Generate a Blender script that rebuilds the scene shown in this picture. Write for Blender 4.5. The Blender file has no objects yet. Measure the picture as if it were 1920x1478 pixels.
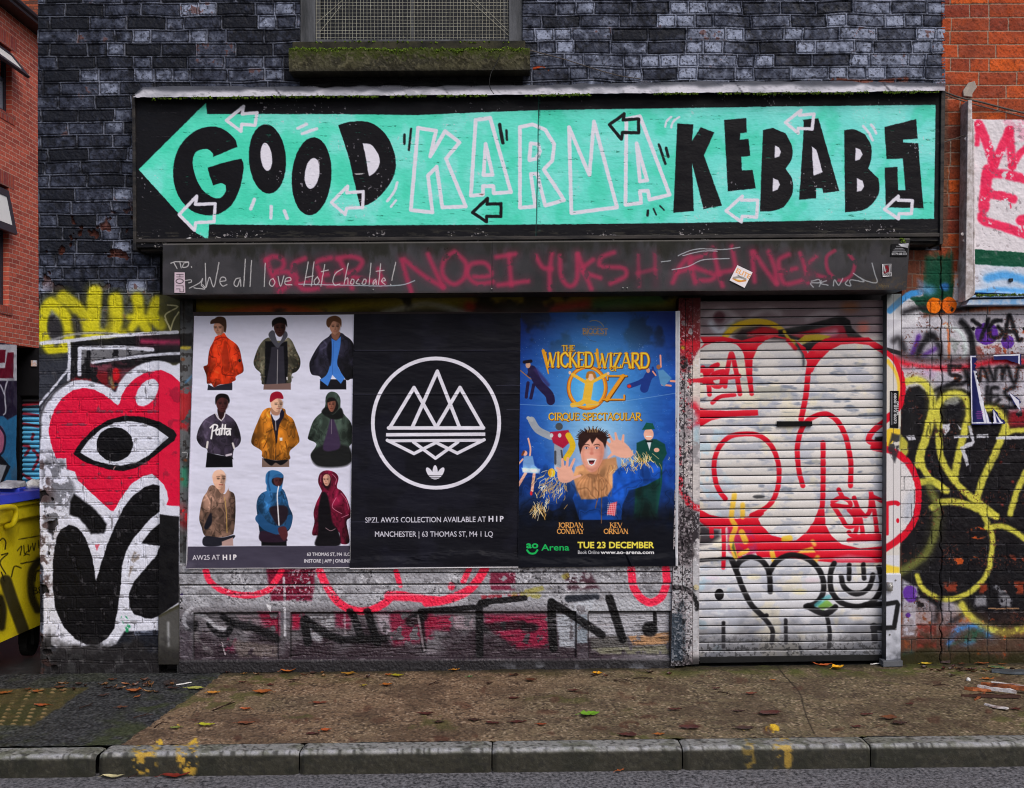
import bpy, bmesh, math, random
import numpy as np
from mathutils import Vector, Matrix
R_ = math.radians
scene = bpy.context.scene
COL = scene.collection

# ---------------------------------------------------------------- camera
DIST, EYE, FPX = 6.0, 1.5, 1875.0          # metres to the shop front, eye height, focal length in photo pixels
HX, HY = 960.0, 781.0                       # point of the photo straight ahead of the eye
S = DIST / FPX
cam = bpy.data.cameras.new('camera')
cam.sensor_width = 36.0
cam.lens = 36.0 * FPX / 1920.0
cam.shift_y = (HY - 739.0) / 1920.0
cam.clip_start, cam.clip_end = 0.05, 400.0
camo = bpy.data.objects.new('camera', cam)
COL.objects.link(camo)
camo.location = (0, -DIST, EYE)
camo.rotation_euler = (R_(90), 0, 0)
scene.camera = camo

# ---------------------------------------------------------------- sky, sun, exposure
SUN_EL, SUN_AZ = 45.0, 152.0                # degrees; azimuth clockwise from +Y, so the sun stands behind the camera
world = bpy.data.worlds.new('World')
scene.world = world
world.use_nodes = True
wn = world.node_tree
sky = wn.nodes.new('ShaderNodeTexSky')
sky.sky_type = 'NISHITA'
sky.sun_disc = False
sky.sun_elevation = R_(SUN_EL)
sky.sun_rotation = R_(SUN_AZ)
sky.dust_density = 4.0
sky.ozone_density = 1.0
wn.links.new(sky.outputs[0], wn.nodes['Background'].inputs[0])
wn.nodes['Background'].inputs[1].default_value = 0.11
sun = bpy.data.lights.new('sun', 'SUN')
sun.energy = 1.3
sun.angle = R_(35)
sun.color = (0.98, 0.98, 0.97)
suno = bpy.data.objects.new('sun', sun)
COL.objects.link(suno)
sd = Vector((math.sin(R_(SUN_AZ)) * math.cos(R_(SUN_EL)), math.cos(R_(SUN_AZ)) * math.cos(R_(SUN_EL)), math.sin(R_(SUN_EL))))
suno.rotation_euler = sd.to_track_quat('Z', 'Y').to_euler()
scene.view_settings.view_transform = 'Standard'
scene.view_settings.look = 'None'
scene.view_settings.exposure = 0.12
scene.view_settings.gamma = 1.0
scene.render.engine = 'CYCLES'
scene.cycles.max_bounces = 6
scene.cycles.filter_width = 1.05

# ---------------------------------------------------------------- geometry helpers
def P(px, py, d=0.0):
    """world point that stands d metres in front of the shop wall at photo position px, py"""
    k = S * (DIST - d) / DIST
    return ((px - HX) * k, -d, EYE + (HY - py) * k)
GA, GB = -0.013, 0.0115                     # the street falls gently to the left
def gz(x): return GA + GB * x
def G(px, py, lift=0.0):
    """point of the pavement seen at photo position px, py"""
    rx, rz = (px - HX) / FPX, (HY - py) / FPX
    t = (gz(0) + lift - EYE) / (rz - GB * rx)
    return (rx * t, t - DIST, EYE + rz * t)
def s2l(c):
    c = np.clip(np.asarray(c, dtype=np.float64) / 255.0, 0, 1)
    return np.where(c <= 0.04045, c / 12.92, ((c + 0.055) / 1.055) ** 2.4)
GAIN = 1.15
def lin(c, gain=None):
    v = np.minimum(s2l(c) ** 1.07 * (GAIN if gain is None else gain), 0.84)
    return (float(v[0]), float(v[1]), float(v[2]), 1.0)

def link(o, parent=None):
    COL.objects.link(o)
    if parent is not None: o.parent = parent
    return o
def tag(o, label=None, cat=None, group=None, kind=None):
    if label: o['label'] = label
    if cat: o['category'] = cat
    if group: o['group'] = group
    if kind: o['kind'] = kind
    return o
def thing(name, label=None, cat=None, group=None, kind=None):
    o = bpy.data.objects.new(name, None)
    o.empty_display_size = 0.1
    link(o)
    return tag(o, label, cat, group, kind)
def obj(name, bm, m, parent=None, smooth=False, bevel=0.0):
    if bevel > 0:
        bmesh.ops.bevel(bm, geom=list(bm.edges), offset=bevel, segments=2, affect='EDGES', profile=0.5, clamp_overlap=True)
    bmesh.ops.recalc_face_normals(bm, faces=list(bm.faces))
    me = bpy.data.meshes.new(name)
    bm.to_mesh(me); bm.free()
    if smooth: me.polygons.foreach_set('use_smooth', [True] * len(me.polygons))
    me.materials.append(m)
    o = bpy.data.objects.new(name, me)
    return link(o, parent)
def hexa(bm, c):
    """8 corners: bottom ring 0-3, top ring 4-7"""
    v = [bm.verts.new(p) for p in c]
    for f in ((3, 2, 1, 0), (4, 5, 6, 7), (0, 1, 5, 4), (1, 2, 6, 5), (2, 3, 7, 6), (3, 0, 4, 7)):
        bm.faces.new([v[i] for i in f])
    return v
def box(bm, x0, x1, y0, y1, z0, z1):
    return hexa(bm, [(x0, y0, z0), (x1, y0, z0), (x1, y1, z0), (x0, y1, z0), (x0, y0, z1), (x1, y0, z1), (x1, y1, z1), (x0, y1, z1)])
def pbox(bm, quad, d0, d1):
    """box whose front face, d0 in front of the wall, has the photo corners TL TR BR BL; it goes back to d1"""
    f = [P(x, y, d0) for x, y in quad]
    b = [(p[0], -d1, p[2]) for p in f]
    return hexa(bm, [f[3], f[2], b[2], b[3], f[0], f[1], b[1], b[0]])
def rect(x0, y0, x1, y1): return ((x0, y0), (x1, y0), (x1, y1), (x0, y1))
def prism(bm, pts, d0, d1):
    f = [bm.verts.new(P(x, y, d0)) for x, y in pts]
    b = [bm.verts.new((v.co.x, -d1, v.co.z)) for v in f]
    bm.faces.new(f); bm.faces.new(b[::-1])
    n = len(f)
    for i in range(n): bm.faces.new((f[i], b[i], b[(i + 1) % n], f[(i + 1) % n]))
def tube(bm, path, r, n=8, r1=None):
    path = [Vector(p) for p in path]
    rings = []
    for i, p in enumerate(path):
        t = (path[min(i + 1, len(path) - 1)] - path[max(i - 1, 0)]).normalized()
        a = t.orthogonal().normalized() if i == 0 else (rings[-1][1] - t * rings[-1][1].dot(t)).normalized()
        b = t.cross(a)
        rr = r if r1 is None else r + (r1 - r) * i / (len(path) - 1)
        rings.append(([bm.verts.new(p + (a * math.cos(k * 2 * math.pi / n) + b * math.sin(k * 2 * math.pi / n)) * rr) for k in range(n)], a))
    for (u, _), (w, _) in zip(rings, rings[1:]):
        for k in range(n): bm.faces.new((u[k], u[(k + 1) % n], w[(k + 1) % n], w[k]))
    bm.faces.new(rings[0][0][::-1]); bm.faces.new(rings[-1][0])
def disc(bm, c, axis, r, depth, n=20):
    c, axis = Vector(c), Vector(axis).normalized()
    tube(bm, [c, c + axis * depth], r, n)

# ---------------------------------------------------------------- noise
rng0 = np.random.RandomState(11)
TAB = rng0.rand(512, 512).astype(np.float32)
def vn(x, y, seed=0):
    x = x + seed * 37.31; y = y + seed * 91.7
    xi = np.floor(x); yi = np.floor(y)
    fx = (x - xi).astype(np.float32); fy = (y - yi).astype(np.float32)
    xi = xi.astype(np.int64); yi = yi.astype(np.int64)
    fx = fx * fx * (3 - 2 * fx); fy = fy * fy * (3 - 2 * fy)
    a = TAB[xi & 511, yi & 511]; b = TAB[(xi + 1) & 511, yi & 511]
    c = TAB[xi & 511, (yi + 1) & 511]; d = TAB[(xi + 1) & 511, (yi + 1) & 511]
    return a + (b - a) * fx + (c - a) * fy + (a - b - c + d) * fx * fy
def fbm(x, y, sc, octv=4, seed=0, ay=1.0):
    t = 0; amp = 1.0; s = 0
    for i in range(octv):
        t = t + vn(x / sc * 2 ** i, y / (sc * ay) * 2 ** i, seed + i * 5 + 1) * amp
        s += amp; amp *= 0.55
    t = t / s
    return np.clip((t - 0.5) * 1.5 + 0.5, 0, 1)
def ss(a, b, x):
    t = np.clip((x - a) / (b - a), 0, 1)
    return t * t * (3 - 2 * t)
def smooth(p, closed=False, n=6, corner=None):
    p = np.asarray(p, float); N = len(p)
    if N < 3: return p
    out = []
    cn = np.zeros(N, bool)
    if corner:
        a_ = p - np.roll(p, 1, 0); b_ = np.roll(p, -1, 0) - p
        ang = np.degrees(np.abs((np.arctan2(b_[:, 1], b_[:, 0]) - np.arctan2(a_[:, 1], a_[:, 0]) + np.pi) % (2 * np.pi) - np.pi))
        cn = ang > corner
    for i in range(N if closed else N - 1):
        if closed: a, b, c, d = p[(i - 1) % N], p[i], p[(i + 1) % N], p[(i + 2) % N]
        else: a, b, c, d = p[max(i - 1, 0)], p[i], p[i + 1], p[min(i + 2, N - 1)]
        if cn[i]: a = b
        if cn[(i + 1) % N]: d = c
        for k in range(n):
            t = k / n
            out.append(0.5 * ((2 * b) + (c - a) * t + (2 * a - 5 * b + 4 * c - d) * t * t + (3 * b - a - 3 * c + d) * t ** 3))
    if not closed: out.append(p[-1])
    return np.array(out)

# ---------------------------------------------------------------- lettering
_glyph = {}
def glyph(textline):
    if textline in _glyph: return _glyph[textline]
    cu = bpy.data.curves.new('lettering', 'FONT'); cu.body = textline; cu.resolution_u = 3
    o = bpy.data.objects.new('lettering', cu)
    COL.objects.link(o)
    dg = bpy.context.evaluated_depsgraph_get(); dg.update()
    me = bpy.data.meshes.new_from_object(o.evaluated_get(dg))
    cnt = {}
    for f in me.polygons:
        for k in f.edge_keys: cnt[k] = cnt.get(k, 0) + 1
    co = [(v.co.x, v.co.y) for v in me.vertices]
    seg = np.array([(co[a], co[b]) for (a, b), n in cnt.items() if n == 1], float).reshape(-1, 2, 2)
    bpy.data.meshes.remove(me); bpy.data.objects.remove(o); bpy.data.curves.remove(cu)
    _glyph[textline] = seg
    return seg
SERIF = {
 'A': (.8, [(0, [(.05, 0), (.4, 1)]), (1, [(.4, 1), (.75, 0)]), (0, [(.18, .34), (.62, .34)])]),
 'B': (.7, [(1, [(.15, 0), (.15, 1)]), (2, [(.15, 1), (.5, .96), (.55, .72), (.15, .53)]), (2, [(.15, .53), (.62, .48), (.62, .06), (.15, 0)])]),
 'C': (.75, [(2, [(.7, .78), (.48, 1), (.15, .82), (.08, .5), (.15, .18), (.48, 0), (.7, .2)])]),
 'D': (.82, [(1, [(.15, 0), (.15, 1)]), (2, [(.15, 1), (.58, .95), (.75, .5), (.58, .05), (.15, 0)])]),
 'E': (.65, [(1, [(.15, 0), (.15, 1)]), (0, [(.15, 1), (.58, 1), (.58, .85)]), (0, [(.15, .52), (.48, .52)]), (0, [(.15, 0), (.6, 0), (.6, .18)])]),
 'F': (.62, [(1, [(.15, 0), (.15, 1)]), (0, [(.15, 1), (.58, 1), (.58, .85)]), (0, [(.15, .52), (.48, .52)])]),
 'G': (.8, [(2, [(.7, .8), (.48, 1), (.15, .82), (.08, .5), (.15, .18), (.48, 0), (.7, .15)]), (1, [(.7, .1), (.7, .42)])]),
 'H': (.85, [(1, [(.15, 0), (.15, 1)]), (1, [(.7, 0), (.7, 1)]), (0, [(.15, .52), (.7, .52)])]),
 'I': (.36, [(1, [(.18, 0), (.18, 1)])]),
 'J': (.45, [(1, [(.28, 1), (.28, .1)]), (0, [(.28, .1), (.05, -.12)])]),
 'K': (.78, [(1, [(.15, 0), (.15, 1)]), (0, [(.15, .42), (.65, 1)]), (1, [(.3, .58), (.75, 0)])]),
 'L': (.62, [(1, [(.15, 0), (.15, 1)]), (0, [(.15, 0), (.58, 0), (.58, .18)])]),
 'N': (.85, [(0, [(.15, 0), (.15, 1)]), (1, [(.15, 1), (.7, 0)]), (0, [(.7, 0), (.7, 1)])]),
 'O': (.88, [(2, [(.44, 1), (.14, .82), (.07, .5), (.14, .18), (.44, 0), (.74, .18), (.81, .5), (.74, .82), (.44, 1)])]),
 'P': (.68, [(1, [(.15, 0), (.15, 1)]), (2, [(.15, 1), (.55, .97), (.6, .72), (.5, .5), (.15, .46)])]),
 'Q': (.88, [(2, [(.44, 1), (.14, .82), (.07, .5), (.14, .18), (.44, 0), (.74, .18), (.81, .5), (.74, .82), (.44, 1)]), (1, [(.45, .1), (.8, -.15)])]),
 'R': (.75, [(1, [(.15, 0), (.15, 1)]), (2, [(.15, 1), (.55, .97), (.6, .72), (.5, .5), (.15, .46)]), (1, [(.35, .46), (.75, -.05)])]),
 'S': (.62, [(2, [(.52, .82), (.32, 1), (.1, .8), (.2, .58), (.45, .44), (.54, .22), (.3, 0), (.06, .18)])]),
 'T': (.72, [(1, [(.36, 0), (.36, 1)]), (0, [(.04, .85), (.04, 1), (.68, 1), (.68, .85)])]),
 'U': (.82, [(2, [(.15, 1), (.15, .25), (.4, 0), (.66, .25), (.66, 1)])]),
 'V': (.78, [(1, [(.05, 1), (.4, 0)]), (0, [(.4, 0), (.73, 1)])]),
 'W': (1.1, [(1, [(.05, 1), (.32, 0)]), (0, [(.32, 0), (.55, .85)]), (1, [(.52, .95), (.76, 0)]), (0, [(.76, 0), (1.05, 1)])]),
 'Y': (.75, [(1, [(.05, 1), (.38, .48)]), (0, [(.38, .48), (.7, 1)]), (1, [(.38, .48), (.38, 0)])]),
 'Z': (.7, [(0, [(.1, .85), (.1, 1), (.62, 1)]), (1, [(.6, 1), (.08, 0)]), (0, [(.08, 0), (.64, 0), (.64, .18)])]),
}

# ---------------------------------------------------------------- painted surfaces: a fine mesh, one paint colour per vertex
class Canvas:
    def __init__(s, quad, ss_=1.0, col=(128, 128, 128), jit=0.0, xy=None):
        if xy is not None: s.X, s.Y = xy
        else:
            tl, tr, br, bl = [np.array(q, float) for q in quad]
            nx = int(max(abs(tr[0] - tl[0]), abs(br[0] - bl[0])) * ss_) + 2
            ny = int(max(abs(bl[1] - tl[1]), abs(br[1] - tr[1])) * ss_) + 2
            u = np.linspace(0, 1, nx)[None, :, None]; v = np.linspace(0, 1, ny)[:, None, None]
            xy_ = (tl * (1 - u) + tr * u) * (1 - v) + (bl * (1 - u) + br * u) * v
            s.X, s.Y = xy_[..., 0].copy(), xy_[..., 1].copy()
        s.ny, s.nx = s.X.shape
        s.C = np.empty((s.ny, s.nx, 3), np.float32); s.C[:] = col
        s.r0, s.r1 = s.Y.min(1), s.Y.max(1); s.c0, s.c1 = s.X.min(0), s.X.max(0)
        s.px, s.py = s.X, s.Y
        if jit > 0:
            s.px = s.X + (vn(s.X / 5, s.Y / 5, 3) - .5) * 2 * jit + (vn(s.X / 1.7, s.Y / 1.7, 13) - .5) * jit
            s.py = s.Y + (vn(s.X / 5, s.Y / 5, 4) - .5) * 2 * jit + (vn(s.X / 1.7, s.Y / 1.7, 14) - .5) * jit
        s.pad = jit * 2 + 1
        s.wearf = None; s.sk = 1.0
        s.at(0, 0, 1)
    def at(s, ox, oy, k): s.o = (ox, oy, k); return s
    def tp(s, p):
        p = np.asarray(p, float)
        return p / s.o[2] + np.array(s.o[:2])
    def win(s, x0, y0, x1, y1):
        x0 -= s.pad; y0 -= s.pad; x1 += s.pad; y1 += s.pad
        r = np.nonzero((s.r1 >= y0) & (s.r0 <= y1))[0]; c = np.nonzero((s.c1 >= x0) & (s.c0 <= x1))[0]
        if len(r) == 0 or len(c) == 0: return None
        return slice(r[0], r[-1] + 1), slice(c[0], c[-1] + 1)
    def comp(s, w, cov, col, a=1.0, wear=None):
        if wear is not None:
            if s.wearf is None: s.wearf = fbm(s.X, s.Y, 14, 4, 7)
            cov = cov * ss(wear - .08, wear + .08, s.wearf[w])
        cov = (cov * a)[..., None]
        s.C[w] = s.C[w] * (1 - cov) + np.asarray(col, np.float32) * cov
    def area(s, segs, col, a=1.0, soft=1.0, grow=0.0, wear=None):
        m = soft + abs(grow) + 1
        w = s.win(segs[..., 0].min() - m, segs[..., 1].min() - m, segs[..., 0].max() + m, segs[..., 1].max() + m)
        if w is None: return
        X, Y = s.px[w], s.py[w]
        D = np.full(X.shape, 1e9, np.float32); I = np.zeros(X.shape, bool)
        r0, r1, c0, c1 = s.r0[w[0]], s.r1[w[0]], s.c0[w[1]], s.c1[w[1]]
        for (x0, y0), (x1, y1) in segs:
            ya, yb = min(y0, y1), max(y0, y1)
            r = np.nonzero((r1 >= ya - m - s.pad) & (r0 <= yb + m + s.pad))[0]
            if len(r) == 0: continue
            rs = slice(r[0], r[-1] + 1)
            if y0 != y1:
                yy = Y[rs]
                I[rs] ^= ((y0 > yy) != (y1 > yy)) & (X[rs] < (x1 - x0) * (yy - y0) / (y1 - y0) + x0)
            c = np.nonzero((c1 >= min(x0, x1) - m - s.pad) & (c0 <= max(x0, x1) + m + s.pad))[0]
            if len(c) == 0: continue
            q = (rs, slice(c[0], c[-1] + 1))
            dx, dy = x1 - x0, y1 - y0
            L = dx * dx + dy * dy + 1e-12
            t = np.clip(((X[q] - x0) * dx + (Y[q] - y0) * dy) / L, 0, 1)
            D[q] = np.minimum(D[q], np.hypot(X[q] - x0 - t * dx, Y[q] - y0 - t * dy))
        sd_ = np.where(I, -D, D) - grow
        s.comp(w, np.clip(.5 - sd_ / soft, 0, 1), col, a, wear)
    def fill(s, p, col, a=1.0, soft=1.2, sm=False, wear=None):
        p = s.tp(p)
        if sm: p = smooth(p, True, 6, None if sm is True else sm)
        s.area(np.stack([p, np.roll(p, -1, 0)], 1), col, a, soft, 0, wear)
    def line(s, p, w, col, a=1.0, soft=1.2, sm=True, closed=False, wear=None, w1=None):
        """a brush or spray stroke; w is the full width, in the same units as the points"""
        soft = max(soft * s.sk, 1.0); p = s.tp(p); w = w / s.o[2]; w1 = w if w1 is None else w1 / s.o[2]
        if sm: p = smooth(p, closed)
        if closed: p = np.vstack([p, p[:1]])
        m = max(w, w1) / 2 + soft + 1
        W = s.win(p[:, 0].min() - m, p[:, 1].min() - m, p[:, 0].max() + m, p[:, 1].max() + m)
        if W is None: return
        X, Y = s.px[W], s.py[W]
        D = np.full(X.shape, 1e9, np.float32)
        r0, r1, c0, c1 = s.r0[W[0]], s.r1[W[0]], s.c0[W[1]], s.c1[W[1]]
        n = len(p) - 1
        for i in range(n):
            (x0, y0), (x1, y1) = p[i], p[i + 1]
            r = np.nonzero((r1 >= min(y0, y1) - m - s.pad) & (r0 <= max(y0, y1) + m + s.pad))[0]
            c = np.nonzero((c1 >= min(x0, x1) - m - s.pad) & (c0 <= max(x0, x1) + m + s.pad))[0]
            if len(r) == 0 or len(c) == 0: continue
            q = (slice(r[0], r[-1] + 1), slice(c[0], c[-1] + 1))
            dx, dy = x1 - x0, y1 - y0
            t = np.clip(((X[q] - x0) * dx + (Y[q] - y0) * dy) / (dx * dx + dy * dy + 1e-12), 0, 1)
            D[q] = np.minimum(D[q], np.hypot(X[q] - x0 - t * dx, Y[q] - y0 - t * dy) - (w + (w1 - w) * (i + t) / n) / 2)
        if soft >= 5: s.comp(W, np.clip(.5 - (D - soft) / (soft * 3), 0, 1) ** 1.5, col, a * .3, None)
        s.comp(W, np.clip(.5 - D / soft, 0, 1), col, a, wear)
    def ell(s, cx, cy, rx, ry, col, rot=0, a=1.0, soft=1.2, wear=None):
        t = np.linspace(0, 2 * math.pi, 33)[:-1]
        c_, s_ = math.cos(R_(rot)), math.sin(R_(rot))
        x, y = rx * np.cos(t), ry * np.sin(t)
        s.fill(np.stack([cx + x * c_ - y * s_, cy + x * s_ + y * c_], 1), col, a, soft, False, wear)
    def cover(s, p, sm=True, soft=1.0):
        keep = s.C; s.C = np.zeros_like(keep); s.fill(p, (1, 1, 1), 1, soft, sm); m = s.C[..., :1]; s.C = keep
        return m
    def glow(s, cx, cy, rx, ry, col, a=1.0, p=2.0):
        (x, y) = s.tp((cx, cy)); rx /= s.o[2]; ry /= s.o[2]
        w = s.win(x - rx, y - ry, x + rx, y + ry)
        if w is None: return
        q = np.clip(1 - np.hypot((s.X[w] - x) / rx, (s.Y[w] - y) / ry), 0, 1)
        s.comp(w, q ** p, col, a)
    def text(s, t, x, y, h, col, anchor='c', rot=0.0, sx=1.0, bold=0.0, a=1.0, soft=1.0, sy=1.0):
        seg = glyph(t).copy()
        if len(seg) == 0: return
        hh = glyph('H'); cap = hh[..., 1].max() - hh[..., 1].min()
        x0, x1 = seg[..., 0].min(), seg[..., 0].max()
        seg[..., 0] -= {'l': x0, 'c': (x0 + x1) / 2, 'r': x1}[anchor]
        seg *= h / cap
        if sx > 3: seg[..., 0] *= sx / ((x1 - x0) * h / cap)      # sx > 3: the width the line must have
        else: seg[..., 0] *= sx
        c_, s_ = math.cos(R_(rot)), math.sin(R_(rot))
        gx, gy = seg[..., 0], -seg[..., 1]
        q = np.stack([x + gx * c_ - gy * s_, y + gx * s_ + gy * c_], -1)
        s.area(s.tp(q), col, a, soft, bold)
    def serif(s, t, x, y, h, width, col, col2=None, thick=.17, thin=.07, soft=.8, a=1.0):
        tot = sum(SERIF[ch][0] if ch in SERIF else .35 for ch in t)
        k = width / tot; cx = x - width / 2
        for ch in t:
            if ch not in SERIF: cx += .35 * k; continue
            wd, st = SERIF[ch]
            for flag, pts in st:
                q = [(cx + px * k, y - py * h) for px, py in pts]
                wdt = {0: thin, 1: thick, 2: (thick + thin) * .62}[flag] * h
                s.line(q, wdt, col, a, soft, flag == 2)
                if flag < 2:
                    for (px, py) in (pts[0], pts[-1]):
                        if (py < .01 or py > .99) and flag == 1:
                            s.line([(cx + (px - .12) * k, y - py * h), (cx + (px + .12) * k, y - py * h)], thin * h, col, a, soft, False)
                if col2 is not None: s.line([(u, v) for u, v in q], wdt * .4, col2, a * .8, soft, flag == 2)
            cx += wd * k
    def tint(s, mask, col, a=1.0):
        cov = (np.clip(mask, 0, 1) * a)[..., None]
        s.C[:] = s.C * (1 - cov) + np.asarray(col, np.float32) * cov
    def mul(s, f): s.C *= f[..., None] if f.ndim == 2 else f

def grid_mesh(name, cv, d, relief, m, parent=None, thick=0.02, mask=None, pos=None, gain=None, flat=False, extra=None):
    X, Y = cv.X, cv.Y
    ny, nx = X.shape
    if pos is None:
        k = S * (DIST - d) / DIST
        V = np.stack([(X - HX) * k, np.full(X.shape, -d) - relief, EYE + (HY - Y) * k], -1).reshape(-1, 3)
    else: V = pos.reshape(-1, 3)
    Cl = np.minimum(s2l(cv.C.reshape(-1, 3)) ** 1.07 * (GAIN if gain is None else gain), 0.84)
    idx = np.arange(ny * nx).reshape(ny, nx)
    F = np.stack([idx[:-1, :-1], idx[1:, :-1], idx[1:, 1:], idx[:-1, 1:]], -1).reshape(-1, 4)
    if mask is not None:
        mk = mask[:-1, :-1] & mask[1:, :-1] & mask[1:, 1:] & mask[:-1, 1:]
        F = F[mk.reshape(-1)]
    if thick > 0 and mask is None:
        ring = np.concatenate([idx[0, :], idx[1:, -1], idx[-1, -2::-1], idx[-2:0, 0]])
        n0 = len(V); nr = len(ring)
        A = V[ring]; B = A.copy(); B[:, 1] = -d + thick
        V = np.vstack([V, A, B]); Cl = np.vstack([Cl, Cl[ring] * .8, Cl[ring] * .8])
        i = np.arange(nr); j = (i + 1) % nr
        F = np.vstack([F, np.stack([n0 + i, n0 + j, n0 + nr + j, n0 + nr + i], -1)])
    me = bpy.data.meshes.new(name)
    me.vertices.add(len(V)); me.vertices.foreach_set('co', V.astype(np.float32).ravel())
    me.loops.add(F.size); me.loops.foreach_set('vertex_index', F.astype(np.int32).ravel())
    me.polygons.add(len(F))
    me.polygons.foreach_set('loop_start', np.arange(0, F.size, 4, dtype=np.int32))
    me.polygons.foreach_set('loop_total', np.full(len(F), 4, np.int32))
    me.polygons.foreach_set('use_smooth', np.full(len(F), not flat, bool))
    me.update(calc_edges=True)
    at = me.color_attributes.new('paint', 'FLOAT_COLOR', 'POINT')
    at.data.foreach_set('color', np.hstack([Cl, np.ones((len(Cl), 1))]).astype(np.float32).ravel())
    me.materials.append(m)
    o = bpy.data.objects.new(name, me)
    return link(o, parent)

# ---------------------------------------------------------------- brickwork
def bricks(X, Y, ch=24.8, slope=0.003, y0=0.0, seed=1, long_=71.0, short=35.0, pat='flemish', warp=1.6):
    """distance to the nearest joint (pixels), a random number per brick, for photo positions X, Y"""
    yy = Y + slope * (X - 960) - y0 + (vn(X / 60, Y / 60, seed + 2) - .5) * 2 * warp
    row = np.floor(yy / ch).astype(int)
    fy = yy - row * ch
    E = np.minimum(fy, ch - fy).astype(np.float32)
    Rn = np.zeros(X.shape, np.float32); Hd = np.zeros(X.shape, np.float32)
    xw = X + (vn(X / 30, Y / 12, seed + 3) - .5) * 2.5 * (warp > 1)
    for r in np.unique(row):
        g = np.random.RandomState((r * 131 + seed * 977) % 99991)
        n = 90
        if pat == 'flemish': L = np.where(g.rand(n) < .58, long_, short)
        else: L = np.full(n, long_ if (r % 4) else short)
        L = L * (1 + (g.rand(n) - .5) * .12 * (warp > 1))
        ed = -250 + g.rand() * 60 * (warp > 1) + (r % 2) * L[0] * .5 + np.concatenate([[0], np.cumsum(L)])
        rv = g.rand(n + 2)
        q = row == r
        k = np.clip(np.searchsorted(ed, xw[q]), 1, n)
        E[q] = np.minimum(E[q], np.minimum(xw[q] - ed[k - 1], ed[k] - xw[q]))
        Rn[q] = rv[k]; Hd[q] = ed[k] - ed[k - 1] < 50
    return E, Rn, Hd

# ---------------------------------------------------------------- materials (all node based)
def nodes(name):
    m = bpy.data.materials.new(name); m.use_nodes = True
    nt = m.node_tree
    return m, nt, nt.nodes['Principled BSDF']
def N(nt, t, **kw):
    n = nt.nodes.new(t)
    for k, v in kw.items():
        if k.startswith('i_'): n.inputs[k[2:].replace('_', ' ')].default_value = v
        else: setattr(n, k, v)
    return n
def grain(nt, b, scale, strength, dist=0.002, coords='Object', stretch=(1, 1, 1), detail=6):
    tc = N(nt, 'ShaderNodeTexCoord'); mp = N(nt, 'ShaderNodeMapping')
    mp.inputs['Scale'].default_value = stretch
    nz = N(nt, 'ShaderNodeTexNoise', i_Scale=scale, i_Detail=detail, i_Roughness=0.65)
    bp = N(nt, 'ShaderNodeBump', i_Strength=strength, i_Distance=dist)
    nt.links.new(tc.outputs[coords], mp.inputs[0]); nt.links.new(mp.outputs[0], nz.inputs['Vector'])
    nt.links.new(nz.outputs['Fac'], bp.inputs['Height']); nt.links.new(bp.outputs[0], b.inputs['Normal'])
    return nz, mp
def painted(name, rough=0.6, scale=120, strength=0.4, spec=0.4, speckle=0.25, rvar=0.25, stretch=(1, 1, 1), metal=0.0):
    """surface whose paint colour is stored in the mesh, broken up by fine grain and uneven gloss"""
    m, nt, b = nodes(name)
    at = N(nt, 'ShaderNodeAttribute', attribute_name='paint')
    nz, mp = grain(nt, b, scale, strength, stretch=stretch)
    mr = N(nt, 'ShaderNodeMapRange'); mr.inputs[3].default_value = 1 - speckle; mr.inputs[4].default_value = 1 + speckle
    mr.inputs[1].default_value = .3; mr.inputs[2].default_value = .7
    nt.links.new(nz.outputs['Fac'], mr.inputs[0])
    mx = N(nt, 'ShaderNodeMix', data_type='RGBA', blend_type='MULTIPLY'); mx.inputs[0].default_value = 1.0
    nt.links.new(at.outputs['Color'], mx.inputs[6]); nt.links.new(mr.outputs[0], mx.inputs[7])
    nt.links.new(mx.outputs[2], b.inputs['Base Color'])
    n2 = N(nt, 'ShaderNodeTexNoise', i_Scale=scale * .12, i_Detail=4.0)
    nt.links.new(mp.outputs[0], n2.inputs['Vector'])
    m2 = N(nt, 'ShaderNodeMapRange'); m2.inputs[1].default_value = .3; m2.inputs[2].default_value = .7
    m2.inputs[3].default_value = max(rough - rvar, .05); m2.inputs[4].default_value = min(rough + rvar, 1)
    nt.links.new(n2.outputs['Fac'], m2.inputs[0]); nt.links.new(m2.outputs[0], b.inputs['Roughness'])
    b.inputs['Specular IOR Level'].default_value = spec
    b.inputs['Metallic'].default_value = metal
    return m
def plain(name, col, rough=0.6, scale=60, strength=0.3, var=0.35, spec=0.2, metal=0.0, col2=None, stretch=(1, 1, 1), c2scale=9.0, gain=None):
    m, nt, b = nodes(name)
    nz, mp = grain(nt, b, scale, strength, stretch=stretch)
    n2 = N(nt, 'ShaderNodeTexNoise', i_Scale=c2scale, i_Detail=8.0, i_Roughness=.7)
    nt.links.new(mp.outputs[0], n2.inputs['Vector'])
    rp = N(nt, 'ShaderNodeValToRGB')
    c = np.array(lin(col, gain)); d = np.array(lin(col2, gain)) if col2 is not None else c * (1 - var)
    d[3] = 1
    rp.color_ramp.elements[0].position = .38; rp.color_ramp.elements[1].position = .62
    rp.color_ramp.elements[0].color = d; rp.color_ramp.elements[1].color = c
    nt.links.new(n2.outputs['Fac'], rp.inputs[0]); nt.links.new(rp.outputs[0], b.inputs['Base Color'])
    m2 = N(nt, 'ShaderNodeMapRange'); m2.inputs[3].default_value = max(rough - .2, .05); m2.inputs[4].default_value = min(rough + .15, 1)
    nt.links.new(n2.outputs['Fac'], m2.inputs[0]); nt.links.new(m2.outputs[0], b.inputs['Roughness'])
    b.inputs['Specular IOR Level'].default_value = spec
    b.inputs['Metallic'].default_value = metal
    return m
M_BRICK = painted('painted_brick', .6, 90, .35, .12, .16)
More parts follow.
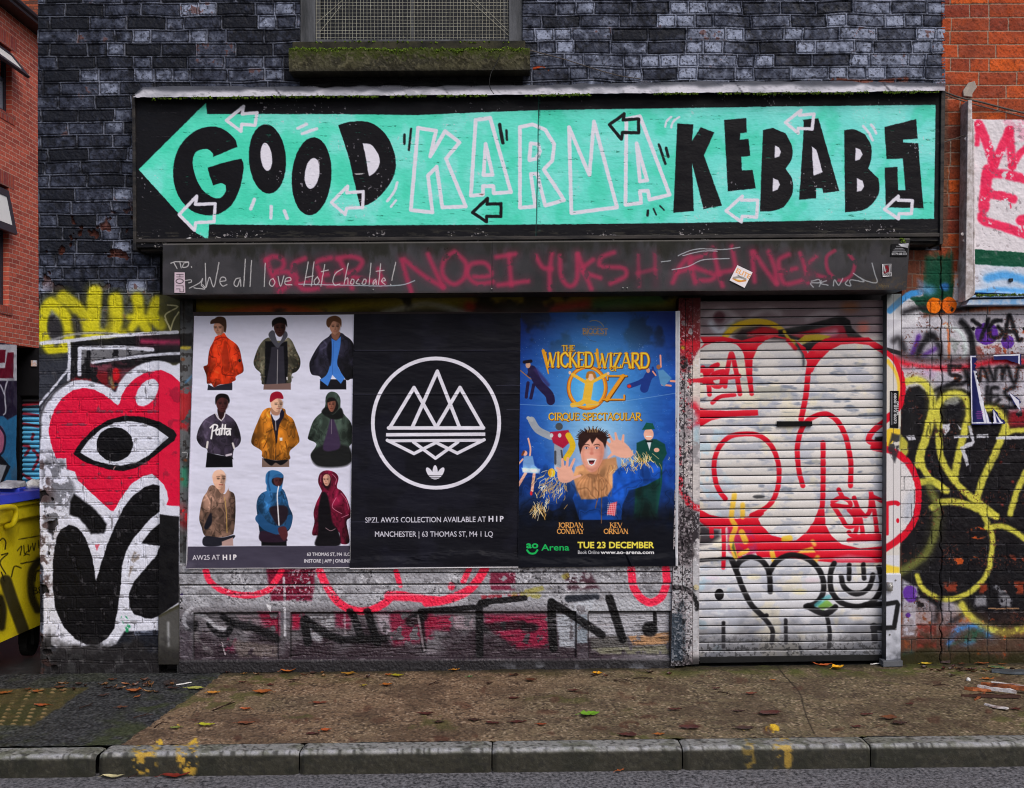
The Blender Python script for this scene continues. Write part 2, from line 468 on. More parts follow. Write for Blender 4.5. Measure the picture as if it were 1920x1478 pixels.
M_BARE = painted('bare_brick', .8, 110, .4, .15, .2)
M_SIGN = painted('sign_paint', .55, 160, .06, .1, .07, stretch=(.25, 1, 1))
M_METAL = painted('painted_metal', .5, 140, .1, .18, .08)
M_WOOD = painted('painted_timber', .55, 110, .35, .2, .2, stretch=(.3, 1, 1))
M_PAPER = painted('printed_paper', .55, 30, .1, .1, .03, .15)
M_GROUND = painted('concrete_aggregate', .7, 120, .5, .2, .35, .2)
def join(objs, name):
    objs = [o for o in objs if o]
    with bpy.context.temp_override(active_object=objs[0], selected_editable_objects=objs, selected_objects=objs, object=objs[0]):
        bpy.ops.object.join()
    objs[0].name = name
    return objs[0]
W_ = (205, 206, 220); K_ = (20, 20, 25)
# ================================================================ setting: ground, road, kerb
def ground_rect(name, x0, x1, y0, y1, lift, m, kind='structure'):
    bm = bmesh.new()
    bm.faces.new([bm.verts.new((x, y, gz(x) + lift)) for x, y in ((x0, y0), (x1, y0), (x1, y1), (x0, y1))])
    o = obj(name, bm, m); tag(o, kind=kind); return o
M_ROAD = plain('wet_asphalt', (128, 126, 130), .6, 110, 1.0, .6, .25, col2=(40, 40, 44), c2scale=62)
M_YARD = plain('yard_asphalt', (58, 58, 60), .6, 120, .7, .5)
ground_rect('ground', -60, 60, -40, 60, -.16, M_YARD)
ground_rect('road', -14, 14, -7.4, -1.40, -.105, M_ROAD)
ground_rect('alley_ground', -14, 14, -.35, 40, -.012, M_YARD)

def world_xy(x0, x1, y0, y1, step):
    nx, ny = int((x1 - x0) / step) + 2, int((y1 - y0) / step) + 2
    gx, gy = np.meshgrid(np.linspace(x0, x1, nx), np.linspace(y1, y0, ny))
    return gx, gy
def ground_px(gx, gy, lift=0.0):
    z = gz(gx) + lift
    t = gy + DIST
    return HX + gx / t * FPX, HY + (EYE - z) / t * FPX
KX0, KX1 = -3.9, 3.9
# brown exposed-aggregate pavement and the black asphalt beside it
gx, gy = world_xy(KX0, KX1, -1.335, -.0, .0052)
PX, PY = ground_px(gx, gy)
edge = lambda x, y: (x - 405) * (1395 - 1272) - (230 - 405) * (y - 1272)       # >0 right of the seam
side = (PX - (405 + (PY - 1272) * (230 - 405) / (1395 - 1272))) + (vn(gx / .05, gy / .05, 5) - .5) * 8
cv = Canvas(None, xy=(PX, PY), col=(114, 100, 80))
n1, n2, n3 = fbm(gx, gy, .5, 5, 2), fbm(gx, gy, .09, 4, 4), fbm(gx, gy, .9, 3, 9)
sp = vn(gx / .009, gy / .011, 31); sp2 = vn(gx / .010, gy / .013, 51)
cv.tint(ss(.45, .75, n1), (98, 86, 66), .6)
cv.tint(ss(.5, .8, n3), (126, 100, 80), .6)
right = ss(900, 1500, PX)
cv.tint(right, (100, 92, 70), .7)
cv.tint(ss(.6, .9, sp), (180, 160, 138), .7); cv.tint(ss(.52, .85, sp2), (44, 35, 30), .6)
cv.tint(ss(.58, .75, n2) * .6, (66, 52, 44), .5); n5 = fbm(gx, gy * 1.6, .22, 4, 77); cv.tint(ss(.52, .75, n5), (76, 62, 50), .45); cv.tint(ss(.6, .8, 1 - n5), (126, 106, 84), .35)
far = ss(-.36, -.06, gy + (n1 - .5) * .35)
cv.tint(far * ss(.3, .7, n2) * (.35 + .65 * right), (78, 84, 38), .75)
cv.tint(ss(-.13, -.02, gy + (n2 - .5) * .1), (44, 40, 32), .75)
cv.tint(ss(.66, .8, n1) * ss(.5, .7, n2), (84, 88, 44), .5)
asp = side < 0
n4 = fbm(gx, gy, .25, 4, 21)
ac = np.zeros(gx.shape, bool) | asp
dark = np.zeros(gx.shape + (3,), np.float32); dark[:] = (52, 53, 55)
dark += ((sp - .5) * 46 + (sp2 - .5) * 34)[..., None]
mossy = ss(.4, .8, n4 * .6 + n2 * .4) * (ss(-120, -10, side) + .35 + ss(1360, 1400, PY) * .5)
mc = np.clip(mossy * .6, 0, .5)[..., None]
dark = dark * (1 - mc) + np.array((62, 72, 34), np.float32) * mc
cv.C = np.where(ac[..., None], dark, cv.C).astype(np.float32)
# tactile paving at the crossing: buff slabs with rows of worn domes
u = gx + .35 * (gy + .6); tact = ss(-2.39, -2.41, gx + (n2 - .5) * .03) * ss(-1.03, -1.0, gy) * ss(-.30, -.34, gy)
cv.tint(tact, (80, 70, 40), .8); cv.tint(tact * ss(.4, .65, n2), (56, 58, 34), .75)
dx, dy = (u % .065) - .0325, (gy % .065) - .0325
dome = ss(.019, .010, np.hypot(dx, dy)) * tact
cv.tint(dome * ss(.4, .55, n4 * .5 + n2 * .5), (142, 118, 84), .85)
crk = [[(455, 895), (490, 940), (560, 1020), (580, 1090), (600, 1150), (630, 1215)]]
cv.at(1280, 900, 2.557)
for c in crk: cv.line(c, 6, (40, 34, 26), .85, 1.2)
for (x, y, w, h, c) in ((430, 1193, 34, 22, (205, 170, 50)), (312, 1200, 28, 16, (190, 160, 60))): cv.ell(x, y, w, h, c, wear=.55)
cv.at(0, 900, 2.557)
for q in ([(760, 1255), (830, 1225)], [(725, 1290), (770, 1270)], [(880, 1295), (940, 1250)], [(830, 1200), (850, 1185)]): cv.line(q, 26, (200, 165, 60), .95, 2, wear=.5)
cv.at(0, 0, 1)
for i in range(60):
    r = random.Random(i); x, y = r.uniform(300, 1900), r.uniform(1265, 1390)
    cv.ell(x, y, r.uniform(6, 26), r.uniform(2, 7), (74, 44, 34), r.uniform(-8, 8), r.uniform(.2, .6), 4, wear=.45)
rel = (sp - .5) * .003 * np.where(ac, .8, 1.0) + (n2 - .5) * .008 + dome * .005 - np.where(np.abs(side) < 3, .004, 0)
pos = np.stack([gx, gy, gz(gx) + rel], -1)
tag(grid_mesh('pavement', cv, 0, None, M_GROUND, None, 0, pos=pos), kind='structure')

# kerb stones
kerb = thing('kerb', kind='structure')
M_KERB = painted('kerb_concrete', .65, 160, .8, .4, .3, .15)
joints = [-160, 188, 560, 922, 1285, 1648, 2050]
for i, (a, b) in enumerate(zip(joints, joints[1:])):
    xa, xb = G(a, 1410)[0] + .0028, G(b, 1410)[0] - .0028
    if i == 0: xb -= .012
    prof = [(-1.337, -.02), (-1.337, .0), (-1.434, .0), (-1.446, -.006), (-1.452, -.018), (-1.454, -.05), (-1.455, -.125)]
    ny = []
    for (ya, za), (yb, zb) in zip(prof, prof[1:]):
        L = math.hypot(yb - ya, zb - za); k = max(int(L / .006), 1)
        ny += [(ya + (yb - ya) * j / k, za + (zb - za) * j / k) for j in range(k)]
    ny.append(prof[-1]); ny = np.array(ny)
    nx = int((xb - xa) / .008)
    sx = np.linspace(xa, xb, nx)
    gx_, yy = np.meshgrid(sx, ny[:, 0]); _, zz = np.meshgrid(sx, ny[:, 1])
    drop = -.006 if i == 0 else 0.0
    ends = np.minimum(gx_ - xa, xb - gx_)
    rnd = .012 * (1 - ss(0, .02, ends))
    p1 = fbm(gx_ * 100, yy * 100 + zz * 100, 3, 4, 60 + i); p2 = fbm(gx_ * 100, yy * 100 - zz * 80, 9, 4, 80 + i)
    yy2 = yy + rnd + (p1 - .5) * .003; zz2 = zz + gz(gx_) + drop - rnd * .8 - (p1 - .5) * .002
    px_, py_ = ground_px(gx_, yy, 0)
    kc = Canvas(None, xy=(px_, py_), col=(128, 128, 126))
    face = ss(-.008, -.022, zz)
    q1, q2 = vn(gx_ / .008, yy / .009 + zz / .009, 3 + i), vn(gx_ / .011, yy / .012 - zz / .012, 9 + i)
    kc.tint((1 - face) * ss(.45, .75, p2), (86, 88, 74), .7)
    kc.tint(ss(-1.415, -1.436, yy) * (1 - face) * ss(.3, .6, p1), (160, 160, 168), .6)  # highlight along the top edge painted into the colour
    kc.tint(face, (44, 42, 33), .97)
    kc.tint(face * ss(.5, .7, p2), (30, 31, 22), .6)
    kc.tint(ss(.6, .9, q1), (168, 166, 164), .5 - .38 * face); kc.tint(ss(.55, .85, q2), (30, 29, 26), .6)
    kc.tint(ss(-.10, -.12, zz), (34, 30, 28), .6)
    wear = ss(.42, .55, p1)
    for (cx, w_, a_) in ((272, 26, .9), (350, 28, 1.), (1413, 14, .5), (1468, 20, .75)):
        on = ss(w_, w_ * .5, np.abs(px_ + (p2 - .5) * 26 - cx)) * ss(-.10, -.075, zz + (p1 - .5) * .05)
        kc.tint(on * wear, (176, 142, 52), a_)
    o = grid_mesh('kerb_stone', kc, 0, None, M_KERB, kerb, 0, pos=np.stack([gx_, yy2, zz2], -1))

# ================================================================ the shop building
shop = thing('shop_building', 'black painted brick shop under the big turquoise painted sign', 'building')
E_ALL = {}
def black_brick(quad, heart=None):
    c = Canvas(quad, 1.15, (50, 54, 68), jit=.5)
    E, R, H = bricks(c.X, c.Y, 24.7, .0035, 4, 3, warp=2.2)
    nA, nB = fbm(c.X, c.Y, 38, 4, 3), fbm(c.X, c.Y, 9, 3, 8)
    nC = fbm(c.X, c.Y, 3.2, 3, 9)
    lightness = .24 * nA + .40 * R + .20 * H + .10 * ss(2, 9, E) * H + .34 * (nB - .5) - .06 * ss(700, 250, c.X) + .2 * ss(500, 1750, c.X) * ss(320, 100, c.Y)
    c.tint(ss(.32, .9, lightness), (154, 162, 184), .9)
    c.tint(ss(.62, .8, 1 - lightness), (26, 28, 35), .8); c.tint(ss(.66, .8, nC), (22, 22, 28), .55)
    c.tint(ss(.88, .9, R) * ss(.68, .76, nB) * ss(.5, .6, nA), (86, 46, 38), .6)
    J = ss(2.1, .7, E + (nB - .5) * 1.6)
    c.tint(ss(3.4, 2.4, E) * ss(1.2, 2.2, E), (20, 20, 26), .55)
    c.tint(J * ss(.3, .6, nA * .4 + nB * .6), (132, 136, 150), .5)  # joints lightened: light caught by the mortar ridges is painted in
    holes = ss(.76, .8, fbm(c.X, c.Y, 22, 3, 44)) * ss(360, 420, c.Y) * ss(560, 500, c.Y) * ss(300, 270, c.X)
    rel = (R - .5) * .006 + (nA - .5) * .006 + (nB - .5) * .005 + (nC - .5) * .0025 - ss(3.8, 2.4, E) * ss(1.0, 2.0, E) * .006 + ss(1.8, .4, E) * .002 - holes * .02
    c.tint(holes, (92, 46, 34), .7)
    return c, E, R, nA, nB, rel

pieces = []
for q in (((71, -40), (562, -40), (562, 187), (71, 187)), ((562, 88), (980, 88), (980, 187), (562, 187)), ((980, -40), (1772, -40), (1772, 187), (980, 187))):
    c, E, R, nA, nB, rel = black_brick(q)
    if q[0][0] == 980:
        c.at(640, 0, 2.956)
        c.ell(1105, 388, 46, 20, (168, 74, 38), 6, wear=.4)                # brick face spalled beside the sill
        c.line([(1060, 275), (1100, 300), (1140, 315)], 10, (120, 122, 130), .7, 2)
        c.at(1280, 0, 2.956)
        c.line([(830, 440), (950, 455), (1100, 455), (1240, 440)], 26, (108, 58, 46), .9, 3, wear=.4)
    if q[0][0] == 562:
        c.tint(ss(133, 137, c.Y + (nB - .5) * 6) * ss(540, 552, c.X), (16, 16, 19), .96)  # shade below the sill painted into the brick colour
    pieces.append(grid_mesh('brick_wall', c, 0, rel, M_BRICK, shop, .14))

# ---- mural of the heart with an eye, drawn across the brick pier, the flat post and the steel post
def mural(c, flat=False):
    RED = (205, 22, 62); WH = (203, 205, 220); BK = (17, 16, 20); YL = (196, 188, 34)
    c.at(0, 440, 2.956)
    # yellow sprayed letters
    for w_, sf in ((62, 7),):
        c.line([(275, 385), (240, 450), (240, 560), (290, 645), (345, 640), (385, 560), (365, 460), (300, 390)], w_, YL, .95, sf, closed=True)
        c.line([(350, 345), (420, 400), (470, 470), (500, 540)], 70, YL, .8, sf)
        c.line([(525, 320), (520, 420), (520, 540), (600, 560), (640, 480), (640, 360)], 78, YL, .92, sf)
        c.line([(450, 560), (690, 540)], 30, YL, .7, 9)
        c.line([(762, 355), (768, 440), (730, 520)], 64, YL, .95, sf, w1=40)
        c.line([(770, 450), (815, 530)], 52, YL, .9, sf)
        c.line([(870, 370), (850, 420), (850, 460), (890, 500)], 60, YL, .85, sf)
        c.line([(720, 460), (890, 470)], 36, YL, .8, sf)
    c.ell(300, 520, 36, 74, (48, 46, 50), -8, .95, 6)
    c.ell(425, 510, 28, 70, (48, 46, 50), -10, .8, 8)
    c.ell(600, 480, 24, 60, (70, 66, 40), 0, .5, 10)
    c.at(0, 600, 4.106)
    if not flat: c.fill([(290, 270), (540, 250), (560, 480), (300, 700)], (50, 52, 60), .9, 4)
    c.fill([(535, 160), (1480, 95), (1480, 330), (1180, 330), (920, 500), (540, 480)], (24, 23, 27), .95, 5)
    c.fill([(610, 220), (900, 215), (1190, 240), (720, 330), (620, 400)], (128, 128, 134), .8, 6, wear=.35)
    c.fill([(700, 340), (1080, 320), (1000, 400), (900, 500), (760, 480), (640, 440)], (120, 60, 74), .85, 10, wear=.38)
    c.fill([(530, 470), (640, 410), (720, 390), (830, 400), (930, 380), (930, 470), (890, 540), (700, 470)], (112, 22, 30), .9, 5, wear=.35)
    c.line([(880, 345), (960, 360), (1100, 320)], 34, (22, 20, 24), .9, 6)
    c.ell(890, 420, 32, 48, (190, 24, 36), 0, .95, 3)
    c.line([(845, 390), (850, 480)], 40, (40, 34, 34), .8, 4); c.line([(850, 450), (870, 520)], 26, (170, 150, 90), .7, 4)
    c.line([(310, 180), (420, 150), (560, 112), (760, 100), (900, 108)], 18, (150, 150, 156), .8, 3)
    c.line([(320, 180), (540, 160), (800, 130), (1100, 108), (1365, 95)], 27, WH, .95, 2)
    c.line([(528, 170), (535, 320), (528, 465)], 24, WH, .95, 2)
    c.line([(612, 420), (612, 218), (900, 210), (1175, 228)], 30, WH, .95, 2, False)
    c.line([(680, 250), (680, 440)], 36, (20, 19, 23), .95, 3)
    c.line([(712, 328), (900, 302), (1245, 265), (1480, 255)], 22, WH, .95, 2)
    c.line([(1095, 165), (1250, 172), (1480, 172)], 32, (165, 48, 88), .85, 7)
    # heart: white surround, red body
    c.fill([(312, 720), (345, 640), (420, 550), (520, 482), (640, 463), (760, 490), (840, 520), (888, 555), (920, 480), (985, 405), (1080, 345), (1180, 316), (1250, 318), (1330, 348), (1480, 470), (1480, 1900), (330, 1900), (310, 980)], WH, 1, 3, True)
    c.line([(522, 385), (300, 655)], 17, WH, .95, 2, wear=.25)
    c.line([(540, 470), (440, 540), (380, 610), (330, 680), (312, 760), (308, 900)], 16, (26, 24, 28), .8, 4)
    c.fill([(372, 860), (385, 780), (420, 690), (480, 600), (560, 543), (640, 525), (720, 535), (800, 572), (860, 622), (905, 656), (922, 640), (932, 590), (970, 520), (1040, 450), (1130, 402), (1240, 386), (1320, 420), (1385, 480), (1480, 560), (1480, 1450), (1282, 1426), (1296, 1380), (1286, 1320), (1262, 1270), (1228, 1235), (1170, 1185), (1100, 1205), (1010, 1262), (930, 1372), (867, 1484), (720, 1350), (600, 1235), (575, 1170), (512, 1150), (510, 1066), (432, 1066), (395, 960)], RED, 1, 1.5)
    c.ell(1132, 560, 72, 118, WH, 34, 1, 2)
    c.fill([(565, 1030), (620, 940), (720, 840), (830, 772), (950, 738), (1100, 745), (1230, 785), (1340, 850), (1362, 885), (1340, 930), (1250, 1000), (1150, 1080), (1050, 1140), (950, 1165), (850, 1155), (740, 1125), (640, 1090)], BK, 1, 1.5)
    c.fill([(615, 1022), (680, 930), (780, 840), (880, 792), (990, 778), (1100, 795), (1200, 832), (1300, 905), (1230, 965), (1150, 1040), (1050, 1098), (930, 1122), (830, 1112), (720, 1080)], WH, 1, 1.5)
    c.ell(882, 958, 141, 133, BK)
    c.line([(875, 1150), (885, 1130)], 10, (190, 150, 150), .8)
    # below the heart
    c.at(0, 900, 3.694)
    c.fill([(290, -130), (440, -140), (520, 60), (430, 330), (300, 330)], (60, 60, 66), .6, 8, wear=.42)
    c.fill([(300, 310), (480, 240), (1240, 180), (1240, 860), (1095, 940), (1095, 1040), (860, 1050), (800, 1140), (640, 1214), (520, 1200), (400, 1170), (300, 1110)], WH, 1, 3)
    c.fill([(480, 310), (540, 330), (590, 400), (630, 510), (650, 600), (663, 700), (700, 580), (740, 450), (800, 310), (850, 200), (920, 110), (1000, 50), (1060, 30), (1106, 40), (1106, 220), (1040, 270), (980, 340), (920, 410), (870, 500), (845, 600), (835, 750), (815, 900), (790, 1030), (740, 1100), (680, 1140), (600, 1140), (520, 1105), (440, 1020), (385, 900), (365, 750), (368, 550), (390, 400), (420, 345)], BK, 1, 1.8)
    c.fill([(512, 95), (640, 190), (700, 255), (742, 310), (722, 370), (630, 375), (590, 310), (540, 260), (482, 242), (486, 150)], BK, 1, 4)
    c.fill([(1106, 300), (1040, 360), (978, 440), (1106, 458), (1085, 520), (1000, 620), (930, 700), (892, 790), (896, 880), (930, 930), (1000, 956), (1050, 962), (1095, 945), (1220, 860), (1240, 845), (1240, 255), (1106, 238)], BK, 1, 2)
    c.fill([(1000, 462), (1100, 460), (1085, 520), (1030, 580), (960, 640), (880, 760), (890, 640), (920, 540)], WH, 1, 3)
    c.fill([(930, 495), (1015, 520), (940, 560), (890, 690), (905, 560)], (120, 108, 100), .8, 3, wear=.4)
    c.line([(860, 960), (880, 1010), (870, 1045)], 44, (28, 140, 88), .9, 2, wear=.36)
    c.fill([(655, 450), (690, 445), (672, 492)], (190, 70, 90), .8)

parts_ = []
q = ((71, 187), (300, 187), (298, 1300), (76, 1300))
c, E, R, nA, nB, rel = black_brick(q)
mural(c)
c.tint(ss(1185, 1215, c.Y + (nA - .5) * 70 - np.where(c.X < 95, 0, 10)), (38, 36, 38), .92)
c.tint(ss(1180, 1230, c.Y) * ss(.55, .7, nB), (60, 60, 62), .6)
c.tint(ss(.66, .8, nB) * ss(560, 600, c.Y) * (E < 3), (90, 88, 92), .5)
c.tint(ss(.55, .75, fbm(c.X, c.Y, 16, 4, 71)) * ss(112, 84, c.X) * ss(830, 880, c.Y), (58, 40, 38), .75)
gap = ss(.70, .76, fbm(c.X, c.Y, 30, 3, 92)) * ss(130, 90, c.X) * ss(840, 900, c.Y)
c.tint(gap, (26, 24, 26), .9)
paint = ss(560, 620, c.Y)
thin = ss(1.5, .5, E + (nB - .5) * 2.0)
c.tint(thin * paint * ss(.4, .6, nB), (40, 36, 42), .5)
wall = grid_mesh('brick_wall', c, 0, rel * (1 - .35 * paint) - thin * paint * .0025 - gap * .02, M_BRICK, shop, .14)
pieces.append(wall)
# narrow strip of wall left of the upper neighbour, right of the sign and above the shutter box
c, E, R, nA, nB, rel = black_brick(((300, 187), (1772, 187), (1772, 470), (300, 470)))
pieces.append(grid_mesh('brick_wall', c, -.03, rel * .5, M_BRICK, shop, .11))
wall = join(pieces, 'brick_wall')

# core of the building behind its front
bm = bmesh.new()
xl, xr = P(78, 0)[0], P(1764, 0)[0]
box(bm, xl, xr, .14, 9.0, -.2, 6.4)
obj('building_core', bm, plain('sooty_brick', (52, 50, 54), .8, 40, .6), shop)

# flat post beside the pier, painted over by the mural
c = Canvas(((299, 187 + 366), (337, 553), (336, 1246), (297, 1246)), 1.3, (60, 58, 40), jit=.3)
n1 = fbm(c.X, c.Y, 20, 4, 4)
mural(c, True)
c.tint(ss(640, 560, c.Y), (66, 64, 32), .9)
c.at(0, 440, 2.956)
c.line([(930, 390), (985, 400), (920, 440), (920, 470), (945, 530)], 8, (176, 170, 130), .85, 1.2); c.line([(990, 430), (960, 480), (945, 530)], 8, (176, 170, 130), .85, 1.2)
c.line([(915, 470), (945, 525)], 8, (176, 170, 130), .85)
c.at(0, 900, 3.694)
c.fill([(1095, 955), (1245, 880), (1245, 1300), (1095, 1300)], (78, 77, 76), 1, 6)
c.line([(1165, 990), (1168, 1150)], 16, (176, 178, 184), .7, 4)
c.tint(ss(1205, 1250, c.Y + n1 * 20), (40, 38, 36), .8)
c.tint(ss(.7, .85, n1), (40, 38, 42), .25)
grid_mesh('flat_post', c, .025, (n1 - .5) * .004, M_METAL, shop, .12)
# steel corner post
c = Canvas(((337, 553), (362, 553), (360, 1268), (333, 1268)), 1.3, (98, 100, 104), jit=.6)
n1, n2 = fbm(c.X, c.Y, 30, 4, 6), fbm(c.X, c.Y, 7, 3, 16)
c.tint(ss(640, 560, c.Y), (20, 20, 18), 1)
c.tint(ss(.5, .75, n1), (60, 60, 62), .8)
c.tint(ss(.6, .72, n2), (40, 36, 36), .7)
c.at(0, 600, 4.106)
c.fill([(1385, 540), (1480, 520), (1480, 700), (1440, 850), (1385, 830)], (176, 34, 42), .85, 8, wear=.3)
c.fill([(1385, 110), (1480, 100), (1480, 200), (1385, 210)], (26, 24, 24), .9, 3); c.ell(1430, 215, 40, 14, (190, 170, 50), 0, .8, 4, wear=.4)
c.line([(1420, 1160), (1425, 1260)], 44, (50, 140, 110), .7, 8, wear=.4)
c.line([(1480, 430), (1430, 480)], 14, (90, 150, 200), .7, 4)
c.line([(1410, 1020), (1440, 1025), (1440, 1060)], 7, (210, 210, 215), .7)
for (x, y) in ((1405, 1225), (1410, 305), (1430, 1080)): c.ell(x, y, 12, 12, (120, 66, 36), 0, .8, 3)
c.at(0, 900, 3.694)
c.line([(1255, 190), (1290, 250), (1310, 300)], 40, (220, 40, 50), .9, 5, wear=.35); c.line([(1250, 280), (1300, 320)], 40, (120, 30, 36), .7, 8, wear=.45)
c.fill([(1200, 640), (1330, 640), (1330, 780), (1200, 780)], (70, 62, 30), .6, 6, wear=.4)
c.fill([(1195, 790), (1330, 770), (1330, 810), (1195, 820)], (52, 40, 86), .9, 3)
c.fill([(1200, 830), (1330, 830), (1330, 1400), (1200, 1400)], (44, 44, 46), .85, 8)
c.ell(1258, 1155, 8, 22, (220, 190, 120), 10, .9, 2)
rel = (n1 - .5) * .004 + .012 * ss(347, 343, c.X)
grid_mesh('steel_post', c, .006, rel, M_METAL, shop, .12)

# ---- upper window
M_FRAME = plain('weathered_timber', (96, 98, 104), .7, 80, .7, .5, stretch=(1, 1, .2), col2=(52, 54, 58))
M_DARKT = plain('dark_timber', (40, 40, 42), .7, 80, .6, .4)
win = None
bm = bmesh.new()
pbox(bm, rect(563, -60, 591, 90), -.02, -.13); pbox(bm, rect(954, -60, 980, 90), -.018, -.13)
pbox(bm, rect(591, 74, 954, 79), -.024, -.1)
win = obj('window', bm, M_FRAME, shop, bevel=.003)
bm = bmesh.new(); pbox(bm, ((548, 78), (985, 76), (985, 91), (548, 93)), .012, -.12)
obj('sub_sill', bm, plain('mossy_timber', (62, 60, 46), .8, 80, .8, col2=(30, 30, 26)), win, bevel=.004)
def glass(name, col=(18, 20, 26), rough=.06):
    m, nt, b = nodes(name)
    b.inputs['Base Color'].default_value = lin(col); b.inputs['Roughness'].default_value = rough
    b.inputs['Specular IOR Level'].default_value = .35
    grain(nt, b, 3.0, .25, .02)
    return m
M_GLASS = glass('dirty_glass', (16, 17, 21), .16)
bm = bmesh.new(); pbox(bm, rect(591, -60, 954, 75), -.085, -.1)
obj('pane', bm, M_GLASS, win)
for xa, xb_ in ((771, 776), (592, 600), (944, 953)):
    bm = bmesh.new(); pbox(bm, rect(xa, -60, xb_, 74), -.055, -.084); obj('glazing_bar', bm, M_FRAME, win)
bm = bmesh.new()
rr = random.Random(4)
x = 594
while x < 955:
    a, b_ = x + rr.uniform(-.8, .8), x + rr.uniform(-.8, .8)
    tube(bm, [P(a, -60, -.035), P((a + b_) / 2 + rr.uniform(-.6, .6), 10, -.033), P(b_, 75, -.035)], .0011, 4); x += 6.75
y = -55
while y < 74:
    tube(bm, [P(592, y + rr.uniform(-.7, .7), -.036), P(770, y + rr.uniform(-1, 1), -.032), P(954, y + rr.uniform(-.7, .7), -.036)], .0011, 4); y += 6.6
for (a, b_) in (((592, 45), (700, -50)), ((955, 60), (850, -40)), ((880, 0), (955, 68)), ((600, 60), (640, 10))): tube(bm, [P(*a, -.03), P(*b_, -.03)], .0013, 4)
obj('wire_mesh', bm, plain('galvanised_wire', (176, 174, 160), .5, 60, .1), win)
# stone sill with moss
c = Canvas(((541, 93), (994, 90), (994, 131), (542, 134)), 1.2, (66, 64, 48), jit=.5)
n1, n2 = fbm(c.X, c.Y, 24, 4, 5), fbm(c.X, c.Y, 5, 3, 15)
c.tint(ss(.4, .7, n1), (44, 42, 32), .8); c.tint(ss(.62, .8, n2), (104, 100, 78), .5)
c.tint(ss(112, 96, c.Y + (n2 - .5) * 24), (58, 66, 24), .85); c.tint(ss(124, 134, c.Y), (34, 32, 28), .6)
sill = grid_mesh('sill', c, .11, (n2 - .5) * .006, M_BARE, win, .2)
sill.parent = win
M_MOSS, nt, b = nodes('moss')
nz = N(nt, 'ShaderNodeTexNoise', i_Scale=60.0, i_Detail=5.0); rp = N(nt, 'ShaderNodeValToRGB')
rp.color_ramp.elements[0].position = .35; rp.color_ramp.elements[1].position = .65
rp.color_ramp.elements[0].color = lin((38, 50, 12)); rp.color_ramp.elements[1].color = lin((128, 158, 34))
nt.links.new(nz.outputs[0], rp.inputs[0]); nt.links.new(rp.outputs[0], b.inputs[0]); b.inputs['Roughness'].default_value = .9
def moss(name, spots, d, parent, seed=0):
    """tufts: many small leaf faces heaped along an edge; spots are (px, py, radius px)"""
    bm = bmesh.new(); r = random.Random(seed)
    for (px, py, rad) in spots:
        c0 = Vector(P(px, py, d)); R = rad * S
        for k in range(int(14 + rad * 8)):
            v = Vector((r.gauss(0, 1), r.gauss(0, .8), r.gauss(0, .6)))
            v = c0 + v * R * .55; s_ = r.uniform(.0025, .006)
            a = Vector((r.uniform(-1, 1), r.uniform(-1, 1), r.uniform(-1, 1))).normalized() * s_
            b_ = a.cross(Vector((r.uniform(-1, 1), r.uniform(-1, 1), r.uniform(-1, 1)))).normalized() * s_
            bm.faces.new([bm.verts.new(v + a), bm.verts.new(v + b_), bm.verts.new(v - a), bm.verts.new(v - b_)])
    return tag(obj(name, bm, M_MOSS, parent), kind='stuff')
r = random.Random(7)
sp_ = []
for x in range(545, 990, 4):
    w_ = vn(np.array([x / 16.]), np.array([3.3]), 2)[0]
    if w_ > .25: sp_.append((x, 91 + r.uniform(-1, 4) + (w_ - .4) * 8, 2 + 5 * (w_ - .3)))
moss('moss', sp_, .105, win, 3)
moss('moss', [(x, 79 + r.uniform(-1, 2), r.uniform(1, 2.6)) for x in range(575, 960, 9) if r.random() < .6], .01, win, 5)

# ---- lintel board behind the box, backing board behind the posters
c = Canvas(((337, 545), (1315, 540), (1315, 596), (337, 600)), 1.0, (22, 20, 18))
n1 = fbm(c.X, c.Y, 60, 4, 12)
c.line([(340, 575), (560, 585), (700, 570), (1000, 562), (1260, 565)], 22, (150, 132, 24), .7, 16)
c.line([(420, 590), (520, 580), (600, 592)], 16, (170, 60, 24), .7, 10); c.line([(720, 588), (800, 570), (880, 590)], 12, (150, 150, 150), .6, 8)
c.line([(880, 575), (960, 590), (1100, 570)], 16, (150, 40, 36), .7, 12); c.line([(1120, 570), (1240, 560)], 18, (40, 90, 60), .6, 12)
c.tint(ss(.5, .7, n1), (14, 13, 14), .7)
grid_mesh('lintel_board', c, -.05, (n1 - .5) * .006, M_WOOD, shop, .08)
bm = bmesh.new(); pbox(bm, rect(362, 585, 1276, 1066), .004, -.12)
obj('backing_board', bm, plain('old_board', (70, 60, 62), .7), shop)

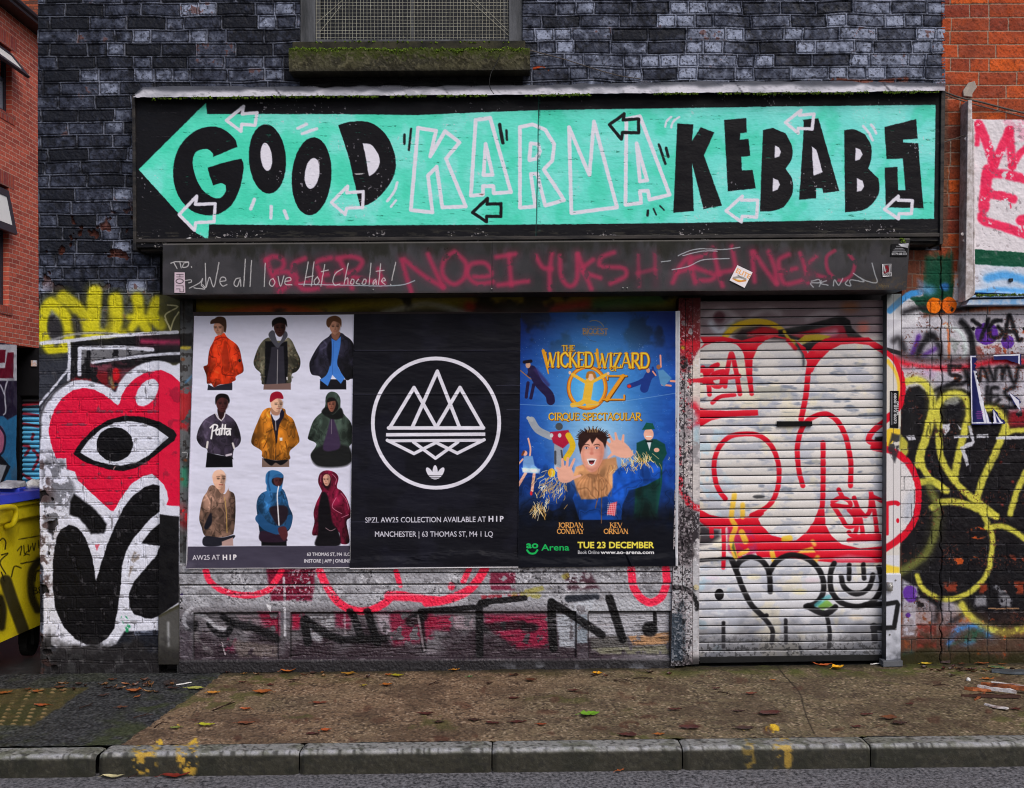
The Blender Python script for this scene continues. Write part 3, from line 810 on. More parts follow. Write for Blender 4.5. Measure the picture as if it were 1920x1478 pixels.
# ---- stall riser under the posters
NEON = (246, 42, 78); CRIM = (112, 14, 44)
def riser(c):
    n1, n2, n3 = fbm(c.X, c.Y, 40, 4, 8), fbm(c.X, c.Y, 3.5, 3, 18), fbm(c.X, c.Y, 26, 4, 28, ay=.09)
    c.at(330, 1050, 4.0)
    sil = (158, 158, 166)
    c.tint(ss(.35, .65, n1), (176, 176, 184), .6); c.tint(ss(.5, .7, fbm(c.X, c.Y, 12, 4, 81)) * ss(1140, 1120, c.Y), (104, 102, 108), .6); c.tint(ss(1126, 1150, c.Y), (96, 92, 98), .9)
    c.tint(ss(1165, 1215, c.Y + (n1 - .5) * 70) * ss(1230, 1100, c.X), (46, 34, 42), .85)
    for q, col, a, sf, we in (
        ([(690, 60), (1050, 60), (1040, 210), (1020, 300), (720, 300)], CRIM, .95, 10, .3),
        ([(620, 390), (780, 390), (780, 560), (640, 500)], (140, 22, 56), .9, 16, .3),
        ([(870, 400), (960, 400), (920, 520), (870, 520)], (150, 20, 56), .9, 14, .25),
        ([(1190, 390), (1330, 390), (1300, 520), (1200, 500)], (120, 20, 52), .8, 16, .3),
        ([(1500, 390), (1920, 390), (1920, 600), (1640, 640), (1560, 540)], (130, 18, 52), .8, 24, .36),
        ([(300, 590), (450, 590), (440, 690), (330, 700)], (112, 30, 62), .7, 16, .4),
        ([(1000, 420), (1190, 410), (1180, 500), (1080, 620), (990, 590)], sil, .85, 14, .3),
        ([(1490, 400), (1600, 400), (1620, 620), (1540, 540)], sil, .85, 14, .3),
        ([(400, 600), (760, 640), (760, 730), (480, 730)], (110, 100, 98), .8, 14, .3),
        ([(390, 410), (620, 420), (700, 520), (470, 460)], (140, 120, 130), .7, 16, .3)): c.fill(q, col, a, sf / 2, wear=we)
    c.at(800, 1050, 3.623)
    for q, col, a, sf, we in (
        ([(0, 380), (200, 380), (150, 480), (0, 470)], (140, 20, 54), .9, 16, .3),
        ([(390, 370), (830, 370), (830, 590), (620, 600), (400, 450)], (142, 24, 60), .85, 20, .32),
        ([(430, 80), (600, 80), (600, 200), (430, 200)], CRIM, .8, 8, .35),
        ([(370, 235), (640, 225), (620, 270), (380, 275)], (140, 24, 40), .8, 8, .35),
        ([(180, 380), (320, 380), (310, 470), (190, 470)], (150, 132, 142), .8, 12, .3),
        ([(880, 370), (1010, 370), (1010, 600), (900, 590)], (156, 160, 170), .95, 8, .25),
        ([(960, 300), (1700, 230), (1700, 360), (980, 360)], (170, 172, 180), .95, 10, .25),
        ([(930, 90), (1100, 70), (1170, 190), (960, 200)], (60, 28, 40), .8, 12, .36),
        ([(1020, 365), (1090, 365), (1090, 560), (1020, 560)], (136, 146, 158), .9, 4, .3),
        ([(1100, 370), (1650, 370), (1650, 500), (1100, 530)], (160, 160, 168), .97, 3, .15),
        ([(1110, 535), (1350, 510), (1380, 600), (1120, 620)], (84, 82, 82), .95, 8, None),
        ([(1370, 520), (1650, 490), (1650, 570), (1400, 580)], (168, 130, 96), .95, 5, .25),
        ([(1130, 600), (1650, 580), (1650, 640), (1180, 640)], (122, 120, 104), .9, 6, .35)): c.fill(q, col, a, sf / 2, wear=we)
    c.ell(1055, 165, 28, 24, (190, 190, 196), 0, .9, 3); c.ell(1090, 100, 20, 22, (170, 170, 176), 0, .8, 3)
    for p in ([(930, 110), (990, 90)], [(640, 220), (740, 200), (840, 170)], [(590, 235), (760, 240)]): c.line(p, 34, (150, 140, 40), .6, 8, wear=.42)
    # neon tag
    c.at(330, 1050, 4.0)
    c.line([(235, 75), (270, 160), (380, 235), (550, 262), (690, 225), (765, 140), (800, 75)], 46, NEON, .95, 5)
    c.line([(1085, 75), (1140, 200), (1220, 310), (1330, 372), (1450, 375), (1560, 325), (1640, 262), (1760, 275), (1960, 300)], 58, NEON, .95, 6)
    c.line([(1655, 80), (1685, 185)], 40, NEON, .9, 5); c.line([(1600, 265), (1720, 270)], 70, NEON, .9, 8)
    c.at(800, 1050, 3.623)
    c.line([(0, 285), (130, 268), (270, 212), (350, 130), (395, 58)], 58, NEON, .95, 6)
    c.line([(290, 62), (250, 140)], 38, NEON, .85, 5); c.ell(170, 175, 24, 26, NEON, 0, .95, 4)
    c.line([(1385, 55), (1400, 170), (1450, 252), (1520, 285), (1592, 245), (1625, 150), (1618, 55)], 52, NEON, .97, 5)
    # black letters
    BK = (15, 14, 18)
    c.at(330, 1050, 4.0)
    c.line([(350, 425), (410, 480), (390, 550), (330, 560), (270, 510), (250, 480)], 46, BK, .9, 6)
    c.line([(400, 470), (600, 520), (760, 590)], 60, BK, .75, 10); c.line([(960, 455), (990, 620)], 62, BK, .92, 6); c.line([(970, 450), (1120, 550), (1240, 600)], 62, BK, .9, 7)
    c.line([(1310, 385), (1360, 500), (1390, 600)], 58, BK, .92, 6); c.line([(1438, 385), (1470, 500), (1510, 620)], 60, BK, .92, 6); c.line([(1280, 600), (1560, 590)], 60, BK, .8, 10)
    c.line([(1760, 460), (1850, 420)], 80, BK, .8, 10); c.line([(1840, 430), (1860, 680)], 40, BK, .8, 8)
    c.ell(120, 490, 50, 42, BK, 0, .9, 6)
    c.line([(240, 330), (150, 340), (80, 400), (70, 460), (90, 510)], 30, (168, 168, 176), .85, 5); c.line([(140, 400), (220, 430), (300, 500), (360, 520)], 30, (170, 170, 178), .85, 6)
    c.line([(140, 560), (180, 630), (260, 690)], 40, (130, 128, 130), .5, 10, wear=.4)
    c.line([(818, 130), (824, 560)], 18, (196, 196, 204), .85, 2.5, wear=.3); c.line([(345, 620), (370, 710)], 10, (200, 190, 196), .8, 2)
    c.line([(1265, 410), (1270, 560)], 16, (170, 160, 168), .6, 3); c.line([(1815, 420), (1860, 680)], 18, (170, 160, 166), .6, 3)
    c.fill([(680, 325), (720, 340), (715, 385), (690, 350)], (206, 206, 212), .9)
    c.at(800, 1050, 3.623)
    c.line([(-40, 345), (180, 330), (320, 318)], 38, BK, .92, 4); c.line([(400, 290), (360, 310), (360, 420), (360, 640)], 52, BK, .9, 6); c.line([(370, 285), (520, 270), (665, 255)], 40, BK, .92, 4)
    c.line([(400, 460), (650, 440)], 60, BK, .75, 8); c.ell(700, 460, 60, 32, BK, 0, .85, 6)
    c.line([(848, 285), (850, 420), (860, 600)], 58, BK, .95, 5); c.line([(855, 290), (1000, 380), (1190, 510)], 54, BK, .93, 5)
    c.line([(960, 260), (1150, 245)], 46, (26, 30, 40), .85, 6)
    c.line([(1238, 255), (1280, 380), (1330, 540)], 56, BK, .95, 5); c.ell(1515, 470, 54, 52, BK, 0, .95, 4); c.line([(1550, 365), (1550, 460)], 26, BK, .95, 3)
    c.fill([(1000, 290), (1150, 260), (1120, 330), (1060, 360), (1000, 330)], (176, 180, 190), .9, 4, wear=.35)
    # flakes, with highlights on their relief painted as white specks, and grain
    c.at(0, 0, 1)
    rail = ss(1120, 1108, c.Y)
    c.tint(ss(.7, .78, n2) * rail * ss(.4, .6, n1), (216, 216, 224), .6); c.tint(ss(.7, .78, 1 - n2) * ss(1150, 1130, c.Y) * ss(.45, .65, n1), (34, 32, 36), .6)
    c.tint(ss(.7, .8, n3) * ss(1150, 1158, c.Y), (26, 23, 26), .5); c.tint(ss(.76, .82, 1 - n3) * ss(1150, 1158, c.Y), (176, 170, 178), .4)
    c.tint(ss(1232, 1240, c.Y), (44, 43, 46), .92); c.tint(ss(1235, 1250, c.Y) * ss(.6, .8, n1) * ss(880, 1000, c.X), (120, 122, 130), .6)
    return n1, n2, n3
c = Canvas(((340, 1056), (1264, 1052), (1264, 1252), (338, 1260)), 1.25, (152, 152, 160), jit=.5); c.sk = .5
n1, n2, n3 = riser(c)
T = c.Y - (1056 - (c.X - 340) * .0035)                       # height below the top, following the slope of the front
def groove(y, w=1.6): return ss(w, .3, np.abs(T - y))
inp = (T > 92) & (T < 180)
mul_ = ((c.X > 523) & (c.X < 546)) | ((c.X > 1080) & (c.X < 1103)) | (c.X < 364)
panel = ss(91, 94, T) * ss(180, 177, T) * (1 - mul_)
right_ = (c.X > 1103) & (c.X < 1256)
rel = .020 - panel * .020 + ss(42, 40, T) * .012 - ss(24, 20, T) * .0 + (n2 - .5) * .006 - groove(18) * .01 - groove(40, 2.2) * .014 - groove(58) * .006
rel = rel + panel * (n3 - .5) * .010 + ss(180, 184, T) * .006
c.tint(groove(18) + groove(40, 2.0) + groove(58) * .5, (18, 17, 20), .9)
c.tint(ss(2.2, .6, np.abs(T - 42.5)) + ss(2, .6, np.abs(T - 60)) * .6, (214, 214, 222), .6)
c.tint(panel * ss(98, 93, T), (14, 13, 15), .9)  # recess shade painted in along the top and edges of the panels
for xm in (364, 523, 546, 1080, 1103, 1255):
    c.tint(ss(1.8, .5, np.abs(c.X - xm)) * ss(91, 94, T) * ss(181, 178, T), (15, 14, 16), .5)
c.tint(mul_ * ss(92, 94, T) * ss(181, 178, T) * ss(.4, .6, n1), (120, 120, 130), .35)
c.tint(ss(179, 182, T) * ss(184, 182, T) * ss(.4, .6, n1), (86, 84, 88), .4)
grid_mesh('stall_riser', c, .0, rel, M_WOOD, shop, .1)

# post between the posters and the shutter
c = Canvas(((1272, 560), (1314, 558), (1311, 1246), (1257, 1248)), 1.3, (150, 146, 150), jit=.8)
n1, n2, n3 = fbm(c.X, c.Y, 30, 4, 38), fbm(c.X, c.Y, 3.4, 3, 48), fbm(c.X, c.Y, 12, 4, 49)
c.tint(ss(.5, .66, n3), (196, 192, 196), .8)
c.at(1250, 540, 5.683)
c.fill([(100, 0), (360, 0), (360, 640), (300, 720), (250, 900), (150, 900)], (128, 18, 30), .95, 8, wear=.22)
c.fill([(150, 700), (250, 760), (360, 640), (360, 560), (150, 560)], (190, 24, 44), .9, 8, wear=.3)
c.fill([(360, 640), (310, 720), (250, 860), (215, 1000), (250, 1180), (330, 1290), (360, 1300)], (206, 196, 190), .97, 3)
c.ell(185, 810, 40, 66, (24, 22, 25), 0, .95, 4); c.ell(170, 640, 22, 22, (190, 160, 40), 0, .9, 3)
c.line([(250, 990), (360, 985)], 44, (200, 24, 46), .95, 2); c.line([(290, 1250), (340, 1320), (370, 1400), (300, 1478)], 60, (200, 24, 46), .8, 8)
c.at(1250, 780, 5.278)
c.fill([(330, 90), (250, 120), (180, 300), (140, 520), (180, 700), (330, 900)], (196, 190, 190), .9, 6, wear=.3)
c.fill([(255, 60), (330, 100), (330, 330), (270, 280)], (150, 180, 196), .7, 10, wear=.3)
c.line([(120, 620), (160, 760), (240, 880), (330, 920)], 62, (196, 22, 42), .95, 4, wear=.2); c.line([(125, 300), (135, 480)], 20, (190, 30, 50), .8, 4, wear=.35)
c.fill([(110, 880), (330, 960), (330, 1260), (110, 1270)], (40, 34, 40), .9, 10, wear=.32)
c.at(1280, 900, 2.557)
c.fill([(-60, 400), (78, 380), (78, 820), (-60, 830)], (178, 178, 184), .9, 6, wear=.2)
c.line([(-60, 515), (10, 520), (60, 570), (70, 620)], 22, (22, 22, 25), .95, 3)
c.line([(-10, 600), (-8, 840)], 40, (46, 56, 66), .85, 5, wear=.3); c.line([(-60, 380), (30, 400)], 20, (30, 28, 32), .7, 5)
c.fill([(-40, 300), (40, 280), (60, 370), (-40, 420)], (30, 26, 30), .7, 6, wear=.4)
c.at(0, 0, 1)
c.tint(ss(.68, .74, n2) * ss(.45, .65, n1), (222, 220, 226), .6); c.tint(ss(.66, .73, 1 - n2) * ss(.4, .65, n3) * ss(1300, 1296, c.X), (34, 28, 32), .7)
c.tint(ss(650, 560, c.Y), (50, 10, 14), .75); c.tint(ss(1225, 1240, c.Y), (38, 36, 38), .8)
c.tint(ss(1.3, .4, np.abs(c.X - 1285 - (c.Y - 560) * -.012)), (20, 18, 20), .8)
lft = ss(1300, 1297, c.X) * ss(620, 700, c.Y)
c.tint(lft * ss(.45, .65, n2), (130, 120, 126), .6); c.tint(lft * ss(.72, .78, fbm(c.X, c.Y, 5, 3, 57)) * ss(900, 700, c.Y), (168, 34, 48), .7); c.tint(lft * ss(.64, .7, 1 - fbm(c.X, c.Y, 4, 3, 67)), (26, 24, 28), .75)
c.tint(ss(1280, 1277, c.X) * ss(1148, 1152, c.Y) * ss(1240, 1236, c.Y), (44, 54, 66), .85); c.tint(ss(1280, 1277, c.X) * ss(1148, 1152, c.Y) * ss(.6, .7, n2), (150, 152, 160), .6)
c.tint(ss(1.3, .4, np.abs(c.X - 1299)), (40, 34, 36), .6)
rel = (n2 - .5) * .007 * (1 - ss(1298, 1301, c.X)) + .015 * ss(1287, 1283, c.X) - ss(1298, 1301, c.X) * .006
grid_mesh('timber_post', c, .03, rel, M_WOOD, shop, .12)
bm = bmesh.new(); disc(bm, P(1305, 1101, .028), (0, -1, 0), .016, .012); disc(bm, P(1305, 1101, .04), (0, -1, 0), .007, .004)
obj('lock', bm, plain('cream_metal', (190, 180, 150), .4), shop)
# ================================================================ roller shutter door
def shutter_paint(c, wall=False):
    RED = (204, 18, 46); CR = (206, 200, 190); BK = (22, 21, 25)
    if not wall:
        n1, n2 = fbm(c.X, c.Y, 44, 4, 58), fbm(c.X, c.Y, 50, 4, 68, ay=.16)
        c.tint(ss(.55, .75, n2) * ss(.4, .6, n1) * ss(640, 700, c.Y), (122, 130, 148), .85)
        c.tint(ss(1040, 1080, c.Y), (202, 204, 214), .7)
        c.tint(ss(.5, .7, fbm(c.X, c.Y, 34, 4, 88, ay=.5)) * ss(640, 700, c.Y), (168, 172, 186), .7); c.tint(ss(.62, .8, n1), (226, 214, 178), .45); c.tint(ss(.7, .85, 1 - n1) * ss(740, 800, c.Y) * ss(1400, 1330, c.X), (168, 196, 214), .7)
        c.tint(ss(660, 600, c.Y), (120, 108, 116), .75)  # gloom under the shutter box painted onto the upper slats
    c.at(1250, 540, 5.683)
    if not wall:
        c.fill([(360, 100), (2400, 100), (2400, 500), (360, 520)], (104, 84, 92), .6, 12)
        for q in ([(420, 300), (600, 230), (760, 330)], [(900, 300), (1060, 230), (1200, 270)], [(1500, 330), (1650, 270), (1800, 290)]): c.line(q, 60, (176, 170, 176), .45, 8)
        c.line([(470, 380), (560, 470), (700, 380)], 60, (190, 200, 214), .6, 8); c.ell(560, 310, 60, 60, (76, 36, 46), 0, .8, 6)
        c.fill([(640, 400), (760, 340), (980, 330), (980, 420), (760, 470), (600, 520)], (120, 110, 40), .5, 6)
        c.line([(620, 520), (720, 420), (880, 365), (1040, 365), (1180, 420), (1290, 520), (1380, 620)], 62, (196, 162, 30), .95, 3)
        c.fill([(700, 520), (800, 440), (1000, 400), (1200, 460), (1320, 560), (1000, 540), (820, 600)], (40, 26, 30), .9, 6)
        c.fill([(860, 480), (1020, 410), (1160, 440), (1290, 540), (1100, 520), (860, 520)], (168, 20, 36), .9, 6)
    c.at(1470, 540, 5.683)
    if not wall:
        c.fill([(-60, 450), (200, 400), (440, 340), (560, 300), (640, 305), (700, 350), (720, 430), (830, 525), (500, 620), (-60, 520)], BK, .97, 3)
        c.fill([(60, 500), (330, 440), (560, 390), (630, 400), (680, 520), (840, 530), (300, 580)], (150, 22, 44), .95, 4)
        c.line([(420, 500), (540, 475)], 50, (196, 170, 182), .8, 10)
        c.fill([(140, 570), (220, 500), (360, 490), (500, 515), (420, 560), (200, 600)], (176, 156, 40), .95, 3)
        c.line([(0, 465), (60, 560), (120, 610)], 34, (190, 160, 36), .9, 3)
        c.line([(140, 610), (200, 700), (205, 830)], 50, (40, 42, 54), .9, 5, w1=10)
        c.fill([(160, 620), (300, 560), (420, 560), (260, 680)], BK, .95, 3)
        c.ell(840, 420, 60, 60, (190, 100, 86), 0, .7, 10); c.ell(700, 200, 90, 60, (150, 84, 40), 0, .5, 14)
        # red field between the letters
        c.at(1250, 540, 5.683)
        c.fill([(340, 660), (400, 600), (355, 520), (600, 520), (800, 560), (950, 520), (1120, 500), (1290, 540), (1230, 540), (1150, 520), (1050, 560), (970, 630), (915, 760), (910, 900), (925, 1140), (890, 1140), (860, 950), (850, 780), (800, 660), (740, 600), (620, 570), (520, 575), (420, 610)], RED, 1, 2)
        c.line([(850, 700), (870, 900), (905, 1130)], 56, RED, 1, 2, w1=44)
        c.line([(1290, 560), (1370, 650)], 40, RED, .9, 3)
        c.at(1470, 540, 5.683)
        c.fill([(120, 560), (230, 640), (250, 700), (330, 600), (440, 540), (900, 530), (1010, 600), (1110, 660), (1110, 770), (1030, 690), (900, 610), (750, 592), (600, 605), (480, 670), (380, 770), (320, 860), (300, 900), (240, 900), (250, 800), (200, 690)], RED, 1, 2)
        c.line([(275, 780), (250, 960), (235, 1120), (215, 1230), (180, 1400)], 58, RED, 1, 2)
        # letter interiors
        c.at(1250, 540, 5.683)
        YG = [[(385, 850), (440, 1000), (455, 1135)], [(540, 820), (470, 860), (400, 1000)], [(600, 890), (500, 920), (470, 1000), (520, 1050), (580, 1030), (590, 920)],
              [(620, 1050), (640, 900), (680, 720), (700, 720), (740, 900), (780, 1130)], [(600, 960), (770, 940)], [(255, 990), (370, 985), (560, 950)], [(360, 880), (480, 880)]]
        for p in YG: c.line(p, 50, RED, .97, 2)
        c.line([(485, 1225), (570, 1160), (720, 1140)], 42, RED, .97, 2)
        c.fill([(340, 1270), (420, 1300), (640, 1310), (970, 1298), (975, 1360), (640, 1375), (480, 1410), (360, 1478), (340, 1478)], RED, 1, 2)
    c.at(1250, 780, 5.278)
    if not wall:
        c.line([(580, 822), (505, 710), (470, 570), (475, 420), (535, 285), (640, 200), (790, 178), (920, 198), (1030, 290), (1090, 420), (1112, 560), (1095, 720), (1040, 850), (950, 930), (840, 985)], 48, RED, 1, 2)
        c.fill([(318, 920), (420, 975), (560, 1010), (700, 1018), (830, 990), (950, 925), (960, 970), (905, 1020), (930, 1075), (1030, 1180), (1300, 1250), (1300, 1400), (900, 1400), (860, 1300), (700, 1380), (600, 1100), (520, 1120), (400, 1110), (318, 1040)], RED, 1, 2)
        c.fill([(320, 1050), (420, 1110), (520, 1130), (530, 1200), (440, 1260), (320, 1280)], (46, 40, 46), .9, 8)
        c.fill([(600, 1110), (830, 1130), (880, 1230), (900, 1350), (700, 1420), (600, 1330)], (176, 40, 84), .9, 5, wear=.25)
        for q, w_ in (([(670, 780), (640, 1000), (680, 1100), (640, 1230), (680, 1400)], 50), ([(750, 880), (750, 1000)], 46), ([(740, 1150), (780, 1240)], 60), ([(720, 1370), (800, 1330)], 40), ([(1160, 1220), (1214, 1210)], 60), ([(1040, 1350), (1060, 1430)], 50)):
            c.line(q, w_, (232, 186, 58), .9, 3)
        c.fill([(660, 1240), (690, 1400), (640, 1300)], (60, 90, 50), .8, 3)
        c.line([(440, 1100), (445, 1190)], 46, RED, .95, 2); c.line([(560, 1100), (565, 1300), (560, 1500)], 42, RED, .97, 2)
        c.ell(910, 800, 60, 18, (60, 60, 64), 0, .9, 3)
    c.at(1470, 780, 5.277)
    if not wall:
        c.line([(185, 690), (150, 560), (132, 420), (132, 300), (165, 150), (240, 40), (380, -20), (480, 10), (560, 100), (612, 220), (642, 350), (660, 480), (655, 690)], 50, RED, 1, 2)
        c.line([(385, 265), (385, 450), (385, 640), (380, 850), (360, 1000)], 50, RED, 1, 2)
        c.fill([(340, 920), (398, 920), (410, 1080), (470, 1190), (570, 1270), (760, 1312), (1010, 1285), (1010, 1450), (480, 1450), (-20, 1400), (-20, 1250), (120, 1230), (220, 1150), (290, 1050)], RED, 1, 2)
        c.fill([(900, 210), (1010, 195), (1010, 270), (890, 260)], BK, .95, 3)
        for p in ([(540, 730), (570, 790)], [(480, 850), (560, 810), (640, 840), (640, 900), (480, 880)], [(480, 880), (560, 1000), (620, 1090), (690, 1080), (700, 1000), (640, 930)],
                  [(690, 810), (740, 960), (780, 1170)], [(690, 920), (720, 1060), (700, 1170)], [(740, 930), (800, 990), (850, 930), (860, 760)], [(860, 760), (900, 1000), (920, 1170)], [(640, 1150), (700, 1190), (940, 1185)], [(640, 1230), (940, 1215)], [(880, 800), (1010, 860)]):
            c.line(p, 44, RED, .97, 2)
        c.fill([(180, 1320), (280, 1290), (310, 1350), (120, 1360)], (226, 186, 70), .9, 3); c.line([(330, 1400), (300, 1440)], 50, (226, 186, 70), .8, 4); c.line([(280, 1240), (300, 1270)], 40, (226, 190, 80), .8, 4)
        c.fill([(500, 1400), (640, 1372), (860, 1400), (900, 1440), (480, 1440)], (206, 120, 136), .8, 6)
    if wall:
        c.fill([(1000, 330), (1110, 370), (1200, 450), (1260, 570), (1295, 700), (1298, 850), (1270, 980), (1200, 1110), (1100, 1210), (1000, 1270)], (208, 204, 206), 1, 2)
        c.ell(1230, 900, 50, 150, (150, 160, 180), 10, .5, 14)
        c.at(1470, 540, 5.683)
        c.line([(1095, 690), (1180, 770), (1235, 900), (1262, 1050), (1250, 1180), (1215, 1290), (1130, 1350), (1040, 1420)], 50, RED, 1, 2)
        c.line([(1110, 770), (1180, 870), (1222, 1000), (1220, 1100)], 22, (226, 190, 70), .95, 2)
        c.at(1470, 780, 5.277)
    c.line([(1060, 0), (1000, 50), (900, 130), (845, 200), (850, 255), (1010, 285)], 56, RED, 1, 2)
    c.line([(885, 310), (960, 325), (1080, 350), (1200, 440), (1280, 560), (1322, 700), (1325, 850), (1300, 1000), (1220, 1130), (1110, 1240), (990, 1320)], 66, RED, 1, 2.5)
    # black heart and face near the bottom
    c.at(1280, 900, 2.557)
    for p, w_ in (([(70, 388), (160, 380), (235, 380), (258, 430)], 17), ([(235, 385), (262, 450), (288, 520), (330, 600), (385, 655)], 26), ([(255, 430), (272, 392), (320, 370), (375, 385), (412, 440), (420, 535)], 26),
                  ([(415, 445), (450, 390), (515, 360), (590, 375), (645, 420), (672, 480), (672, 540), (640, 590), (590, 606)], 26), ([(600, 606), (680, 640), (730, 610)], 30), ([(385, 655), (400, 650)], 22), ([(390, 660), (430, 720), (425, 780)], 22),
                  ([(798, 408), (797, 476)], 22), ([(865, 405), (869, 472)], 22), ([(760, 465), (775, 515), (830, 547), (890, 520), (912, 455)], 24), ([(870, 600), (960, 594), (1030, 582), (1022, 640), (1005, 706), (910, 706)], 26),
                  ([(195, 685), (195, 800)], 18), ([(493, 672), (495, 780)], 18), ([(690, 650), (705, 730), (700, 800)], 20), ([(915, 700), (920, 770)], 30), ([(560, 800), (565, 820)], 12)): c.line(p, w_, BK, .96, 2.5)
    c.line([(940, 420), (955, 490), (940, 545), (900, 590), (830, 607), (755, 585), (712, 530), (708, 450), (725, 400)], 26, BK, .96, 2.5)
    c.ell(175, 549, 22, 28, BK); c.fill([(690, 570), (720, 600), (670, 625), (640, 600)], (120, 170, 70), .9, 3); c.line([(640, 600), (680, 570), (700, 560)], 20, (90, 180, 190), .7, 3)
    for (x, y, col) in ((560, 535, (226, 210, 120)), (340, 465, (226, 210, 150)), (830, 660, (226, 200, 160)), (140, 470, (226, 190, 200)), (620, 480, (226, 200, 210))): c.ell(x, y, 34, 12, col, 0, .5, 6)

CURT = ((1308, 566), (1666, 562), (1662, 1234), (1306, 1240))
c = Canvas(CURT, 1.35, (208, 204, 202), jit=.25)
shutter_paint(c)
n1, n2 = fbm(c.X, c.Y, 40, 4, 31), fbm(c.X, c.Y, 4, 3, 32)
c.tint(ss(1130, 1230, c.Y + (n1 - .5) * 60), (70, 70, 76), .62); c.tint(ss(1180, 1215, c.Y) * ss(.55, .7, n2), (44, 44, 46), .6)
T = (c.Y - (566 - (c.X - 1308) * .0095)); PITCH = 15.62
fr = (T / PITCH) % 1.0
rel = .0045 * np.sin(np.pi * np.clip(fr / .86, 0, 1)) ** .5 - .010 * ss(.86, .9, fr) * ss(1.0, .96, fr)
c.tint(ss(.84, .9, fr) * ss(1.01, .95, fr), (26, 24, 28), .88)
c.tint(ss(.98, .995, fr) + ss(.05, .02, fr), (232, 232, 238), .55)  # highlight on each slat edge painted as a pale line
c.mul(1 + (vn(np.floor(T / PITCH) * 3.7, c.X * 0, 4) - .5) * .07)
rel = rel + (n1 - .5) * .004
curtain = grid_mesh('shutter_door', c, -.035, rel, M_METAL, shop, .02)
bm = bmesh.new()
pbox(bm, ((1312, 1232), (1660, 1227), (1660, 1239), (1312, 1244)), -.028, -.06)
obj('bottom_bar', bm, plain('black_rubber', (34, 34, 36), .6), curtain, bevel=.003)
bm = bmesh.new(); pbox(bm, ((1458, 790), (1523, 790), (1523, 799), (1458, 800)), -.014, -.05)
obj('letter_slot', bm, plain('black_slot', (6, 6, 7), .8), curtain)
M_BOLT = plain('steel_bolt', (150, 150, 156), .4, metal=.5)
for x_, r__ in ((1481, .013), (1505, .008)):
    bm = bmesh.new(); disc(bm, P(x_, 1223, -.024), (0, -1, 0), r__, .01, 12); obj('bolt', bm, M_BOLT, curtain)
def right_mural(c):
    """spray paint right of the shutter, across the rail, the shop's end wall and the neighbour"""
    YL = (202, 196, 78); BK = (22, 21, 26); WH = (188, 187, 198); PU = (92, 46, 150)
    c.at(1640, 520, 5.279)
    c.fill([(100, 300), (480, 160), (480, 400), (900, 340), (1900, 280), (1900, 1400), (100, 1400)], WH, .96, 6, wear=.12)
    c.fill([(480, -400), (795, -400), (775, 200), (790, 340), (520, 360), (330, 280), (340, 200), (480, 190)], (18, 72, 54), .97, 3)
    c.fill([(790, -60), (900, -60), (890, 340), (770, 290), (780, 100)], (196, 194, 200), .95, 3, wear=.2)
    c.fill([(120, 330), (330, 200), (430, 290), (440, 420), (120, 420)], (206, 206, 214), .95, 2)
    c.line([(150, 330), (215, 270), (270, 220), (350, 170), (440, 150)], 62, (62, 142, 208), .97, 3)
    c.fill([(420, 20), (510, 60), (500, 150), (430, 190)], (110, 130, 160), .7, 8); c.ell(540, 130, 60, 46, (96, 150, 200), 0, .8, 12); c.ell(690, 95, 46, 42, (46, 104, 166), 0, .95, 5)
    c.line([(290, 350), (450, 305), (640, 330), (900, 310), (1150, 262), (1900, 280)], 52, (26, 25, 30), .9, 8)
    c.ell(590, 280, 78, 76, (236, 118, 22)); c.ell(735, 277, 76, 82, (232, 108, 24), 0, 1, 1.2, wear=.2)
    c.line([(650, 190), (640, 260), (680, 340)], 10, (70, 40, 30), .8, 2)
    c.ell(1105, 560, 118, 108, PU, 0, .97, 2); c.ell(1312, 640, 64, 66, PU, 0, .97, 2)
    for p in ([(965, 428), (1040, 478)], [(1125, 415), (1085, 520), (1048, 605)], [(1250, 430), (1175, 440), (1132, 510), (1150, 590), (1225, 592), (1262, 545), (1220, 492)], [(1285, 605), (1320, 400), (1340, 395), (1380, 520), (1420, 620), (1448, 615)], [(1305, 535), (1395, 540)]):
        c.line(p, 40, BK, .97, 4)
    c.ell(974, 508, 19, 19, BK); c.ell(1480, 510, 19, 19, BK)
    c.line([(855, 445), (915, 510), (955, 610), (975, 770)], 62, BK, .95, 6)
    c.line([(720, 465), (730, 600), (736, 800)], 26, (196, 98, 48), .9, 3, wear=.2)
    c.line([(432, 590), (400, 680), (370, 760)], 44, PU, .9, 5); c.line([(480, 775), (600, 710)], 36, PU, .8, 6)
    c.line([(420, 770), (470, 660), (545, 590)], 62, BK, .9, 8); c.line([(590, 590), (640, 690), (650, 770)], 46, BK, .85, 8); c.ell(545, 575, 62, 40, BK, 0, .85, 8)
    c.line([(190, 630), (240, 610), (285, 720)], 56, (40, 38, 44), .85, 8); c.line([(120, 560), (260, 480), (400, 420)], 40, (220, 220, 226), .6, 12)
    c.line([(700, 480), (840, 540), (900, 680), (880, 790)], 26, (206, 220, 220), .8, 6)
    c.fill([(740, 600), (880, 620), (900, 760), (760, 760)], (120, 130, 126), .6, 8, wear=.45)
    c.fill([(1000, 690), (1300, 660), (1300, 760), (1010, 790)], (150, 70, 60), .8, 6, wear=.46)
    c.line([(250, 780), (500, 815), (900, 818), (1500, 790)], 52, (48, 44, 48), .8, 12)
    c.line([(190, 800), (300, 860), (500, 895), (800, 900), (1000, 872), (1250, 830), (1600, 850)], 46, (204, 32, 52), .92, 8)
    c.fill([(120, 695), (260, 735), (260, 775), (120, 740)], BK, .95, 2)
    c.fill([(350, 880), (700, 950), (1000, 960), (1500, 960), (1500, 1120), (900, 1140), (600, 1130), (350, 1000)], (176, 172, 184), .9, 8, wear=.2)
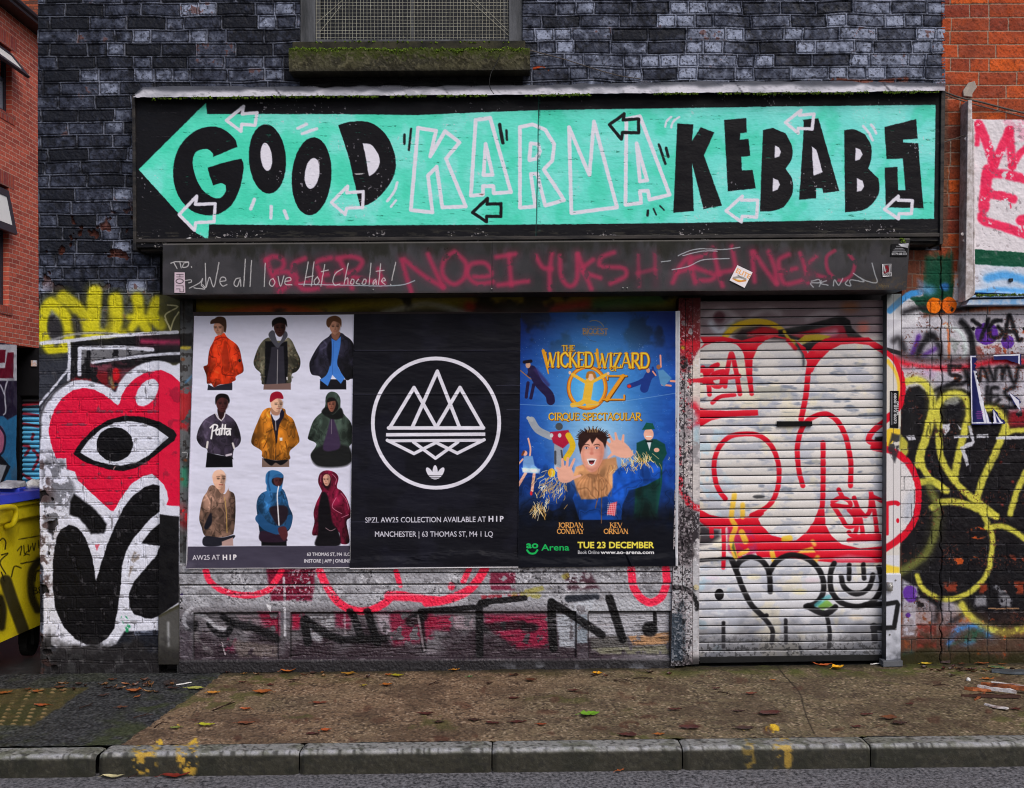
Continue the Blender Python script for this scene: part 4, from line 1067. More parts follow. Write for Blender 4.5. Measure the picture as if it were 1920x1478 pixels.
    c.ell(520, 960, 70, 36, (190, 150, 196), 0, .5, 14)
    # black lower field
    c.fill([(255, 1300), (270, 1180), (330, 1090), (430, 1075), (520, 1130), (590, 1230), (620, 1130), (680, 1100), (860, 1100), (980, 1150), (1060, 1240), (1280, 1260), (1340, 1340), (1900, 1300), (1900, 3300), (255, 3300)], BK, .98, 5)
    c.line([(740, 880), (745, 960), (850, 990), (720, 1080)], 40, BK, .9, 4); c.line([(740, 880), (840, 885)], 40, BK, .9, 4); c.line([(590, 1130), (700, 1080), (900, 1040), (890, 920), (940, 1060)], 42, BK, .9, 6)
    # writing on the grey patch
    for p in ([(980, 920), (1030, 1030), (1040, 920), (1080, 910), (1120, 1030)], [(1130, 900), (1180, 1020), (1200, 910), (1260, 900), (1260, 1010)], [(1260, 960), (1310, 880), (1350, 1000), (1390, 1040), (1420, 900), (1520, 880)],
              [(1110, 1090), (1105, 1250)], [(1215, 1095), (1150, 1110), (1150, 1270), (1230, 1210)], [(1150, 1180), (1210, 1170)], [(1380, 1085), (1290, 1130), (1310, 1190), (1400, 1220), (1380, 1290), (1300, 1280)]):
        c.line(p, 36, BK, .92, 5)
    c.ell(760, 1210, 90, 62, (150, 152, 148), -10, .8, 6, wear=.2); c.fill([(1340, 1330), (1500, 1300), (1500, 1478), (1300, 1478)], (150, 26, 40), .8, 12, wear=.3)
    c.at(1640, 1030, 5.279)
    c.fill([(640, -20), (1900, -20), (1900, 800), (1250, 815), (1000, 720), (880, 560), (640, 470)], BK, .93, 6, wear=.3)
    c.fill([(400, 840), (640, 850), (830, 780), (1010, 760), (1250, 830), (1900, 800), (1900, 1400), (400, 1400)], (78, 64, 54), .92, 14, wear=.12)
    c.fill([(640, 480), (860, 560), (900, 690), (820, 800), (650, 850)], (164, 158, 168), .9, 8, wear=.22)
    c.at(1640, 520, 5.279)
    # yellow outlines
    Y1 = [([(280, 1040), (400, 1012), (490, 1050), (555, 1160), (570, 1300), (525, 1480)], 64), ([(640, 1480), (612, 1330), (680, 1190), (800, 1150), (900, 1200), (930, 1350), (890, 1500)], 62), ([(1090, 1300), (1200, 1310), (1270, 1390), (1300, 1500)], 58)]
    for p, w_ in Y1: c.line(p, w_, YL, .95, 5)
    c.at(1640, 780, 5.279)
    for p, w_ in (([(560, -20), (525, 150), (475, 300), (445, 400), (430, 475)], 84), ([(455, 440), (490, 540), (560, 630), (700, 735)], 62), ([(630, 190), (650, 380), (720, 540), (830, 690), (960, 810), (1100, 910), (1200, 995)], 66), ([(930, 40), (860, 250), (810, 480), (790, 620)], 72),
                  ([(1290, 100), (1200, 350), (1080, 600), (1010, 810)], 70), ([(1490, 560), (1400, 760), (1340, 970)], 62), ([(1280, 190), (1380, 145), (1600, 150)], 50), ([(430, 662), (560, 645), (640, 690), (705, 742)], 66), ([(570, 905), (650, 855), (800, 852), (950, 890), (1080, 950), (1200, 992)], 70),
                  ([(1060, 940), (1110, 1060), (1158, 1180), (1160, 1320), (1145, 1400), (1130, 1500), (1080, 1610), (960, 1730), (850, 1785), (700, 1815), (560, 1770), (460, 1690), (415, 1580)], 52), ([(1100, 1112), (1250, 1090), (1380, 1145), (1600, 1300)], 54)):
        c.line(p, w_, YL, .93, 4)
    c.line([(540, 690), (600, 850), (615, 1000), (585, 1200), (500, 1370), (400, 1450), (250, 1540)], 74, (120, 124, 62), .75, 8)
    c.fill([(250, 180), (320, 260), (325, 370), (290, 405), (240, 370)], YL, .85, 4)
    c.line([(530, 100), (510, 200)], 12, BK, .6, 3); c.line([(1150, 500), (1230, 330)], 12, (120, 116, 60), .6, 4)
    for q in ([(300, 195), (385, 190), (400, 235), (330, 240)], [(665, 90), (740, 75), (745, 130), (690, 200), (670, 150)], [(780, 195), (940, 190), (930, 215), (780, 220)], [(1005, 185), (1120, 180), (1125, 212), (1005, 218)], [(1195, 210), (1320, 195), (1600, 200), (1600, 225), (1195, 235)], [(920, 100), (950, 90), (990, 260), (960, 300), (890, 320), (930, 480), (905, 500), (845, 310), (890, 280), (960, 250)], [(815, 85), (860, 130), (840, 140)]):
        c.fill(q, (196, 196, 206), .95, 2)
    for (x, y, w_, h) in ((1020, 1160, 90, 60), (830, 1420, 100, 50), (980, 1420, 50, 30)): c.ell(x, y, w_, h, (188, 84, 34), 0, .95, 2, wear=.5)
    c.ell(1050, 1165, 70, 40, BK, 0, .95, 4)
    for (x, y) in ((760, 385), (545, 550), (565, 460), (1100, 345), (1250, 460), (1360, 650), (575, 1065), (530, 385), (1260, 880)): c.ell(x, y, 16, 12, (150, 52, 44), 20, .7, 3, wear=.4)
    # bottom of the wall
    c.at(1640, 1030, 5.279)
    c.fill([(270, 300), (420, 380), (400, 860), (265, 860)], (176, 174, 188), .95, 6, wear=.12)
    c.ell(345, 440, 70, 86, PU, -20, .95, 3); c.ell(322, 648, 22, 24, PU)
    c.fill([(400, 430), (600, 560), (640, 860), (400, 850)], (166, 158, 168), .8, 6, wear=.28)
    c.line([(640, 0), (650, 300), (650, 500), (600, 700)], 44, (32, 31, 36), .75, 8); c.line([(880, 640), (760, 720), (660, 820)], 48, (48, 44, 48), .9, 6)
    c.fill([(420, 740), (610, 740), (610, 980), (420, 980)], (128, 52, 44), .9, 5, wear=.3); c.fill([(650, 760), (820, 740), (820, 900), (640, 980)], (132, 66, 56), .8, 8, wear=.35)
    for q in ([(1200, 320), (1478, 320), (1478, 440), (1320, 440)], [(1330, 60), (1478, 80), (1478, 160), (1400, 170)], [(680, 330), (850, 330), (840, 420), (690, 420)], [(1040, 340), (1120, 350), (1110, 440), (1040, 430)]): c.fill(q, (152, 62, 38), .8, 6, wear=.45)
    for q in ([(1000, 460), (1120, 460), (1100, 560), (980, 570)], [(1230, 450), (1360, 460), (1340, 570), (1230, 560)], [(1160, 330), (1300, 320), (1310, 430), (1190, 430)]): c.fill(q, (150, 150, 158), .8, 6, wear=.48)
    c.line([(860, 550), (930, 650), (1080, 765), (1250, 815), (1400, 805), (1600, 760)], 64, YL, .92, 6)
    c.line([(730, 930), (800, 820), (900, 760), (1000, 770)], 52, (66, 128, 196), .85, 8); c.line([(1060, 810), (1140, 860)], 50, (66, 128, 196), .7, 10); c.line([(860, 930), (960, 905)], 50, (70, 130, 190), .7, 10)
    c.fill([(740, 960), (960, 790), (1060, 800), (1100, 860), (1000, 900), (860, 920)], (46, 84, 64), .85, 10)
    c.line([(1125, 588), (1420, 586)], 10, (196, 150, 110), .9, 2)
    c.ell(320, 1050, 70, 60, (40, 86, 84), 0, .8, 10)

# guide rail right of the shutter with its lower cover plate
c = Canvas(((1663, 552), (1690, 551), (1687, 1248), (1660, 1250)), 1.4, (204, 200, 196), jit=.2)
n1, n2 = fbm(c.X, c.Y, 30, 4, 33), fbm(c.X, c.Y, 5, 3, 34)
right_mural(c)
c.at(1640, 780, 5.279); c.fill([(100, 300), (252, 330), (252, 1290), (100, 1350)], (208, 200, 194), 1, 2)
c.at(1640, 520, 5.279); c.fill([(120, 780), (260, 900), (260, 1478), (120, 1478)], (206, 200, 192), 1, 2); c.line([(120, 830), (200, 930), (240, 1080), (232, 1300)], 30, (226, 190, 70), .95, 3)
shutter_paint(c, True)
c.at(1640, 780, 5.279)
c.fill([(118, 140), (150, 120), (252, 130), (252, 180), (150, 300), (118, 300)], (226, 190, 50), .95, 2); c.fill([(170, 170), (252, 190), (240, 330), (200, 470), (130, 330)], (46, 46, 52), .9, 4, wear=.25)
c.line([(110, 870), (200, 860), (230, 870)], 44, (204, 18, 46), 1, 2); c.line([(125, 880), (125, 1170)], 28, (204, 18, 46), 1, 2); c.ell(228, 1038, 15, 24, (204, 18, 46))
c.at(1640, 1030, 5.279)
c.fill([(104, 60), (245, 60), (245, 240), (104, 240)], (206, 206, 214), 1, 2); c.fill([(104, 150), (245, 180), (245, 240), (104, 260)], (226, 196, 60), .95, 4)
c.fill([(100, 235), (275, 235), (275, 1300), (90, 1300)], (190, 192, 204), 1, 2)
c.line([(95, 540), (210, 522), (222, 545), (205, 650), (185, 770), (100, 775)], 46, (20, 20, 24), .97, 2.5, False)
c.at(0, 0, 1)
c.tint(ss(1185, 1250, c.Y + (n1 - .5) * 70) * (.5 + n2 * .6), (50, 52, 58), .9)
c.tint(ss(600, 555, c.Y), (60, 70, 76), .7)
c.tint(ss(.8, .2, np.abs(c.X - 1675)) * ss(1080, 1070, c.Y), (60, 54, 60), .7)
rail = grid_mesh('guide_rail', c, .03, ss(1075, 1077, c.Y) * .012, M_METAL, shop, .09)
bm = bmesh.new(); pbox(bm, ((1656, 1240), (1693, 1239), (1693, 1250), (1656, 1251)), .07, .0)
obj('rail_foot', bm, plain('grey_steel', (96, 98, 104), .5), rail, bevel=.003)
bm = bmesh.new()
for (x, y, r_) in ((1668, 1100, .022),): tube(bm, [P(1668, 1092, .043), P(1668, 1108, .05)], r_ * .8, 16)
disc(bm, P(1669, 1099, .045), (0, -1, 0), .012, .018, 14)
obj('lock', bm, plain('worn_steel', (170, 168, 166), .35, metal=.4), rail, smooth=True)
M_DULL = plain('dull_bolt', (110, 108, 108), .5)
for (x, y) in ((1679, 1088), (1679, 1180), (1668, 1190)):
    bm = bmesh.new(); disc(bm, P(x, y, .041), (0, -1, 0), .005, .005, 10); obj('bolt', bm, M_DULL, rail)

# ================================================================ shop's end wall (right of the rail) and the neighbour
def end_wall(quad, d, orange=True):
    c = Canvas(quad, 1.1, (150, 72, 46), jit=.8)
    E, R, H = bricks(c.X, c.Y, 25.3, .002, 10, 9, 71, 36, 'flemish', .6)
    nA, nB, nC = fbm(c.X, c.Y, 40, 4, 23), fbm(c.X, c.Y, 8, 3, 24), fbm(c.X, c.Y, 3, 3, 25)
    c.tint(ss(.3, .8, R), (182, 82, 42), .8); c.tint(ss(.75, .85, R), (206, 98, 40), .7); c.tint(ss(.3, .1, R), (126, 58, 46), .8)
    c.tint(ss(.45, .8, nA), (120, 58, 44), .45); c.tint(ss(.62, .8, nC), (70, 40, 34), .35)
    c.tint(ss(170, 260, c.Y + (nA - .5) * 60) * ss(330, 300, c.Y), (88, 56, 46), .6)
    c.tint(ss(1.5, .7, E), (150, 140, 128), .85)
    c.tint(ss(1766, 1756, c.X) * ss(200, 480, c.Y), (74, 56, 50), .6)
    rel = ss(.4, 1.8, E + (nB - .5) * .8) * .004 + (R - .5) * .003 + (nB - .5) * .005 + (nC - .5) * .002
    C0 = c.C.copy()
    right_mural(c)
    if quad[0][0] < 1700:
        shutter_paint(c, True)
        c.at(1640, 780, 5.279)
        c.line([(200, 860), (225, 868)], 44, (204, 18, 46), 1, 2); c.ell(228, 1038, 15, 24, (204, 18, 46))
    keep = ss(500, 530, c.Y + (nA - .5) * 40)
    k = np.maximum(keep, ss(468, 490, c.Y + (nB - .5) * 16) * ss(1728, 1740, c.X) * ss(1792, 1780, c.X))[..., None]
    c.C = C0 * (1 - k) + c.C * k
    c.tint(ss(1120, 1200, c.Y + (nA - .5) * 60) * ss(.3, .6, nB), (74, 52, 44), .6)
    wear = ss(.72, .78, nC) * ss(.55, .7, nA) * ss(560, 600, c.Y)
    c.tint(wear, (92, 50, 40), .8)
    low = ss(540, 580, c.Y)
    c.tint(ss(1.2, .3, E + (nC - .5)) * low, (14, 13, 16), .55)
    c.tint(ss(2.2, 1.4, E) * ss(.8, 1.4, E) * low * ss(.55, .7, nB), (150, 150, 160), .4)
    c.tint(ss(1208, 1232, c.Y + (nA - .5) * 30), (44, 42, 22), .9); c.tint(ss(1236, 1250, c.Y), (58, 60, 26), .6)
    crack = ss(1.4, .5, np.abs(c.X - 1764 - (vn(c.Y / 14, c.Y * 0, 3) - .5) * 7))
    c.tint(crack * ss(470, 520, c.Y), (22, 18, 18), .85)
    return c, rel - crack * .012
c, rel = end_wall(((1690, 470), (1764.5, 470), (1764.5, 1275), (1686, 1275)), 0)
c.tint(ss(1716, 1712, c.X) * ss(600, 640, c.Y) * 0, (0, 0, 0))
smoothp = ss(1718, 1714, c.X)
o2 = grid_mesh('end_wall', c, .0, rel * (1 - smoothp) + smoothp * .012, M_BARE, shop, .14)
nb = thing('neighbour_building', 'orange brick building joined to the black shop, graffiti over its lower wall', 'building')
c, rel = end_wall(((1765, -40), (2080, -40), (2080, 1275), (1765, 1275)), 0)
up = ss(480, 440, c.Y)
edge_ = ss(1781, 1773, c.X + (vn(c.Y / 9, c.Y * 0, 8) - .5) * 5) * ss(150, 175, c.Y)
c.tint(edge_ * up, (96, 74, 64), .8)
grid_mesh('brick_wall', c, -.004, rel, M_BARE, nb, .14)
bm = bmesh.new(); box(bm, P(1766, 0)[0], P(2075, 0)[0], .145, 9, -.2, 6.4)
obj('building_core', bm, plain('dull_brick', (110, 62, 48), .8), nb)
# drips of mortar and a torn bit of flashing on the neighbour's wall
bm = bmesh.new()
prism(bm, [(1806, 170), (1816, 155), (1828, 152), (1832, 164), (1822, 176), (1824, 182), (1807, 180)], .012, -.004)
obj('mortar_patch', bm, plain('old_mortar', (170, 160, 152), .8, 80, .8), nb, bevel=.003)
# ================================================================ the painted sign
sign = thing('shop_sign', 'long turquoise arrow shaped sign with hand painted black and white lettering', 'sign')
SQ = ((250, 180), (1768, 168), (1764, 452), (252, 464))
c = Canvas(SQ, 1.0, (24, 24, 29), jit=.35)
n1, n2, n3 = fbm(c.X, c.Y, 60, 4, 61), fbm(c.X, c.Y, 26, 4, 62, ay=.12), fbm(c.X, c.Y, 5, 3, 63, ay=.5)
C0 = c.C.copy()
TEAL = [(260, 318), (386, 193), (388.5, 214), (640, 214.5), (780, 216), (930, 210), (1008, 207), (1280, 203), (1480, 200), (1754, 197), (1751, 410), (1560, 413), (1280, 418), (1000, 421), (640, 423), (392, 421), (390, 450), (368, 437)]
c.fill(TEAL, (90, 216, 190), 1, 1.2)
tm = np.clip((c.C - C0).sum(-1) / 340, 0, 1)
c.tint(tm * ss(420, 1700, c.X), (122, 216, 214), .85)
c.tint(tm * ss(.5, .75, n1), (140, 222, 218), .6); c.tint(tm * ss(.55, .8, 1 - n1), (66, 204, 172), .6)
c.tint(tm * ss(.6, .8, n2), (44, 178, 146), .18)
WH = (214, 212, 230); BK = (23, 22, 27)
c.at(0, 0, 2.956)
c.fill([(1315, 815), (1300, 770), (1240, 718), (1170, 702), (1090, 722), (1010, 790), (966, 890), (962, 1000), (990, 1090), (1050, 1160), (1120, 1190), (1200, 1190), (1280, 1140), (1330, 1040), (1350, 930), (1338, 880), (1245, 900), (1150, 930), (1165, 985), (1182, 1028), (1225, 1016), (1250, 1028), (1250, 1065), (1220, 1097), (1180, 1095), (1120, 1050), (1080, 970), (1068, 900), (1085, 845), (1140, 826), (1175, 845), (1182, 870)], BK, 1, 1.2, 55)
c.ell(1482, 882, 103, 193, BK, -4); c.ell(1476, 870, 31, 78, WH, -6)
c.ell(1727, 978, 110, 217, BK, 4); c.ell(1730, 962, 40, 86, WH, 8)
for p, w_ in (([(1650, 712), (1700, 690)], 17), ([(1675, 742), (1755, 714)], 17), ([(1410, 1105), (1390, 1158)], 20), ([(1503, 1145), (1502, 1208)], 19), ([(1576, 1170), (1592, 1210)], 19)): c.line(p, w_, WH, .95, 1.5)
c.at(640, 0, 2.956)
c.fill([(-18, 695), (60, 674), (160, 680), (240, 738), (288, 830), (302, 920), (280, 1000), (222, 1080), (160, 1128), (105, 1150), (70, 1000), (40, 870), (5, 760)], BK, 1, 1.2, 55)
c.fill([(118, 795), (168, 805), (206, 860), (212, 905), (192, 950), (155, 978), (148, 950), (135, 870)], WH, 1, 1.2, 60)
KARMA = [[(425, 710), (525, 725), (493, 868), (575, 728), (655, 790), (580, 880), (690, 1145), (560, 1150), (528, 925), (480, 975), (505, 1178), (385, 1165)],
  [(745, 665), (825, 655), (940, 1065), (845, 1072), (842, 1032), (785, 1032), (785, 1080), (718, 1085)], [(800, 798), (838, 970), (788, 972)],
  [(990, 705), (1060, 690), (1130, 720), (1180, 800), (1170, 890), (1122, 940), (1235, 1110), (1130, 1140), (1085, 962), (1050, 965), (1075, 1145), (990, 1152)], [(1050, 795), (1090, 800), (1102, 840), (1082, 880), (1042, 888)],
  [(1262, 705), (1375, 972), (1400, 675), (1528, 1150), (1275, 1182)], [(1580, 660), (1655, 645), (1820, 1080), (1708, 1107), (1700, 1058), (1655, 1060), (1662, 1125), (1575, 1135)], [(1636, 795), (1695, 1000), (1655, 1006)]]
for p in KARMA: c.line(p, 21, WH, 1, 1.3, False, True)
for p, w_, col in (([(350, 748), (350, 798)], 14, BK), ([(387, 715), (375, 832)], 13, BK), ([(877, 692), (895, 792)], 20, BK), ([(915, 724), (918, 775)], 13, BK), ([(1760, 802), (1796, 908)], 15, BK), ([(1800, 822), (1812, 868)], 16, BK), ([(1700, 1168), (1697, 1195)], 14, BK), ([(1730, 1158), (1745, 1190)], 10, BK), ([(1765, 1142), (1790, 1165)], 8, BK),
                   ([(310, 1012), (295, 1060), (255, 1115)], 15, WH), ([(302, 1112), (275, 1146)], 14, WH), ([(1795, 702), (1805, 670), (1828, 648)], 12, WH), ([(1828, 708), (1840, 675), (1872, 650)], 12, WH)): c.line(p, w_, col, .95, 1.4)
c.at(1280, 0, 2.956)
for p in ([(-30, 685), (60, 690), (52, 782), (100, 705), (175, 735), (118, 862), (218, 1140), (115, 1160), (52, 905), (62, 1170), (-52, 1180)],
          [(230, 665), (352, 655), (355, 735), (320, 740), (318, 775), (365, 770), (375, 865), (325, 870), (328, 945), (388, 942), (405, 1045), (250, 1062)],
          [(445, 722), (500, 710), (570, 740), (605, 810), (605, 880), (570, 935), (608, 1000), (605, 1080), (562, 1148), (500, 1170), (428, 1172)],
          [(665, 665), (752, 655), (868, 1060), (780, 1072), (772, 1045), (738, 1045), (740, 1100), (645, 1108), (670, 722)],
          [(895, 722), (950, 718), (1010, 745), (1045, 810), (1045, 880), (1028, 935), (1085, 990), (1090, 1060), (1060, 1120), (1000, 1165), (900, 1178)],
          [(1118, 705), (1295, 660), (1302, 770), (1222, 775), (1222, 790), (1305, 795), (1335, 1155), (1125, 1150), (1120, 930), (1190, 925), (1195, 1055), (1235, 1055), (1220, 880), (1130, 882)]):
    c.fill(p, BK, 1, 1.2, 35)
for p in ([(512, 808), (535, 818), (545, 843), (535, 868), (510, 876)], [(502, 988), (530, 1000), (540, 1025), (525, 1052), (498, 1062)], [(716, 812), (742, 832), (775, 955), (725, 975)], [(960, 820), (985, 830), (997, 857), (982, 883), (956, 892)], [(966, 988), (998, 1003), (1006, 1035), (990, 1058), (966, 1063)]):
    c.fill(p, WH, 1, 1.2)
c.line([(1000, 700), (1030, 735), (1053, 778)], 15, WH, .95, 1.6); c.line([(1045, 692), (1060, 712), (1072, 740)], 15, WH, .95, 1.6)
ARW = [(0, 0, [(1255, 668), (1350, 590), (1342, 632), (1425, 625), (1413, 695), (1340, 690), (1335, 728)], WH), (0, 0, [(992, 1190), (1090, 1088), (1083, 1133), (1193, 1130), (1186, 1230), (1085, 1235), (1078, 1277)], WH),
       (1280, 0, [(570, 680), (655, 612), (648, 640), (728, 632), (718, 715), (640, 712), (640, 738)], WH), (1280, 0, [(240, 1170), (330, 1088), (326, 1110), (416, 1110), (410, 1205), (330, 1200), (325, 1230)], WH),
       (1280, 0, [(1117, 1160), (1195, 1088), (1193, 1110), (1273, 1113), (1268, 1185), (1200, 1185), (1196, 1214)], WH), (640, 0, [(-55, 1123), (35, 1032), (30, 1070), (122, 1062), (118, 1150), (30, 1155), (22, 1190)], WH),
       (640, 0, [(727, 1178), (810, 1100), (808, 1132), (885, 1130), (885, 1200), (805, 1200), (805, 1230)], BK), (640, 0, [(1485, 692), (1568, 632), (1562, 665), (1648, 660), (1648, 737), (1558, 735), (1552, 772)], BK)]
for ox, oy, p, col in ARW:
    c.at(ox, oy, 2.956); c.line(p, 18, col, 1, 1.3, False, True)
c.at(0, 0, 1)
seam = ss(1.4, .5, np.abs(c.X - 1008 + (c.Y - 300) * .02))
c.tint(seam * .8, (30, 66, 62)); c.tint(ss(3.5, 1, np.abs(c.X - 1011)) * ss(.5, .7, n3), (40, 90, 84), .5)
cr = ss(.86, .92, n2) * ss(.5, .65, n3)
c.tint(cr * (1 - tm), (70, 68, 74), .5); c.tint(cr * tm, (36, 110, 92), .6)
edge2 = ss(424, 436, c.Y + (c.X - 960) * .006)
c.tint(edge2 * ss(.6, .75, n2), (62, 60, 54), .6); c.tint(edge2 * ss(.8, .84, n3) * ss(.55, .65, n1), (206, 200, 200), .7)
c.tint(ss(.93, .95, fbm(c.X, c.Y, 4, 2, 77)) * ss(.6, .7, n1), (206, 200, 210), .5)
c.at(0, 0, 2.956); c.fill([(1005, 1335), (1050, 1315), (1062, 1320), (1030, 1338)], (220, 218, 222))
c.at(640, 0, 2.956); c.fill([(70, 962), (130, 960), (112, 968), (80, 968)], (220, 218, 222), .8); c.fill([(760, 1075), (795, 1075), (780, 1085)], (120, 80, 60), .8)
rel = (n3 - .5) * .0008 + (n1 - .5) * .003 - seam * .004 - cr * .002
board = grid_mesh('board', c, .15, rel, M_SIGN, sign, .17)
M_BLACKT = plain('black_timber', (30, 30, 34), .6, 90, .8, .5, stretch=(.2, 1, 1), col2=(64, 60, 58), c2scale=16)
bm = bmesh.new()
pbox(bm, ((247, 178), (253, 178), (255, 470), (249, 470)), .165, 0); pbox(bm, ((1765, 166), (1773, 166), (1768, 458), (1762, 458)), .165, 0)
pbox(bm, ((249, 448), (1766, 437), (1765, 444), (249, 455)), .162, .0); pbox(bm, ((256, 455.5), (1700, 445), (1700, 449.5), (256, 461)), .13, .0)
pbox(bm, ((260, 461), (306, 461), (306, 471), (262, 471)), .1, .0); pbox(bm, ((1700, 445), (1762, 444.5), (1760, 458), (1704, 459)), .12, .0)
obj('frame', bm, M_BLACKT, sign, bevel=.003)
# lead flashing over the sign, dressed down and ragged
nx, nyy = 420, 9
xs = np.linspace(250, 1772, nx); v = np.linspace(0, 1, nyy)
XX, VV = np.meshgrid(xs, v)
top = np.interp(xs, [250, 268, 560, 1000, 1280, 1560, 1690, 1772], [178, 162, 163, 160, 153, 152, 155, 157])
bot = np.interp(xs, [250, 560, 1000, 1280, 1560, 1772], [183, 180, 177.5, 174, 173, 170])
w1_ = vn(xs / 23., xs * 0, 5); w2_ = vn(xs / 6., xs * 0, 6)
D = VV ** .8 * .19 + .02 + (vn(XX / 60, VV * 2, 8) - .5) * .012
YY = top + (bot - top) * VV + (w1_ - .5) * 5 * (1 - VV) + (w2_ - .5) * 1.4 * VV
pos = np.stack([(XX - HX) * S * (DIST - D) / DIST, -D, EYE + (HY - YY) * S * (DIST - D) / DIST], -1)
fc = Canvas(None, xy=(XX, YY), col=(188, 186, 194))
f1, f2 = fbm(XX, YY, 30, 4, 3), fbm(XX, YY * 3, 7, 3, 5)
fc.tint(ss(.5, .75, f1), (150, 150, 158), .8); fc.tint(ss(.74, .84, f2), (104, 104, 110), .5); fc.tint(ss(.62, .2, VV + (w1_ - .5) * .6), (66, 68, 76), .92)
fc.tint(ss(562, 575, XX) * ss(1010, 990, XX) * ss(.8, .1, VV), (90, 90, 98), .5)
for x in (520, 835, 1385, 1662): fc.tint(ss(2.0, .8, np.abs(XX - x - (VV - .5) * 14)), (52, 52, 58), .9)
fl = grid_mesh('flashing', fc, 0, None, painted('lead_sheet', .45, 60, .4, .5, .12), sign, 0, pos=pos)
r = random.Random(2)
moss('moss', [(x + r.uniform(-3, 3), float(np.interp(x, xs, bot)) + 1.5 + r.uniform(-.6, 1.2), r.uniform(1.2, 3.2)) for x in range(285, 1765, 6) if vn(np.array([x / 40.]), np.array([7.]), 3)[0] > .28], .205, sign, 12)

# ================================================================ shutter box above the shop front
hood = thing('shutter_box', 'long dark grey metal roller shutter box scrawled with red spray tags', 'shutter box')
c = Canvas(((305, 457), (1706, 447), (1700, 543), (305, 553)), 1.15, (54, 53, 57), jit=.3)
n1, n2, n3 = fbm(c.X, c.Y, 70, 4, 91), fbm(c.X, c.Y, 12, 4, 92, ay=2.6), fbm(c.X, c.Y, 4, 3, 93)
T = c.Y - (457 - (c.X - 305) * .0072)
c.tint(ss(.45, .7, n1), (68, 66, 71), .6); c.tint(ss(.55, .8, 1 - n1), (44, 43, 46), .6)
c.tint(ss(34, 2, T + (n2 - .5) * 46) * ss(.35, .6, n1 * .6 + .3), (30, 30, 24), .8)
c.tint(ss(90, 98, T), (48, 44, 42), .7); c.tint(ss(1560, 1690, c.X) * ss(60, 95, T) * ss(.4, .7, n3), (92, 72, 46), .6)
c.at(300, 440, 4.0)
RD = (158, 46, 80)
def red(paths, w_=36, a=.78, sf=6, wear=.24):
    for p in paths: c.line(p, w_, RD, a, sf, wear=wear)
red([[(800, 190), (830, 280), (900, 430)], [(795, 195), (850, 165), (920, 190), (920, 250), (850, 290), (940, 280), (985, 310), (960, 380), (900, 420)], [(1085, 180), (1000, 225), (1020, 310), (1065, 405), (1180, 405)], [(1020, 365), (1120, 345)],
     [(1280, 175), (1180, 205), (1200, 290), (1235, 378), (1390, 372)], [(1210, 305), (1340, 285)], [(1350, 190), (1400, 300), (1440, 400)], [(1330, 180), (1430, 165), (1512, 195), (1490, 255), (1420, 300), (1540, 340), (1680, 365)], [(1640, 260), (1655, 300), (1662, 360)]])
c.at(640, 440, 2.956)
red([[(335, 140), (360, 230), (388, 315)], [(350, 140), (460, 230), (565, 292)], [(480, 110), (520, 200), (565, 290)], [(625, 95), (572, 140), (562, 220), (620, 275), (680, 240), (690, 160), (630, 98)], [(735, 235), (830, 225), (800, 160), (720, 165), (700, 220), (750, 270), (840, 262)], [(860, 125), (965, 108)], [(930, 115), (942, 280)], [(870, 280), (1035, 258)],
     [(1080, 120), (1115, 180), (1165, 190)], [(1168, 105), (1155, 200), (1155, 305)], [(1212, 120), (1218, 230), (1262, 285), (1305, 250), (1308, 110)], [(1312, 110), (1345, 200), (1385, 300)], [(1395, 140), (1335, 200), (1435, 240)], [(1510, 100), (1445, 125), (1440, 175), (1560, 185), (1575, 230), (1492, 272)]], 25)
red([[(1645, 110), (1650, 285)], [(1738, 100), (1742, 280)], [(1640, 215), (1745, 190)]], 22, .5, 5, .4)
c.at(1240, 440, 4.0)
red([[(85, 360), (140, 240), (215, 165), (225, 250), (255, 360)], [(110, 285), (235, 250)], [(350, 150), (220, 190), (240, 240), (390, 300), (370, 340), (280, 345)], [(390, 100), (420, 250), (460, 385)], [(530, 90), (560, 260)], [(420, 290), (560, 262)], [(680, 130), (690, 240), (700, 350)], [(695, 130), (780, 260), (865, 368)], [(805, 130), (850, 250), (865, 365)], [(955, 150), (885, 190), (890, 280), (930, 368), (1055, 345)], [(900, 282), (1010, 255)]], 34)
red([[(1040, 140), (1080, 260), (1100, 360)], [(1160, 165), (1085, 262), (1245, 330)]], 30, .7, 5, .32)
red([[(1300, 120), (1240, 170), (1250, 270), (1330, 345), (1420, 310), (1450, 220), (1410, 150)]], 28, .75, 4, .25)
LT = (196, 194, 196)
c.at(300, 440, 4.0)
